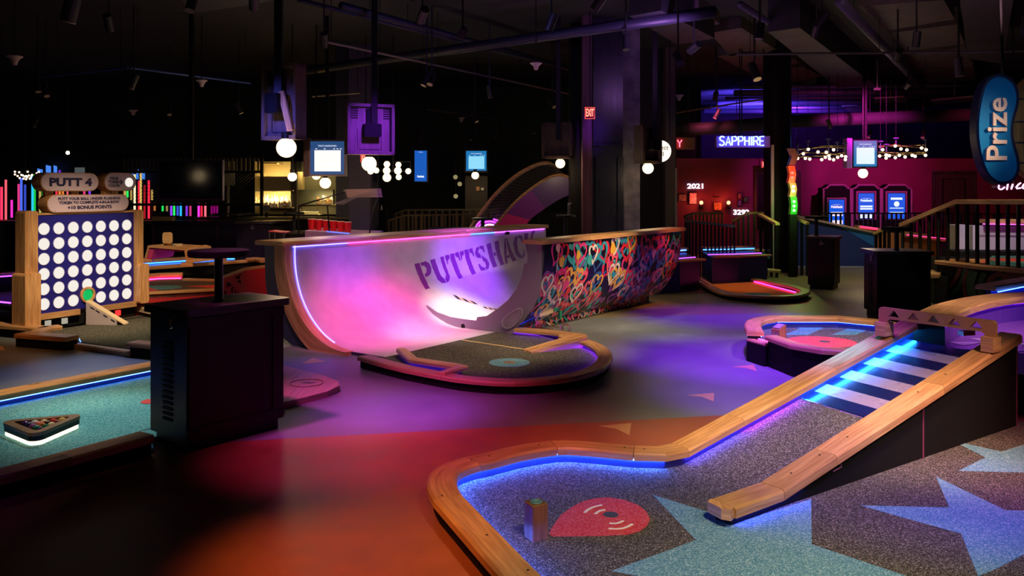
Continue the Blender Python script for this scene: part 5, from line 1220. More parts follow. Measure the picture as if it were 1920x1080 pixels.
# pixel numbers, frames, sconces on the wall
WNEON = glow('pixel_white', (1, .88, .95), 1.6)
def textsign(name, label, txt, x, y, d, size_px, width_px, mt, cat='sign', bold=.03, extrude=.02, group=None):
    m = MB(); k = d/F; P = D(x, y, d); vs, fs = textmesh(txt, size_px*k, bold*size_px*k)
    w0 = max(v_.x for v_ in vs)-min(v_.x for v_ in vs); sx = width_px*k/w0
    b = len(m.v); m.v += [P+Vector((v_.x*sx, 0, v_.y)) for v_ in vs]
    for f in fs: m.face([b+i for i in f])
    b = len(m.v); m.v += [P+Vector((v_.x*sx, extrude, v_.y)) for v_ in vs]
    for f in fs: m.face([b+i for i in f][::-1])
    return one(m, name, mt, label, cat, group, recalc=False)
textsign('lit_number', 'lit pixel number reading 2021 on the maroon wall', '2021', 1305, 349.5, 19.55, 13, 30, WNEON)
textsign('lit_number', 'lit pixel number reading 3292 low on the maroon wall', '3292', 1390, 398.5, 19.55, 13, 30, WNEON)
def frame(label, x0, x1, y0, y1, col, d=19.55, inkc=None):
    t = thing('framed_picture', label, 'picture', tuple(D((x0+x1)/2, y1, d)))
    m = MB(); m.extr([D(x0, y0, d), D(x1, y0, d), D(x1, y1, d), D(x0, y1, d)], (0, .04, 0)); m.build('frame', BLACKM, t)
    m = MB(); m.extr([D(x0+1, y0+1, d-.005), D(x1-1, y0+1, d-.005), D(x1-1, y1-1, d-.005), D(x0+1, y1-1, d-.005)], (0, .004, 0)); m.build('print', cloudy('print_%d_%d' % (x0, y0), col, tuple(c_*.3 for c_ in col), 25, .5), t)
frame('small patterned print left of the white notice', 1272, 1288, 364, 378, (.35, .25, .2))
m_ = frame('white menu notice on the maroon wall', 1292, 1307, 361, 383, (.9, .7, .75))
frame('ornate gold framed picture between the two red sconces', 1338, 1354, 379, 395, (.5, .3, .08))
frame('small portrait print above another right of the sconces', 1383, 1391, 362, 373, (.3, .15, .12))
frame('small blue portrait print below another right of the sconces', 1383, 1391, 375, 387, (.1, .08, .4))
frame('small green picture right of the two portrait prints', 1394, 1403, 369, 380, (.03, .2, .05))
for x, lb in ((1315, 'glowing red sconce lamp left of the gold framed picture'), (1366, 'glowing red sconce lamp right of the gold framed picture')):
    t = thing('sconce', lb, 'wall lamp', tuple(D(x, 390, 19.5)), 'red sconces')
    m = MB(); m.sphere(D(x, 380, 19.42), .045, 12); m.build('bulb', glow('sconce_bulb', (1, .30, .15), 3.5), t, smooth=True)
    m = MB(); m.lathe([(.02, -.12), (.05, -.06), (.05, -.04)], D(x, 380, 19.42), 12); m.box(D(x, 388, 19.52), (.05, .12, .08)); m.build('bracket', BLACK, t)
    l = bpy.data.lights.new('sconce_light', 'POINT'); l.energy = 8; l.color = (1, .08, .04); l.shadow_soft_size = .05; o = bpy.data.objects.new('sconce_light', l); C.objects.link(o); o.location = D(x, 379, 19.3)
m = MB(); m.tube([D(1338, 369.5, 19.4), D(1349, 369.5, 19.4)], .02, 8); m.tube([D(1344, 370, 19.4), D(1344, 370, 19.58)], .01, 6); one(m, 'picture_light', mat('brass', (.6, .4, .2), .3, 1), 'brass picture light above the gold framed picture', 'picture light')
# ================================================================== NEON SIGNS
NB = glow('neon_blue', (.12, .22, 1), 9); NR = glow('neon_red', (1, .06, .10), 7); NP = glow('neon_pink', (1, .30, .70), 6)
ss = thing('neon_sign', 'blue neon sign reading SAPPHIRE on a hanging violet box', 'neon sign', tuple(D(1391, 276, 15.2)), )
m = MB(); m.box(D(1392, 266, 15.3), (.96, .12, .20)); m.build('sign_box', mat('sign_box_violet', (.25, .1, .4), .6), ss)
m = MB()
for x in (1387, 1391, 1432): m.tube([D(x, 256, 15.3), Vector((D(x, 256, 15.3).x, 15.3, CEIL))], .012, 5)
m.build('hanger', BLACK, ss)
NEON = {'S': [[(.6,.9),(.45,1),(.2,1),(.05,.85),(.1,.62),(.3,.52),(.5,.44),(.6,.25),(.5,.05),(.3,0),(.1,.03),(0,.15)]], 'A': [[(0,0),(.3,1),(.6,0)],[(.1,.33),(.5,.33)]], 'P': [[(0,0),(0,1),(.4,1),(.55,.88),(.55,.62),(.4,.5),(0,.5)]], 'H': [[(0,0),(0,1)],[(.55,0),(.55,1)],[(0,.5),(.55,.5)]], 'I': [[(.05,0),(.05,1)]], 'R': [[(0,0),(0,1),(.4,1),(.55,.88),(.55,.62),(.4,.5),(0,.5)],[(.3,.5),(.58,0)]], 'E': [[(.5,1),(0,1),(0,0),(.5,0)],[(0,.5),(.42,.5)]], 'B': [[(0,0),(0,1),(.38,1),(.52,.88),(.52,.64),(.38,.52),(0,.52)],[(.38,.52),(.56,.4),(.56,.12),(.4,0),(0,0)]], 'Y': [[(0,1),(.28,.5),(.56,1)],[(.28,.5),(.28,0)]], 'U': [[(0,1),(0,.2),(.15,0),(.4,0),(.55,.2),(.55,1)]]}
def neon(root, txt, x0, x1, yb, yt, d, mt, r=.012):
    adv = {'I': .3}; W_ = sum(adv.get(ch, .78) for ch in txt)-.18; k = (x1-x0)/W_; X = 0; m = MB()
    for ch in txt:
        for st_ in NEON[ch]:
            m.tube([D(x0+(X+px_)*k, yb+(yt-yb)*py_, d) for px_, py_ in st_], r, 6)
        X += adv.get(ch, .78)
    return m.build('neon_lettering', mt, root)
neon(ss, 'SAPPHIRE', 1349, 1434, 272.5, 256, 15.2, NB)
rs_ = thing('neon_sign', 'red neon sign reading RUBY partly hidden by the hanging screen box', 'neon sign', tuple(D(1270, 281, 17)))
m = MB(); m.box(D(1268, 269, 17.1), (.72, .12, .24)); m.build('sign_box', mat('sign_box_olive', (.14, .08, .04), .6), rs_)
m = MB(); m.tube([D(1258, 258, 17.1), Vector((D(1258, 258, 17.1).x, 17.1, CEIL))], .012, 5); m.tube([D(1290, 258, 17.1), Vector((D(1290, 258, 17.1).x, 17.1, CEIL))], .012, 5); m.build('hanger', BLACK, rs_)
neon(rs_, 'RUBY', 1236, 1279, 276, 262.5, 16.98, NR, .012)
# round lit menu sign 'Collect All'
rc = thing('round_sign', 'round white lit sign with serif words half hidden by a hanging screen box', 'sign', tuple(D(1238, 303, 13.6)))
m = MB(); m.lathe([(.175, 0), (.175, .1)], D(1238, 283.5, 13.6)+Vector((0, .1, 0)), 32, M=Matrix.Rotation(PI/2, 3, 'X')); m.build('lit_disc', glow('menu_disc', (1, .9, .74), 1.3), rc)
m = MB(); put_text(m, 'Collect', D(1236, 277, 13.49), (1, 0, 0), (0, 0, 1), .10, .001, off=0); put_text(m, 'all', D(1240, 289, 13.49), (1, 0, 0), (0, 0, 1), .10, .001, off=0); m.build('lettering', BLACKM, rc, recalc=False)
m = MB(); m.tube([D(1256, 270, 13.6), Vector((D(1256, 270, 13.6).x, 13.6, CEIL))], .012, 5); m.build('hanger', BLACK, rc)
# exit signs
def exit_sign(label, x, y, d, w_=21, h=20, ang=0):
    k = d/F; t = thing('exit_sign', label, 'exit sign', tuple(D(x, y+h/2, d)), 'red EXIT signs')
    m = MB(); m.box(D(x, y, d), (w_*k, .06, h*k)); m.build('housing', mat('exit_housing', (.25, .03, .03), .5), t)
    m = MB(); put_text(m, 'EXIT', D(x, y, d-.033), (1, 0, 0), (0, 0, 1), h*.95*k, .02*h*k, width=w_*.82*k, off=.001); m.build('lettering', glow('exit_red', (1, .14, .10), 4.5), t, recalc=False)
    m = MB(); m.tube([D(x-w_/2, y-h/2, d-.035), D(x+w_/2, y-h/2, d-.035), D(x+w_/2, y+h/2, d-.035), D(x-w_/2, y+h/2, d-.035)], .006, 4, closed=True); m.build('lit_border', glow('exit_border', (1, .10, .08), 1.5), t)
    m = MB(); zt_ = D(x, y-h/2, d); m.tube([zt_, Vector((zt_.x, zt_.y, CEIL))], .010, 5); m.build('hanger', BLACK, t)
exit_sign('large red EXIT sign hanging beside the dark pillar', 1106, 212, 12.9, 18, 21)
exit_sign('red EXIT sign behind the violet-lit screen box', 686, 297, 15, 20, 12)
exit_sign('small dim red EXIT sign beside a globe lamp on the pillar box', 1234, 313, 17, 13, 6)
exit_sign('red EXIT sign above the dim doorway on the maroon wall', 1438, 308.5, 19.3, 20, 11)
m = MB(); m.box(D(1443, 334.5, 19.4), (.09, .04, .11)); one(m, 'wall_notice', glow('notice_white', (.8, .95, .85), 1.2), 'small lit notice inside the dim doorway', 'notice')
# pink neon script
pn = thing('neon_sign', 'pink neon script partly hidden behind the Prize sign', 'neon sign', tuple(D(1896, 358, 12)))
m = MB()
for pl in ([(1873,347),(1872,353),(1877,356),(1884,351)], [(1890,343),(1888,356)], [(1899,345),(1896,355)], [(1914,343),(1909,346),(1904,354),(1914,352.5)], [(1924,343),(1919,346),(1916,354),(1925,352)], [(1936,343),(1930,355)]):
    m.tube([D(x, y, 12) for x, y in smooth([Vector((x, y, 0)) for x, y in pl], 1) for x, y in ((x, y),)] if False else [D(p.x, p.y, 12) for p in smooth([Vector((x, y, 0)) for x, y in pl], 1)], .010, 6)
m.build('neon_lettering', NP, pn); m = MB(); m.box(D(1900, 350, 12.1), (.6, .04, .03)); m.tube([D(1900, 350, 12.1), Vector((D(1900, 350, 12.1).x, 12.1, CEIL))], .01, 5); m.build('backing_bar', BLACK, pn)
# Prize sign
ps = thing('prize_sign', 'tall blue kidney-shaped sign reading Prize at the right edge', 'sign', tuple(D(1872, 340, 8)))
dP = 8.0
cl = [(1872,137),(1890,142),(1904,154),(1911,172),(1911,196),(1903,220),(1899,245),(1903,270),(1911,295),(1913,318),(1904,338),(1888,347),(1868,345),(1850,330),(1838,300),(1831,265),(1830,230),(1834,195),(1842,162),(1855,144)]
ot = smooth([Vector((x, y, 0)) for x, y in cl], 2, closed=True)
cx0, cy0 = 1872, 242
m = MB(); m.extr([D(p.x, p.y, dP+.02) for p in ot], (0, .12, 0)); m.build('sign_body', mat('deep_navy', (.006, .012, .06), .4), ps)
inn_ = []
for i, p in enumerate(ot):
    d_ = (ot[(i+1) % len(ot)]-ot[i-1]).normalized(); inn_.append(p+Vector((-d_.y, d_.x, 0))*5.5)
m = MB(); m.extr([D(p.x, p.y, dP) for p in inn_], (0, .02, 0)); m.build('sign_face', mat('sign_blue', (.006, .16, .45), .25), ps)
m = MB(); put_text(m, 'Prize', D(1869, 243, dP), (0, 0, 1), (-1, 0, 0), .27, .004, width=.585, off=.02)
o = m.build('lettering', mat('letter_pink', (.75, .58, .55), .3), ps, recalc=False); md = o.modifiers.new('solid', 'SOLIDIFY'); md.thickness = .02
m = MB(); m.tube([D(1880, 138, dP+.08), Vector((D(1880, 138, dP).x, dP+.08, CEIL))], .015, 6); m.build('hanger', BLACK, ps)
pb = thing('plank_board', 'round board of dark planks beside the Prize sign', 'board', tuple(D(1925, 330, 8.3)))
m = MB(); m.extr([D(1960+70*math.cos(t), 240+105*math.sin(t), 8.25) for t in [i*PI/16 for i in range(32)]], (0, .1, 0)); m.build('board', wood('old_plank', (.16, .08, .02), (.42, .24, .08), .6, (2, 14)), pb)
m = MB()
for y in (228, 267, 305, 185): m.extr([D(1902, y, 8.24), D(1912, y-1.5, 8.24), D(1935, y, 8.24), D(1912, y+1.5, 8.24)], (0, .02, 0))
m.build('nail_mark', NAVY, pb); m = MB(); m.tube([D(1935, 150, 8.3), Vector((D(1935, 150, 8.3).x, 8.3, CEIL))], .015, 6); m.build('hanger', BLACK, pb)
# traffic light column
tl = thing('light_column', 'slim zigzag column with red, white and green bulbs in front of the pillar', 'light column', tuple(D(1487, 400, 14.6)))
dT = 14.6
segs = [(278, 309, 1485, 1490, 'top_segment', mat('col_grey', (.15, .11, .11), .5), None), (311, 343, 1484, 1486, 'red_segment', mat('col_orange', (.55, .12, .05), .5), (1, .04, .03)), (343, 369, 1486, 1488, 'white_segment', mat('col_olive', (.2, .18, .05), .5), (1, .75, .4)), (369, 402, 1488, 1489, 'green_segment', mat('col_green', (.02, .2, .02), .5), (.10, 1, .10))]
bulbs = {'red_segment': (324, 332.5), 'white_segment': (350, 358), 'green_segment': (378, 386.5, 394.5)}
for y0, y1, xa, xb, nm, mt_, bc_ in segs:
    m = MB(); hw = 6; m.extr([D(xa-hw, y0, dT), D(xa+hw, y0, dT), D(xb+hw+1, (y0+y1)/2, dT), D(xa+hw, y1, dT), D(xa-hw, y1, dT), D(xb-hw+1, (y0+y1)/2, dT)], (0, .12, 0)); m.build(nm, mt_, tl)
    if bc_:
        for yb_ in bulbs[nm]:
            m = MB(); m.sphere(D((xa+xb)/2+.5, yb_, dT-.01), .026, 12); m.build('bulb', glow('bulb_'+nm, tuple(.35*1+.65*c_ if c_ < .5 else c_ for c_ in bc_) if False else bc_, 8), tl, smooth=True)
            m = MB()
        l = bpy.data.lights.new('column_light', 'POINT'); l.energy = 9; l.color = bc_; l.shadow_soft_size = .05; o = bpy.data.objects.new('column_light', l); C.objects.link(o); o.location = D((xa+xb)/2, (y0+y1)/2, dT-.25)
m = MB(); p = D(1488, 402, dT); m.box((p.x, p.y+.06, p.z/2), (.12, .12, p.z)); m.build('column_base', BLACKM, tl)
m = MB(); m.tube([D(1484, 278, dT+.06), Vector((D(1484, 278, dT).x, dT+.06, CEIL))], .012, 5); m.build('hanger', BLACK, tl)
# ================================================================== PILLARS
def pil(x0, x1, d, dep, mt, name='trim'):
    A_, B_ = D(x0, 350, d), D(x1, 350, d); m = MB(); m.box(((A_.x+B_.x)/2, d+dep/2, CEIL/2), (B_.x-A_.x, dep, CEIL)); return m
GB = mat('gloss_black_panel', (.02, .024, .035), .28)
m = pil(1112, 1168, 13.4, .6, GB); p_ = struct(m, 'trim_1', GB)
m = MB()
for x in (1112, 1118, 1160, 1164, 1168): A_ = D(x, 350, 13.38); m.box((A_.x, 13.38, 1.0), (.03, .03, 2.0))
A_ = D(1140, 272, 13.38); m.box((A_.x, 13.38, A_.z), (.47, .04, .03)); m.build('moulding', GB, p_)
m = pil(1168, 1200, 13.6, .6, None); struct(m, 'trim_2', cloudy('bare_concrete', (.12, .11, .13), (.28, .26, .27), 6, .6))
m = pil(1070, 1112, 13.8, .5, None); struct(m, 'trim_3', BLACKW)
m = pil(1092, 1110, 13.2, .2, None); struct(m, 'trim_4', wood('purple_lit_wood', (.06, .02, .03), (.14, .05, .07), .5, (2, 20)))  # purple light on this pillar face is put into the wood colour
m = pil(1198, 1268, 16.6, .6, None); struct(m, 'trim_5', mat('brown_black', (.022, .016, .014), .55))
m = pil(1450, 1482, 15.4, .6, None); struct(m, 'trim_6', BLACKM)
m = MB(); A_ = D(1448, 350, 15.3); m.box((A_.x, 15.3, 1.15), (.05, .05, 2.3)); struct(m, 'trim_7', mat('grey_post', (.3, .25, .3), .4))
m = MB(); A_ = D(1267.5, 350, 16); m.box((A_.x, 16, .95), (.035, .035, 1.9)); struct(m, 'trim_8', mat('grey_post', (.3, .25, .3), .4))
m = pil(630, 700, 16.2, .7, None); struct(m, 'trim_9', mat('slate_plum', (.03, .026, .05), .5))
m = pil(654, 694, 15.9, .3, None); struct(m, 'trim_10', mat('violet_grey', (.07, .05, .10), .6))
m = pil(1248, 1266, 16.2, .3, None); struct(m, 'trim_11', mat('plum_grey', (.10, .06, .08), .6))
# ================================================================== HANGING SCREEN BOXES
LBW = glow('leaderboard_white', (1, .93, .80), 1.3); LBB = glow('leaderboard_blue', (.02, .07, .20), 1.0); LBC = glow('leaderboard_cyan', (.30, .75, 1), 1.0); LBP = glow('leaderboard_teal', (.01, .18, .45), 1.0)
def rotz(p, c0, a_): d_ = p-c0; return c0+Vector((d_.x*math.cos(a_)-d_.y*math.sin(a_), d_.x*math.sin(a_)+d_.y*math.cos(a_), d_.z))
def hbox(label, c0, w_, h, dep, yaw, wm, back=True, strip=False, vents=True, group='screen boxes hanging from the ceiling'):
    """wooden box seen from behind, with mount and pole; c0 is the centre"""
    t = thing('screen_box', label, 'screen housing', tuple(c0), group)
    R = Matrix.Rotation(yaw, 3, 'Z'); Q = lambda x, y, z: c0+R @ Vector((x, y, z))
    M_ = R
    m = MB()
    for (x, z, sx, sz) in ((0, h/2-.02, w_, .04), (0, -h/2+.02, w_, .04), (-w_/2+.02, 0, .04, h), (w_/2-.02, 0, .04, h)): m.box(Q(x, 0, z), (sx, dep, sz), M=M_)
    m.build('casing', wm, t)
    m = MB(); m.box(Q(0, -dep/2+.06, 0), (w_-.07, .02, h-.07), M=M_); bp_ = m.build('back_panel', wm, t)
    m = MB(); m.box(Q(0, dep/2-.04, 0), (w_-.06, .04, h-.06), M=M_); m.build('television', BLACK, t)
    if back:
        if vents:
            m = MB()
            for i in range(5):
                for sx in (-1, 1): m.box(Q(sx*w_*.35, -dep/2+.047, h*.40-i*.03), (w_*.16, .006, .012), M=M_)
            m.build('vent_slots', BLACKM, bp_)
        m = MB(); m.box(Q(w_*.43, -dep/2+.04, 0), (w_*.05, .03, h*.86), M=M_); m.box(Q(0, -dep/2+.046, -h*.40), (w_*.5, .006, .004), M=M_); m.box(Q(0, -dep/2+.046, -h*.44), (w_*.5, .006, .004), M=M_)
        for sx in (-.28, .22): m.box(Q(w_*sx, -dep/2+.046, -h*.2), (.005, .006, h*.4), M=M_)
        m.build('groove', BLACKM, bp_)
        m = MB(); m.rbox(Q(0, -dep/2-.03, -.02), (w_*.36, .14, h*.26), .02, yaw, axis='Y'); m.box(Q(-w_*.06, -dep/2+.02, h*.2), (w_*.08, .04, h*.4), M=M_); m.build('mount', BLACKM, t)
    m = MB(); p = Q(w_*.06, -dep/2-.02, 0); m.box((p.x, p.y, (p.z+CEIL)/2), (.07, .07, CEIL-p.z)); m.build('ceiling_pole', BLACK, t)
    if strip:
        m = MB(); A_ = Q(w_*.10, -dep/2-.03, h*.12); B_ = Q(w_*.36, -dep/2-.03, -h*.40)
        m.extr([A_, A_+R @ Vector((.07, 0, .01)), B_+R @ Vector((.07, 0, .01)), B_], R @ Vector((0, -.02, 0))); m.build('loose_slat', OAK, t)
    return t
VW = wood('box_wood', (.10, .065, .06), (.17, .11, .10), .5, (3, 30)); VW2 = wood('box_wood_dark', (.045, .028, .022), (.08, .05, .04), .5, (3, 30))
hbox('nearest wooden screen box with a loose slat across its back, hanging top left of centre', D(532, 192, 8.4), .46, .74, .15, math.radians(-30), VW, strip=True)
hbox('violet-lit wooden screen box hanging above the halfpipe left end', D(693, 243, 11.2), .62, .66, .22, math.radians(22), VW)
hbox('dark wooden screen box hanging against the slide top and pillar', D(1046, 264, 13.4), .48, .56, .2, math.radians(-15), VW2, back=False)
hbox('dark wooden screen box hanging right of the concrete pillar', D(1215, 271, 12.8), .36, .57, .22, math.radians(30), VW2, vents=False)
def globe(label, x, y, rpx, d, pole=False):
    t = thing('globe_lamp', label, 'globe lamp', tuple(D(x, y+rpx, d)), 'globe lamps under the screen boxes')
    m = MB(); r = rpx*d/F; m.sphere(D(x, y, d), r, 24); m.build('globe', GLOBE, t, smooth=True)
    m = MB(); p = D(x, y-rpx, d); m.lathe([(r*.5, -.01), (r*.5, .05)], p, 14); m.build('cap', BLACK, t)
    if pole: m = MB(); m.tube([p, Vector((p.x, p.y, CEIL))], .012, 5); m.build('ceiling_pole', BLACK, t)
    l = bpy.data.lights.new('globe_light', 'POINT'); l.energy = 9; l.color = (1, .72, .42); l.shadow_soft_size = r+.02; o = bpy.data.objects.new('globe_light', l); C.objects.link(o); o.location = D(x, y+rpx, d)+Vector((0, -r-.05, -.05))
globe('largest glowing globe lamp under the nearest screen box', 537, 277, 18.5, 8.3)
globe('glowing globe lamp under the violet-lit screen box', 692, 307, 14, 11.3)
globe('glowing globe lamp under the dark box above the slide', 1050.5, 306.5, 9, 13.4)
globe('glowing globe lamp under the box right of the concrete pillar', 1215, 315.5, 10.5, 12.8)
globe('glowing globe lamp under the leaderboard above the ticket screens', 1618, 325, 9, 16.66, True)
globe('small glowing globe lamp under the far centre leaderboard', 891, 329, 7, 18)
globe('glowing globe lamp low in front of the bar shelves', 548, 331.5, 8.5, 14, True)
globe('glowing globe lamp directly below the large leaderboard', 610, 343, 10.5, 13.26)
globe('half hidden globe lamp at the bottom edge of the large leaderboard', 593, 329, 8, 14, True)
def board(label, x0, x1, y0, y1, d, casing, blue, white, side=None, text=True, bez=3.5, portrait=False, yaw=0):
    t = thing('leaderboard_screen', label, 'screen', tuple(D((x0+x1)/2, y1, d))); k = d/F; xc = (x0+x1)/2
    m = MB(); m.extr([D(x0-bez, y0-bez, d), D(x1+bez, y0-bez, d), D(x1+bez, y1+bez, d), D(x0-bez, y1+bez, d)], (0, .12, 0)); m.build('casing', casing, t)
    m = MB(); m.extr([D(x0, y0, d-.01), D(x1, y0, d-.01), D(x1, y1, d-.01), D(x0, y1, d-.01)], (0, .008, 0)); disp = m.build('display', blue, t)
    if text and not portrait:
        m = MB(); put_text(m, "TODAY'S LEADER BOARD", D(xc, y0+(y1-y0)*.14, d-.012), (1, 0, 0), (0, 0, 1), (y1-y0)*.07*k, 0, width=(x1-x0)*.55*k, off=.001)
        for fx in (.15, .4, .68, .78, .88): m.extr([D(x0+(x1-x0)*fx, y0+(y1-y0)*.215, d-.013), D(x0+(x1-x0)*(fx+.05), y0+(y1-y0)*.215, d-.013), D(x0+(x1-x0)*(fx+.05), y0+(y1-y0)*.235, d-.013), D(x0+(x1-x0)*fx, y0+(y1-y0)*.235, d-.013)], (0, .002, 0))
        m.build('heading', WHS, disp, recalc=False)
        m = MB(); nr = 12
        for i in range(nr):
            ya = y0+(y1-y0)*(.27+.64*i/nr); yb_ = y0+(y1-y0)*(.27+.64*(i+.93)/nr)
            m.extr([D(x0+(x1-x0)*.12, ya, d-.014), D(x1-(x1-x0)*.10, ya, d-.014), D(x1-(x1-x0)*.10, yb_, d-.014), D(x0+(x1-x0)*.12, yb_, d-.014)], (0, .003, 0))
        m.build('score_rows', white, disp)
    if portrait:
        m = MB(); put_text(m, 'Puttshack', D(xc, y1-9, d-.012), (1, 0, 0), (0, 0, 1), 5*k, .3*k, width=13*k, off=.001); put_text(m, 'TEE TIME', D(xc, y0+3, d-.012), (1, 0, 0), (0, 0, 1), 2.4*k, 0, width=8*k, off=.001); m.build('lettering', WHS, t, recalc=False)
    if side:
        m = MB(); sx0, sx1, sm_ = side; m.extr([D(sx0, y0-bez-3, d), D(sx1, y0-bez-3, d), D(sx1, y1+bez+1, d), D(sx0, y1+bez+1, d)], (0, .2, 0)); m.build('side_panel', sm_, t)
    m = MB(); p = D(xc, y0-bez, d+.06); m.box((p.x, p.y, (p.z+CEIL)/2), (.05, .05, CEIL-p.z)); m.build('ceiling_pole', BLACKM, t)
    return t
board('large bright leaderboard screen in a wooden frame left of the violet-lit box', 582, 645, 265, 327, 13.2, VW, LBB, LBW, side=(569, 579, VW2))
board('leaderboard screen with cyan rows in the far centre of the hall', 874, 912, 283, 320, 18, BLACK, LBP, LBC, bez=3)
board('leaderboard screen with a violet side above the ticket screens', 1601, 1644, 264, 312, 16.6, BLACK, LBP, glow('leaderboard_pale', (.75, .9, .95), 1.1), side=(1588, 1598, mat('violet_side', (.3, .15, .6), .5)), bez=2)
board('narrow upright blue screen hanging in the far centre left', 777.5, 800, 282.5, 340, 17, VW2, glow('screen_mid_blue', (.004, .10, .50), 1.0), None, portrait=True, bez=1.5)
# ================================================================== BIG TELEVISION and bar front
tv = thing('television', 'wide dark television showing reflections, mounted above the bar front', 'television', tuple(D(358, 375, 13)))
m = MB(); m.box(D(359, 338, 13.05), (.98, .08, .62)); m.build('bezel', mat('plum_bezel', (.05, .02, .07), .4), tv)
m = MB(); m.box(D(359, 338, 12.99), (.935, .01, .56)); m.build('display', mat('dark_glass', (.006, .01, .03), .07, spec=.9), tv)
m = MB(); p = D(359, 304, 13.1); m.box((p.x, p.y, (p.z+CEIL)/2), (.06, .06, CEIL-p.z)); m.build('ceiling_pole', BLACK, tv)
bf = thing('bar_counter', 'long black panelled bar front across the left background', 'bar counter', (-6.5, 12.2, 0))
m = MB(); m.box((-6.6, 15.0, .46), (5.4, .5, .92)); m.build('bar_body', mat('bar_black', (.012, .009, .011), .5), bf)
m = MB(); m.box((-6.6, 14.95, .94), (5.5, .62, .04)); m.build('bar_top', BLACK, bf)
for x in (-7.4, -6.2, -5.1, -4.2): m = MB(); m.box((x, 14.73, .47), (.03, .03, .84)); m.build('bar_moulding', mat('plum_line', (.05, .012, .03), .5), bf)
m = MB(); m.box((-8.6, 12.7, .50), (1.8, .5, 1.0)); one(m, 'low_cabinet', BLACKM, 'black low cabinet behind the oak post at the left edge', 'cabinet')
for (x0, x1, lb) in ((287, 307, 'gold folded tray left of the pair on the bar top'), (309, 326, 'gold folded tray right of the pair on the bar top')):
    m = MB(); m.box(Vector((D((x0+x1)/2, 410, 14.8).x, 14.8, .995)), ((x1-x0)*14.8/F, .12, .07)); one(m, 'tray', mat('gold_tray', (.7, .5, .2), .35, .6), lb, 'tray', 'gold trays on the bar top')
m = MB(); m.lathe([(.42, 1.03), (.42, 1.05)], (D(440, 405, 15.9).x, 15.9, 0), 28); m.lathe([(.03, 0), (.03, 1.03)], (D(440, 405, 15.9).x, 15.9, 0), 10); one(m, 'high_table', BLACK, 'round black high table behind the bar front', 'high table')
globe('globe lamp above the near left walkway, seen only as a reflection in the wide television', 0, 0, 10, -1) if False else None
# mesh screens around the television
ms = thing('mesh_partition', 'black metal mesh partition with a slatted top behind the television', 'partition', (-6.2, 16.7, 0))
m = MB()
for i in range(32):
    x = -7.6+i*.085
    m.box((x, 16.7, 1.98), (.035, .03, .26))
o = m.build('top_slats', mat('khaki_slat', (.06, .055, .035), .6), ms); o['kind'] = 'stuff'
m = MB()
for z in (1.84, 2.13, 1.2, .9): m.box((-6.28, 16.72, z), (2.75, .05, .05))
for x in (-7.65, -6.2, -4.9): m.box((x, 16.72, 1.1), (.06, .06, 2.2))
m.build('frame', BLACK, ms)
m = MB()
for i in range(70):
    x = -7.6+i*.07
    for sg in (1, -1):
        x2 = x+sg*.7
        if -7.65 < x2 < -4.9 and -7.65 < x < -4.9: m.tube([(x, 16.7, 1.2), (x2, 16.7, 1.85)], .004, 3)
o = m.build('wire_mesh', mat('mesh_wire', (.05, .05, .04), .5), ms); o['kind'] = 'stuff'
m = MB(); m.box((D(428, 320, 17.5).x, 17.5, D(428, 325, 17.5).z), (.25, .06, .5)); m.box((D(428, 320, 17.5).x, 17.5, .8), (.04, .04, 1.6)); one(m, 'notice_panel', mat('grey_panel', (.12, .12, .10), .6), 'grey upright panel right of the television behind the mesh', 'panel')
# neon tubes
tubes = [(3,282/4+280,418,'r',5),(11,337,415,'q',2),(22,375,408,'m',2),(35,345,402,'p',1.5),(40,334,395,'b',2.5),(47,346,400,'b',1),(61,331,396,'c',2.5),(65,327,404,'g',1),(75,350,403,'y',1),(81,350,403,'g',2.2),(106,350,412,'r',1.8),(112,350,412,'o',1.5),(118,350,412,'o',1.3),(127,355,412,'q',1.8),(135,350,412,'r',1.5),(145,350,412,'m',2.5),(158,350,412,'p',1.6),(168,348,412,'v',1.6),(234,328,375,'y',1.3),(239,342,370,'g',2),(246,351,375,'y',.8),(252.5,327,412,'w',2.8),(260.5,339,412,'r',1.8),(264,321,412,'y',1.6),(271,347,410,'d',1.5),(279,338,415,'r',2.8),(285,356,375,'y',1.1),(112,319,331,'v',1),
 (290,381,395,'o',.8),(305,381,396,'g',1.4),(313,381,396,'y',.6),(321,381,404,'v',2),(326.5,381,404,'g',2.2),(333,381,404,'b',1.4),(339,381,405,'c',2.2),(350,381,405,'v',1.4),(357,381,405,'p',1.2),(367,381,405,'r',1.6),(372.5,381,412,'m',3),(378,381,412,'r',1.6),(385,381,412,'q',2.8),(397,381,402,'M',1),(402,381,402,'M',1),(407,381,402,'M',1)]
TC = {'r': (1,.02,.06), 'q': (1,.12,.16), 'm': (1,.03,.6), 'p': (.9,.05,.25), 'b': (.06,.12,1), 'c': (.02,.45,1), 'g': (.02,1,.12), 'y': (.9,.6,.15), 'o': (1,.28,.05), 'v': (.3,.05,1), 'w': (1,.8,.4), 'd': (.45,.01,.02), 'M': (.35,.0,.2)}
TN = {'r': 'red', 'q': 'coral', 'm': 'magenta', 'p': 'rose', 'b': 'blue', 'c': 'sky blue', 'g': 'green', 'y': 'yellow', 'o': 'orange', 'v': 'violet', 'w': 'warm white', 'd': 'dark red', 'M': 'dim plum'}
cnt = {}
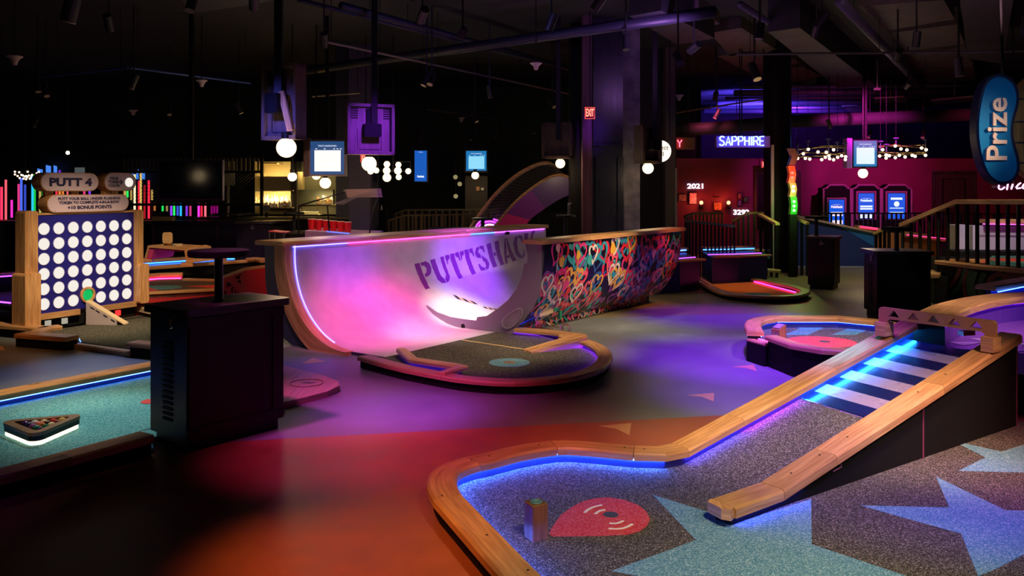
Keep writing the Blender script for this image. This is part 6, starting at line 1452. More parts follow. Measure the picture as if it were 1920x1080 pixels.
for (x, y0, y1, cc, st_) in tubes:
    hi = 'tall' if (y1-y0) > 50 else ('short' if (y1-y0) < 40 else 'medium')
    zone = 'below the television' if x > 288 else ('between the token board and the television' if x > 225 else ('behind the capsule signs' if x > 66 else 'at the left edge'))
    lb = '%s %s neon tube %s' % (hi, TN[cc], zone)
    m = MB(); A_ = D(x, y1, 17.2); B_ = D(x, y0, 17.2); m.tube([A_, B_], .021, 8)
    t = thing('neon_tube', lb, 'neon tube', tuple(A_), lb[:1].upper()+lb[1:]+'s' if False else 'upright neon tubes')
    m.build('tube', glow('tube_%s_%d' % (cc if cc != 'M' else 'dim', st_*10), TC[cc], .55*st_), t)
    m = MB(); m.lathe([(.03, -.04), (.03, 0)], A_, 8); m.tube([A_, Vector((A_.x, A_.y, .0))], .008, 4); m.build('stand', BLACK, t)
m = MB(); m.box((-8.5, 17.2, .75), (3.2, .5, .06)); one(m, 'neon_shelf', mat('red_gloss_shelf', (.3, .02, .06), .2), 'glossy red shelf under the neon tubes at the left edge', 'shelf')
# lit windows with a blue-lit street beyond
for i, (x0, x1, y0, y1, lb) in enumerate(((86, 94.5, 309.5, 326, 0), (100.5, 106, 310, 326, 0), (70, 79, 316, 324, 0), (247, 253, 325, 335, 1), (255, 259, 316, 336, 1), (263, 271, 322, 336, 1))):
    m = MB(); m.extr([D(x0, y0, 22.6), D(x1, y0+2, 22.6), D(x1, y1, 22.6), D(x0, y1, 22.6)], (0, .03, 0)); struct(m, 'window_%d' % (i+1), glow('street_blue', (.06, .22, .8), 1.1))
m = MB(); m.extr([D(140, 314, 22.6), D(158, 314, 22.6), D(158, 327, 22.6), D(140, 327, 22.6)], (0, .03, 0)); struct(m, 'window_7', glow('grey_pane', (.07, .08, .08), 1))
# festoon bulbs at the far left
fl_ = thing('string_lights', 'small ring of warm bulbs behind the left neon tubes', 'string lights', tuple(D(48, 330, 19)))
m = MB(); m.tube([D(48+22*math.cos(t*PI/12), 328+5*math.sin(t*PI/12), 19) for t in range(24)], .008, 4, closed=True); m.tube([D(48, 323, 19), Vector((D(48, 323, 19).x, 19, CEIL))], .008, 4); m.build('wire_ring', BLACK, fl_)
for (x, y) in ((28,322),(28,327),(33,330),(36,323),(37,334),(40,328),(43,329),(44,335),(47,331),(49,330),(49,336),(51,332),(52,322),(54,329),(56,335),(59,330),(57,334),(69,325),(73,322),(60,328)):
    m = MB(); m.sphere(D(x, y, 18.9), .022, 8); m.build('bulb', glow('festoon_bulb', (1, .72, .40), 4), fl_)
m = MB(); m.sphere(D(127, 286.5, 19), .04, 10); m.tube([D(127, 286, 19), Vector((D(127, 286, 19).x, 19, CEIL))], .01, 4, mi=1); one(m, 'spot_lamp_far', [glow('far_lamp', (1, .8, .45), 14), BLACK], 'single bright ceiling lamp above the PUTT 4 sign', 'lamp')
# ================================================================== BAR SHELVES AND BOTTLES
WB = mat('bar_back_gold', (.42, .33, .15), .6)
bs_ = thing('bar_shelving', 'warm-lit back bar with open shelves left of centre', 'bar shelving', (-4.6, 17.2, 0))
def bx(root, name, x0, x1, y0, y1, d, dep, mt): m = MB(); m.extr([D(x0, y0, d), D(x1, y0, d), D(x1, y1, d), D(x0, y1, d)], (0, dep, 0)); return m.build(name, mt, root)
bx(bs_, 'back_panel', 478, 545, 303, 402, 17.4, .05, WB); bx(bs_, 'back_panel', 555, 630, 303, 402, 17.4, .05, mat('bar_back_olive', (.16, .15, .08), .6))
for i, (x0, x1, y) in enumerate(((478, 549, 356.5), (478, 540, 331), (480, 518, 305.5), (478, 549, 388.5), (555, 596, 401.5), (590, 626, 384))):
    bx(bs_, 'shelf', x0, x1, y, y+2, 16.9, .5, mat('shelf_wood', (.5, .4, .2), .5))
bx(bs_, 'upright', 545, 556, 303, 495.6, 17.0, .4, mat('bar_dark', (.03, .025, .018), .6)); bx(bs_, 'upright', 558, 567, 322, 356, 17.1, .2, WB)
bx(bs_, 'cabinet', 556, 624, 356, 385, 17.2, .2, mat('bar_green_grey', (.08, .085, .06), .6))
for (x, y, w_, e_) in ((512, 329, 60, 40), (512, 362, 60, 60), (512, 306, 60, 18), (610, 366, 40, 18), (590, 396, 60, 10), (585, 322, 50, 14)):
    l = bpy.data.lights.new('shelf_light', 'AREA'); l.shape = 'RECTANGLE'; l.size = w_*17/F; l.size_y = .05; l.energy = e_*.2; l.color = (1, .75, .32); o = bpy.data.objects.new('shelf_light', l); C.objects.link(o); o.location = D(x, y, 17.0); o.rotation_euler = (math.radians(35), 0, 0)
bcnt = thing('back_bar_counter', 'dark bar counter in front of the lit shelves', 'bar counter', (-4.4, 16.2, 0))
m = MB(); m.box((-4.4, 16.2, .47), (3.0, .4, .94)); m.build('counter_body', BLACKM, bcnt); m = MB(); m.box((-4.4, 16.2, .96), (3.1, .5, .04)); m.build('counter_top', mat('counter_olive', (.12, .1, .05), .3), bcnt)
BC = [((.9,.85,.7),'clear'), ((.6,.25,.08),'amber'), ((.75,.6,.35),'honey'), ((.12,.25,.10),'green'), ((.8,.35,.2),'rose'), ((.3,.4,.6),'pale blue'), ((.2,.07,.03),'brown')]
def bottle(kind, x, yb, hpx, d, lb, grp):
    k = d/F; h = hpx*k; r = h*.14; col, nm = BC[kind]; P = D(x, yb, d)
    m = MB(); m.lathe([(r*.9, 0), (r, .01), (r, h*.58), (r*.35, h*.74), (r*.32, h*.94), (r*.4, h)], P, 8); m.lathe([(r*1.03, h*.18), (r*1.03, h*.42)], P, 8, 1)
    one(m, 'bottle', [mat('glass_'+nm.replace(' ', '_'), col, .12, spec=.8), mat('paper_label', (.8, .72, .55), .6)], lb % nm, 'bottle', grp, smooth=False)
rb_ = random.Random(2)
for i in range(26):
    bottle(rb_.choice([0, 0, 1, 2, 4, 0, 5, 2]), 481+i*2.6+rb_.uniform(-.6, .6), 388.3, rb_.uniform(15, 24), 17.15, '%s glass bottle in the rear row of the lit bar shelf', 'bottles on the lit bar shelf')
for i in range(22):
    bottle(rb_.choice([0, 1, 2, 3, 4, 0, 6]), 481+i*3.0+rb_.uniform(-.6, .6), 388.6, rb_.uniform(11, 17), 16.95, '%s glass bottle in the front row of the lit bar shelf', 'bottles on the lit bar shelf')
for i in range(11):
    bottle(rb_.choice([0, 1, 2, 4, 0]), 595+i*2.7, 383.8, rb_.uniform(11, 18), 17.0, '%s glass bottle on the shelf right of the green-grey cabinet', 'bottles on the right bar shelf')
for i, x in enumerate((703, 707, 710, 715.5)): bottle((1, 4, 4, 0)[i], x, 394, (9, 8, 8, 10)[i], 17.2, '%s bottle on the counter right of the violet pillar', 'bottles right of the pillar')
m = MB(); m.box((D(709, 396, 17.2).x, 17.2, D(709, 394, 17.2).z/2), (.35, .3, D(709, 394.1, 17.2).z)); one(m, 'side_counter', BLACKM, 'small dark counter carrying four bottles right of the violet pillar', 'counter')
for i in range(14):
    x = 563+i*2.5; P = D(x, 401, 16.98); m = MB(); m.lathe([(.010, 0), (.014, .10)], P, 8); one(m, 'glass', mat('bar_glass', (.5, .5, .4), .1, alpha=.6), 'small drinking glass in the row below the green-grey cabinet', 'glass', 'glasses on the lower bar shelf')
# register
m = MB(); m.box(D(500, 390, 16.1), (.12, .05, .10), .3); m.box((D(500, 390, 16.1).x, 16.1, 1.0), (.05, .05, .12)); one(m, 'till', BLACK, 'black tilted till screen in front of the lit bottles', 'till')
gl = thing('globe_lamp', 'unseen globe lamp added at the far left to be mirrored in the wide television', 'globe lamp', (-9.15, 1.0, 1.85), 'unseen globe lamps near the viewer')  # out of view, added so the television mirrors a globe
m = MB(); m.sphere((-9.15, 1.0, 1.86), .16, 20); m.build('globe', GLOBE, gl, smooth=True); m = MB(); m.tube([(-9.15, 1.0, 2.0), (-9.15, 1.0, CEIL)], .012, 5); m.build('ceiling_pole', BLACK, gl)
# sputnik globe chandelier
sk = thing('globe_chandelier', 'black rod chandelier with ten glowing globes right of the violet-lit box', 'chandelier', tuple(D(740, 340, 15)))
SG = [(725.5,308,6),(725,320,7),(725.5,333,8),(747,309,5.5),(746,320,7),(747.5,332,5.5),(705.5,319.5,5.5),(695,321,6),(765.5,321,5.5)]
for x, y, r in SG:
    m = MB(); m.sphere(D(x, y, 15), r*15/F, 16); m.build('globe', GLOBE, sk, smooth=True)
m = MB(); m.tube([D(700, 320, 15.05), D(766, 321, 15.05)], .012, 5)
for x in (725.5, 747): m.tube([D(x, 303, 15.05), D(x, 335, 15.05)], .012, 5)
m.tube([D(737, 303, 15.05), D(770, 303, 15.05), D(770, 321, 15.05)], .010, 5); m.tube([D(737, 321, 15.05), Vector((D(737, 321, 15.05).x, 15.05, CEIL))], .012, 5); m.build('rods', BLACK, sk)
m = MB()
for (x, y) in ((854, 332), (862, 345), (854.5, 368)):
    m = MB(); m.sphere(D(x, y, 18.5), .05, 12); m.tube([D(x, y, 18.5), Vector((D(x, y, 18.5).x, 18.5, CEIL))], .006, 4, mi=1)
    one(m, 'dim_globe', [glow('dim_globe', (.45, .38, .18), .6), BLACK], {332: 'dim unlit globe, uppermost left of the far leaderboard lamp', 345: 'dim unlit globe, middle one and closest to the far leaderboard lamp', 368: 'dim unlit globe, lowest in the dark behind the railing'}[y], 'globe', 'dim globes in the far centre')
sh_ = thing('display_shelf', 'dim shelf with small ornaments in the far centre left of the slide', 'shelf', tuple(D(895, 372, 18.8)))
bx(sh_, 'cabinet', 872, 914, 330, 481, 18.9, .2, mat('dim_brown', (.03, .02, .012), .6)); bx(sh_, 'ornament', 893, 899, 350, 358, 18.8, .06, mat('copper_pot', (.6, .25, .08), .5)); bx(sh_, 'ornament', 902, 907, 352, 357, 18.8, .06, mat('white_cup', (.7, .65, .5), .5))
# bulb chandeliers over the ticket screens
def bulbs_ch(label, bl, rods, stems):
    t = thing('bulb_chandelier', label, 'chandelier', tuple(D(bl[0][0], 300, 16.3)))
    m = MB()
    for r in rods: m.tube([D(x, y, 16.3) for x, y in r], .010, 5)
    m.build('rods', mat('brass_rod', (.3, .22, .1), .35, .8), t)
    m = MB()
    for x, y0, y1 in stems: m.tube([D(x, y0, 16.3), D(x, y1, 16.3)], .012, 5); m.lathe([(.05, 0), (.05, .02)], D(x, y0, 16.3), 10)
    m.build('stems', mat('blue_grey_stem', (.12, .14, .3), .4), t)
    for x, y0, y1 in stems: m = MB(); m.tube([D(x, y0, 16.3), Vector((D(x, y0, 16.3).x, 16.3, CEIL))], .004, 4); m.build('hanger_rod', BLACKM, t)
    for x, y in bl:
        m = MB(); m.sphere(D(x, y, 16.25), .030, 10); b_ = m.build('bulb', glow('chandelier_bulb', (1, .74, .42), 4), t, smooth=True)
        m = MB(); m.lathe([(.016, .025), (.016, .06)], D(x, y, 16.25), 8); m.build('socket', mat('socket_brown', (.15, .08, .04), .5), b_)
zz = lambda L_: [(1440+a_/4, 220+b_/4) for a_, b_ in L_]
bulbs_ch('left ring of brass rods and round bulbs beside the ticket leaderboard', zz([(222,308),(265,273),(302,240),(280,308),(313,313),(403,317),(430,300),(457,288),(437,262),(462,310),(492,318),(522,300),(552,288),(582,295),(580,317),(375,260),(492,243)]), [zz([(215,290),(300,238),(420,212),(590,215)]), zz([(230,240),(420,222),(590,230)]), zz([(222,300),(400,290),(590,262)]), zz([(260,265),(420,268),(590,292)])], [(1495.5,272,295),(1515,265,276),(1553,262,288),(1570.5,268,284),(1584,270,285)])
bulbs_ch('right ring of brass rods and round bulbs beside the ticket leaderboard', zz([(837,290),(860,243),(886,282),(886,305),(910,288),(955,215),(955,302),(985,285),(997,237),(1042,245),(1028,297),(1082,285),(1103,292),(1152,230),(1186,243),(1181,285)]), [zz([(830,225),(950,205),(1190,235)]), zz([(830,215),(1000,215),(1190,205)]), zz([(830,262),(1000,268),(1200,262)]), zz([(830,290),(1000,280),(1190,275)])], [(1651,266,283),(1662,272,288),(1680,260,270),(1735,263,290)])
# ================================================================== SLIDE LOOP
sd_ = thing('loop_slide', 'tall curved ball slide with violet side panel and mesh guard behind the halfpipe', 'slide', (.0, 14.6, 0))
up = [(915,441),(927,426),(960,385),(985,362),(1010,344),(1032,331),(1050,328),(1065,331),(1074,342)]; lo = [(978,441),(985,422),(1000,406),(1018,394),(1032,384),(1045,376),(1056,370),(1066,366),(1074,365)]
UP = smooth([Vector((x, y, 0)) for x, y in up], 2); LO = smooth([Vector((x, y, 0)) for x, y in lo], 2)
n_ = len(UP); m = MB()
for i in range(n_): m.v += [D(UP[i].x, UP[i].y, 14.3), D(LO[i].x, LO[i].y, 14.3), D(LO[i].x, LO[i].y, 14.4), D(UP[i].x, UP[i].y, 14.4)]
for i in range(n_-1):
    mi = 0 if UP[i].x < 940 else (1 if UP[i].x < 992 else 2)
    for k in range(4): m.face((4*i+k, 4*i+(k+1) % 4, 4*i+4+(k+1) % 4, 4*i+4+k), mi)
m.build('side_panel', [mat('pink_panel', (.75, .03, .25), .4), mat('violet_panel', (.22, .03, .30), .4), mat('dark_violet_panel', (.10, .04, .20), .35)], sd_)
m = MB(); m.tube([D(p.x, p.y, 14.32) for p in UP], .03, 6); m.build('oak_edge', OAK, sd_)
fr_ = [(878,441),(882,427),(907,392),(932,360),(970,327),(1005,309),(1027,305),(1040,312),(1050,327)]; FR = smooth([Vector((x, y, 0)) for x, y in fr_], 2)
m = MB(); m.tube([D(p.x, p.y, 15.0) for p in FR], .04, 6); m.build('oak_rail', OAK, sd_)
m = MB(); nn = len(FR)
for i in range(0, 46):
    f = i/45*(nn-1.001); j = int(f); A_ = FR[j].lerp(FR[j+1], f-j); f2 = i/45*(n_-1.001); j2 = int(f2); B_ = UP[j2].lerp(UP[j2+1], f2-j2); m.tube([D(A_.x, A_.y, 15), D(B_.x, B_.y, 14.4)], .004, 3)
for k in range(1, 16):
    pts = []
    for i in range(0, 24):
        f = i/23*(nn-1.001); j = int(f); A_ = FR[j].lerp(FR[j+1], f-j); f2 = i/23*(n_-1.001); j2 = int(f2); B_ = UP[j2].lerp(UP[j2+1], f2-j2); pts.append(D(A_.x, A_.y, 15).lerp(D(B_.x, B_.y, 14.4), k/16))
    m.tube(pts, .004, 3)
o = m.build('mesh_guard', mat('mesh_steel', (.35, .32, .28), .4, .7), sd_); o['kind'] = 'stuff'
m = MB(); A_ = D(905, 441, 14.7); 
def sfn(x, y):
    f = x*(nn-1.001); j = int(f); a_ = FR[j].lerp(FR[j+1], f-j); f2 = x*(n_-1.001); j2 = int(f2); b_ = LO[j2].lerp(LO[j2+1], f2-j2)
    return D(a_.x+22, a_.y+25, 15.02).lerp(D(b_.x-4, b_.y-2, 14.42), y)
m.grid(sfn, 20, 2); m.build('slide_bed', mat('slide_dark', (.03, .025, .05), .3), sd_, recalc=False)
m = MB(); q = D(1000, 400, 14.6); m.box((q.x+.35, 14.6, .55), (.5, .3, 1.1)); m.build('support', BLACKM, sd_); m = MB(); m.box((D(895, 441, 15).x+.1, 14.8, .35), (.35, .4, .7)); m.build('support', BLACKM, sd_)
for k, (rx_, ry_, mt_) in enumerate(((26, 19, LEDM), (21, 14, LEDV), (13, 8, glow('ring_white', (.8, .7, 1), 3)), (7, 4.5, glow('ring_red', (1, .03, .08), 4)))):
    m = MB(); m.tube([D(918+rx_*math.cos(t*PI/16), 429+ry_*math.sin(t*PI/16), 14.55-.01*k) for t in range(0, 33)], .012, 5); m.build('light_ring', glow('ring_violet', (.6, .05, 1), 4) if k < 2 else mt_, sd_)
m = MB(); m.extr([D(918+27*math.cos(t*PI/16), 429+20*math.sin(t*PI/16), 14.62) for t in range(32)], (0, .05, 0)); m.build('target_board', mat('target_violet', (.35, .05, .4), .4), sd_)
# red cups of the giant cup course
cpx = [(584,26),(597.5,25),(611.5,25),(625.5,25),(639,25),(652,24)]
cc = thing('cup_course', 'lilac raised course carrying giant red cups behind the halfpipe coping', 'mini golf course', tuple(D(620, 445, 13)))
m = MB(); m.extr([D(572, 432.5, 12.9), D(655, 437.5, 12.9), D(700, 439, 12.9), D(700, 452, 12.9), D(572, 447, 12.9)], (0, 1.0, 0)); m.build('lilac_deck', mat('lilac_deck', (.35, .2, .4), .5), cc)
m = MB(); m.extr([D(572, 447, 12.9), D(700, 452, 12.9), Vector((D(700, 452, 12.9).x, 12.9, 0)), Vector((D(572, 447, 12.9).x, 12.9, 0))], (0, .9, 0)); m.build('base', BLACKM, cc)
m = MB(); m.tube([D(612, 434, 12.85), D(655, 438, 12.85)], .008, 5); m.build('led_strip', glow('led_faint_blue', (.1, .15, 1), 2), cc)
for i, (x, hh) in enumerate(cpx):
    yb_ = 432.5+(x-580)*.07; P = D(x, yb_, 13.25); k = 13.25/F; m = MB()
    m.lathe([(5.8*k, 0), (6.9*k, (22-i*.2)*k), (7.0*k, (22-i*.2)*k)], P, 20); m.lathe([(7.2*k, (21.6-i*.2)*k), (7.2*k, (22.8-i*.2)*k), (6.4*k, (22.8-i*.2)*k)], P, 20, 1)
    one(m, 'giant_cup', [mat('cup_red', (.65, .01, .015), .3), mat('cup_rim', (.7, .4, .4), .4)], ['leftmost giant red cup in the row behind the halfpipe', 'second giant red cup from the left behind the halfpipe', 'third giant red cup from the left behind the halfpipe', 'fourth giant red cup from the left, right of the net post', 'fifth giant red cup from the left behind the halfpipe', 'rightmost giant red cup in the row behind the halfpipe'][i], 'cup', 'giant red cups')
l = bpy.data.lights.new('cup_light', 'SPOT'); l.energy = 160; l.color = (1, .6, .5); l.spot_size = .7; o = bpy.data.objects.new('cup_light', l); C.objects.link(o); o.location = (-2.4, 10.9, 3.3); SPOT_HEADS.append((Vector((-2.4, 10.9, 3.3)), (Vector((-2.9, 13.2, .95))-Vector((-2.4, 10.9, 3.3))).normalized())); o.rotation_euler = (Vector((-2.9, 13.2, .95))-Vector((-2.4, 10.9, 3.3))).to_track_quat('-Z', 'Y').to_euler()
nf = thing('ball_net', 'black-framed ball net with a slanted wooden backboard above the red cups', 'net frame', tuple(D(640, 440, 13.2)))
dn = 13.1
m = MB(); m.extr([D(647, 355, dn), D(706, 353.5, dn), D(709, 370, dn), D(650, 370.5, dn)], (.05, .12, 0)); m.build('backboard', wood('mauve_wood', (.28, .18, .17), (.42, .28, .26), .5), nf)
for pl in ([(560,386),(646,360)], [(560,386),(560,441)], [(614,384),(618,441)], [(560,386),(620,384)], [(709,370),(700,395),(692,441)], [(646,356),(650,371)]):
    m = MB(); m.tube([D(x, y, dn-.02) for x, y in pl], .012, 5); m.build('frame_bar', BLACK, nf)
m = MB()
for i in range(26):
    f = i/25; m.tube([D(625+80*f, 381-26*f, dn-.03), D(645+62*f, 384-14*f+(-8*math.sin(PI*f)), dn-.03)], .003, 3)
m.build('net', mat('net_grey', (.25, .22, .25), .6), nf)
# small standing tables behind the halfpipe
for (x, y, r, d, lb, flag) in ((1061, 403, 18.5, 12.8, 'round high table with a small golf flag behind the mural', True), (905, 408.5, 20, 12.6, 'round high table in front of the slide target', False), (840, 427, 37, 12.2, 'low round black table just behind the halfpipe coping', False), (457, 470, 2, 9, None, False)):
    if not lb: continue
    k = d/F; P = D(x, y, d); t = thing('high_table', lb, 'table', (P.x, P.y, 0), 'round black tables')
    m = MB(); m.lathe([(r*k, P.z-.03), (r*k, P.z)], (P.x, P.y, 0), 28); m.build('table_top', BLACK, t)
    m = MB(); m.lathe([(.03, .02), (.03, P.z-.03)], (P.x, P.y, 0), 12); m.lathe([(.2, 0), (.2, .02)], (P.x, P.y, 0), 20); m.build('pedestal', BLACK, t)
    if flag:
        m = MB(); A_ = D(1065, 402, d); B_ = D(1065, 380, d); A_.z = P.z; m.tube([A_, B_], .006, 5); m.extr([B_, B_+Vector((.06, 0, .0)), B_+Vector((.02, 0, -.04)), B_+Vector((0, 0, -.04))], (0, .005, 0)); one(m, 'golf_flag', mat('flag_grey', (.6, .55, .6), .5), 'small pale flag standing on the round high table behind the mural', 'flag')
# bar stools frame, small bits
stl = thing('bar_stool', 'dark metal stool with a red-edged seat left of the hook counter', 'stool', tuple(D(517, 452, 12.6)))
m = MB(); m.extr([D(503, 433, 12.6), D(534, 436, 12.6), D(534, 437.5, 12.6), D(503, 434.5, 12.6)], (0, .35, 0)); m.build('seat', mat('stool_red', (.4, .02, .03), .5), stl)
for (x, dy) in ((505, 0), (515, 0), (532, 0), (520, .33)):
    p = D(x, 435, 12.6+dy); m = MB(); m.tube([p, Vector((p.x, p.y, 0))], .012, 6); m.build('leg', mat('stool_metal', (.1, .09, .08), .4, .6), stl)
# ================================================================== CEILING
DARKB = mat('dark_blue_steel', (.03, .032, .06), .45); DARKG = mat('ceiling_dark', (.025, .025, .032), .6)
def pipe(label, pts, r, mt, cat='pipe', name='ceiling_pipe', hang=True):
    t = thing(name, label, cat, tuple(pts[0])); m = MB(); m.tube(pts, r, 14); m.build('pipe_run', mt, t, smooth=True)
    if hang:
        for f in (.1, .5, .9):
            m = MB(); p = pts[0].lerp(pts[-1], f); m.tube([p, Vector((p.x, p.y, CEIL))], .004, 4); m.build('hanger_rod', BLACKM, t)
def Z(px, py, z): d = (z-CZ)*F/(HY-py); return Vector(((px-960)*d/F, d, z))
pipe('long dark blue pipe crossing the ceiling from left to upper right', [Z(500, 143, 3.7), Z(1340, 22, 3.7)], .075, DARKB)
pipe('thick grey pipe running away at the upper right of the ceiling', [Z(1575, 2, 3.8), Z(1728, 163, 3.8)], .07, mat('grey_blue_pipe', (.10, .10, .16), .4))
pipe('slim grey pipe left of the thick one on the right ceiling', [Z(1388, 8, 3.85), Z(1625, 160, 3.85)], .045, mat('grey_blue_pipe', (.10, .10, .16), .4))
pipe('pair of conduits crossing the middle ceiling diagonally', [Z(640, 10, 3.9), Z(1290, 190, 3.9)], .05, DARKB)
for k_ in range(6): pipe(['first','second','third','fourth','fifth','sixth'][k_]+' blue-lit pipe from the front in the glowing far ceiling', [Vector((5.6+k_*.1, 20.6+k_*1.3, 3.95)), Vector((12.5, 20.2+k_*1.3, 3.95))], .05+.03*(k_ % 2), mat('mid_blue_steel', (.10, .10, .16), .45), hang=False)
pipe('thin conduit parallel to the diagonal pair', [Z(560, 0, 3.85), Z(1270, 182, 3.85)], .03, DARKB)
pipe('horizontal round duct above the blue neon sign', [D(1180, 246, 17.4), D(1340, 240, 17.4), D(1480, 228, 17.4), D(1900, 212, 17.4)], .13, mat('duct_grey', (.03, .03, .035), .7), 'duct', 'air_duct')
def duct(label, c0, size, rz): 
    m = MB(); m.box(c0, size, rz); one(m, 'air_duct', DARKG, label, 'duct')
PAN = cloudy('ceiling_plank', (.09, .075, .07), (.15, .12, .11), 3, .6)
k_ = 0
for (x0, y0, x1, y1, x2, y2, x3, y3, lb) in ((1330,62,1390,52,1450,90,1370,105,'dim ceiling panel above the neon sign, second row'), (1280,20,1310,15,1350,45,1280,60,'dim ceiling panel at the upper middle right'), (1345,105,1450,90,1500,118,1410,140,'dim ceiling panel left of the slim grey pipe'), (1415,135,1505,125,1540,143,1470,158,'olive-tinted ceiling panel left of the slim grey pipe'),(1490,160,1530,156,1560,172,1515,178,'small far ceiling panel before the blue glow'),
   (1610,12,1770,0,1790,36,1660,58,'large ceiling panel right of the thick grey pipe'), (1668,62,1795,46,1808,82,1700,96,'second ceiling panel right of the thick grey pipe'), (1700,104,1810,88,1822,118,1722,132,'third ceiling panel right of the thick grey pipe'), (1730,138,1824,122,1830,150,1742,165,'fourth ceiling panel right of the thick grey pipe')):
    m = MB(); m.prism([Z(x, y, 4.02) for x, y in ((x0, y0), (x1, y1), (x2, y2), (x3, y3))], 4.02, 4.2); one(m, 'ceiling_panel', PAN, lb, 'ceiling panel', 'dim planked ceiling panels')
m = MB(); m.prism([Z(x, y, 3.7) for x, y in ((1640,184),(1695,181),(1702,190),(1640,192))], 3.68, 3.72); m.tube([Z(1670, 186, 3.7), Z(1670, 186, 3.7)+Vector((0, 0, .5))], .01, 4); one(m, 'ceiling_tray', mat('tray_pink_grey', (.4, .28, .26), .5), 'pale flat tray hanging near the right ceiling', 'tray')
m = MB(); m.prism([Z(x, y, 3.6) for x, y in ((1745,188),(1830,180),(1835,188),(1752,196))], 3.58, 3.62); m.tube([Z(1790, 186, 3.6), Z(1790, 186, 3.6)+Vector((0, 0, .6))], .01, 4); one(m, 'ceiling_tray', mat('tray_violet_grey', (.25, .17, .25), .5), 'violet-grey flat tray left of the Prize sign top', 'tray')
m = MB(); m.prism([Z(x, y, 3.9) for x, y in ((1578,199),(1610,196),(1638,208),(1600,212))], 3.88, 3.92); m.tube([Z(1610, 203, 3.9), Z(1610, 203, 3.9)+Vector((0, 0, .3))], .01, 4); one(m, 'ceiling_tray', mat('tray_pink_grey', (.4, .28, .26), .5), 'small pinkish tray above the bulb chandeliers', 'tray')
# big beams / ducts
for lb, pl, zz_, hh in (('wide black duct running diagonally above the halfpipe', [(1180,30),(1240,20),(1340,72),(1270,84)], 3.75, .3), ('dark box duct above the left screen boxes', [(340,0),(520,0),(400,20),(360,25)], 3.6, .4), ('deep black duct between the right ceiling panels', [(1440,60),(1500,52),(1640,160),(1570,165)], 3.7, .4), ('black duct edge right of the ceiling panels', [(1800,0),(1900,0),(1880,120),(1815,110)], 3.6, .5)):
    m = MB(); m.prism([Z(x, y, zz_) for x, y in pl], zz_, CEIL); one(m, 'air_duct', DARKG, lb, 'duct')
# lighting tracks
def track(label, A_, B_, mt=None, r=.018):
    t = thing('lighting_track', label, 'lighting track', tuple(A_)); m = MB(); d_ = (B_-A_); m.tube([A_, B_], r, 4); m.build('track', mt or mat('track_grey', (.12, .12, .14), .4), t)
    for f in (.05, .5, .95): m = MB(); p = A_.lerp(B_, f); m.tube([p, Vector((p.x, p.y, CEIL))], .004, 4); m.build('hanger_rod', BLACKM, t)
track('blue-lit lighting track at the upper left', Z(-10, 154, 3.3), Z(240, 127, 3.3), mat('track_blue', (.06, .12, .4), .4))
track('faint lighting track continuing toward the nearest screen box', Z(245, 127, 3.3), Z(470, 156, 3.3), mat('track_blue', (.03, .05, .2), .4))
track('pale lighting track crossing above the violet-lit box', Z(610, 78, 3.4), Z(800, 118, 3.4), mat('track_tan', (.35, .28, .22), .4))
track('dark lighting track continuing right toward the concrete pillar', Z(800, 118, 3.4), Z(1100, 183, 3.4))
track('short pale track beside the nearest screen box', Z(586, 181, 3.2), Z(675, 174, 3.2), mat('track_tan', (.35, .28, .22), .4))
track('long track across the right ceiling toward the Prize sign', Z(1380, 102, 3.5), Z(1925, 96, 3.5))
track('track in front of the violet glow on the ceiling', Z(1200, 222, 3.2), Z(1450, 183, 3.2), mat('track_tan', (.35, .28, .22), .4))
track('short far track with two small spotlights in the centre', Z(800, 205, 3.3), Z(930, 222, 3.3))
# spotlights in view
SPT = mat('spot_black', (.02, .02, .025), .4); SPW = mat('spot_baffle', (.75, .62, .40), .4)
def head(label, P, dirv, s=1.0, lit=True, group='track spotlights'):
    t = thing('track_spotlight', label, 'spotlight', tuple(P), group); dirv = Vector(dirv).normalized(); q = dirv.to_track_quat('Z', 'Y').to_matrix()
    m = MB(); m.lathe([(.045*s, -.20*s), (.045*s, .0)], P, 14, M=q); m.build('barrel', SPT, t)
    m = MB(); m.tube([P-dirv*.1*s, P-dirv*.1*s+Vector((0, 0, .12*s)), Vector((P.x-dirv.x*.1*s, P.y-dirv.y*.1*s, CEIL))], .012*s, 5); m.build('stem', SPT, t)
    if lit: m = MB(); m.lathe([(.030*s, -.02*s), (.046*s, .006*s)], P, 14, M=q); m.build('baffle', SPW, t)
where = [(127,40,3.1,1.6,'at the top left corner of the ceiling'),(72,172,3,1,'pair hanging from the blue-lit track, left one'),(88,180,3,.9,'pair hanging from the blue-lit track, right one'),(245,165,3,1.1,'below the middle of the blue-lit track'),(64,238,2.9,1,'blue-tinted one at the far left'),(318,215,2.9,.9,'unlit one in the dark left of the nearest screen box'),(453,212,2.9,1,'just left of the nearest screen box'),(794,160,3.05,1.1,'left of the pair under the pale track end'),(806,158,3.05,1.0,'right of the pair under the pale track end'),(920,183,3,1,'under the dark track in the centre'),(894,228,2.9,1,'at the end of the short far track'),(882,262,2.8,.9,'lower left of the centre pair by the far leaderboard'),(929,258,2.8,.9,'right of the centre pair by the far leaderboard'),(1002,250,2.8,.9,'blue-tinted one left of the slide'),(1040,200,3,1.1,'left of the large EXIT sign'),(1340,222,2.9,1,'upper one above the blue neon sign'),(1343,245,2.75,1,'lower one above the blue neon sign'),(1420,148,3.2,1.4,'tilted one under the long right track'),(1558,240,2.7,.9,'blue-lit one left of the bulb chandeliers'),(1628,258,2.6,.9,'blue-lit one beside the ticket leaderboard'),(1730,258,2.6,.9,'blue-lit one right of the ticket leaderboard'),(1800,142,3.1,1.3,'pale-lipped one left of the Prize sign')]
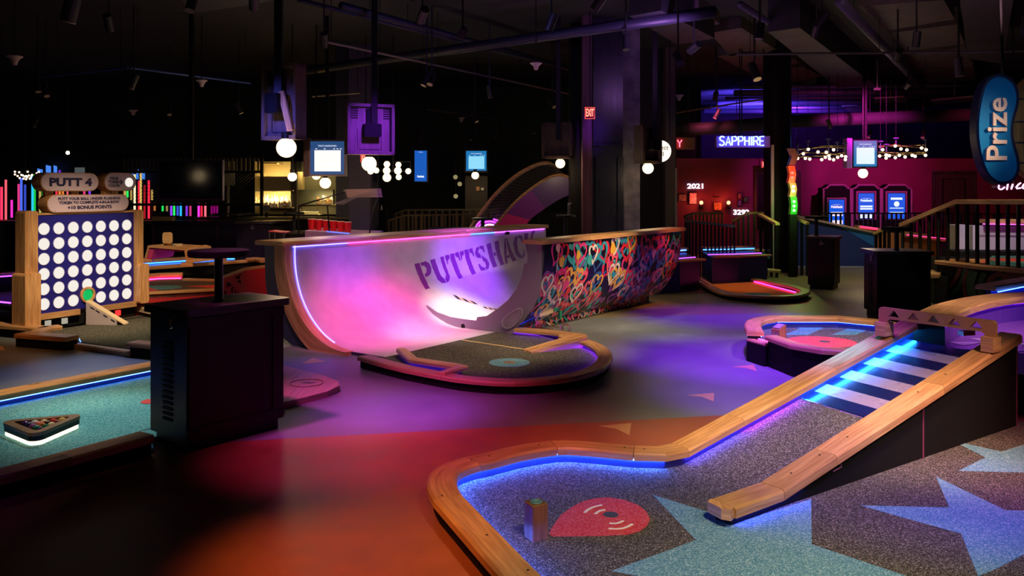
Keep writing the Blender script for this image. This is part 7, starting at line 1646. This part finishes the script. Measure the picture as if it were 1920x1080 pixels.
for i, (x, y, z, s, lb) in enumerate(where):
    P = Z(x, y, z); head('black track spotlight '+lb, P, ((-.3, .2, .45, -.5)[i % 4], .1-(i % 3)*.3, -1), s)
for P, dv in SPOT_HEADS:
    if -P.x*0+P.y < 0: continue
k_ = 0
for P, dv in SPOT_HEADS:  # every spot gets a head, the added fill spots and uplights too
    t_ = P-dv*.03; k_ += 1
    px_ = 960+P.x/P.y*F if P.y > .1 else 9e9; py_ = HY-(P.z-CZ)/P.y*F if P.y > .1 else 9e9
    if P.z < 3.0: continue
    m = MB(); q = dv.to_track_quat('Z', 'Y').to_matrix(); m.lathe([(.05, -.22), (.05, -.02)], t_, 12, M=q); b_ = t_-dv*.12; m.tube([b_, Vector((b_.x, b_.y, CEIL))], .012, 5)
    inview = 0 < px_ < 1920 and 0 < py_ < 1080
    one(m, 'spotlight', SPT, 'black downlight among the dark ceiling pipes, barely visible' if inview else 'black downlight above the picture edge', 'spotlight', 'black downlights on the dark ceiling' if inview else 'black downlights above the view')
# white bell shaped sensors
def bell(label, x, y, w_, z):
    P = Z(x, y, z); r = w_/2*P.y/F; t = thing('ceiling_speaker', label, 'ceiling speaker', tuple(P), 'white bell-shaped ceiling speakers')
    m = MB(); m.lathe([(r*.05, -r*1.1), (r*.3, -r*1.05), (r*.38, -r*.7), (r*.55, -r*.35), (r*.95, -r*.05), (r, 0), (r*.9, .01)], P, 24); m.build('bell', mat('bell_white', (.62, .5, .5), .5), t, smooth=True)
    m = MB(); m.tube([P, Vector((P.x, P.y, CEIL))], .008, 5); m.build('cable', BLACK, t)
for x, y, w_, z, lb in ((27,106,30,3.2,'largest white bell speaker at the far left'),(378,151,22,3.2,'white bell speaker left of the nearest screen box'),(250,207,17,3.2,'white bell speaker above the left mesh partition'),(1005,119,23,3.3,'white bell speaker high in the centre above the EXIT sign'),(733,200,11,3.1,'white bell speaker touching the violet-lit box'),(865,221,14,3.2,'white bell speaker under the short far track'),(820,247,14,3.1,'flat white bell speaker in the far centre'),(1273,179,18,3.3,'white bell speaker left of the violet ceiling glow'),(1700,228,6,3.0,'tiny white bell speaker above the bulb chandeliers')):
    bell(lb, x, y, w_, z)
for x, y in ((1086,184),):
    m = MB(); m.box(Z(1645, 167, 3.6), (.12, .08, .05), .3); m.tube([Z(1645, 167, 3.6), Z(1645, 167, 3.6)+Vector((0, 0, .6))], .01, 4); one(m, 'security_camera', WHITEP, 'small white camera on the right ceiling', 'camera')
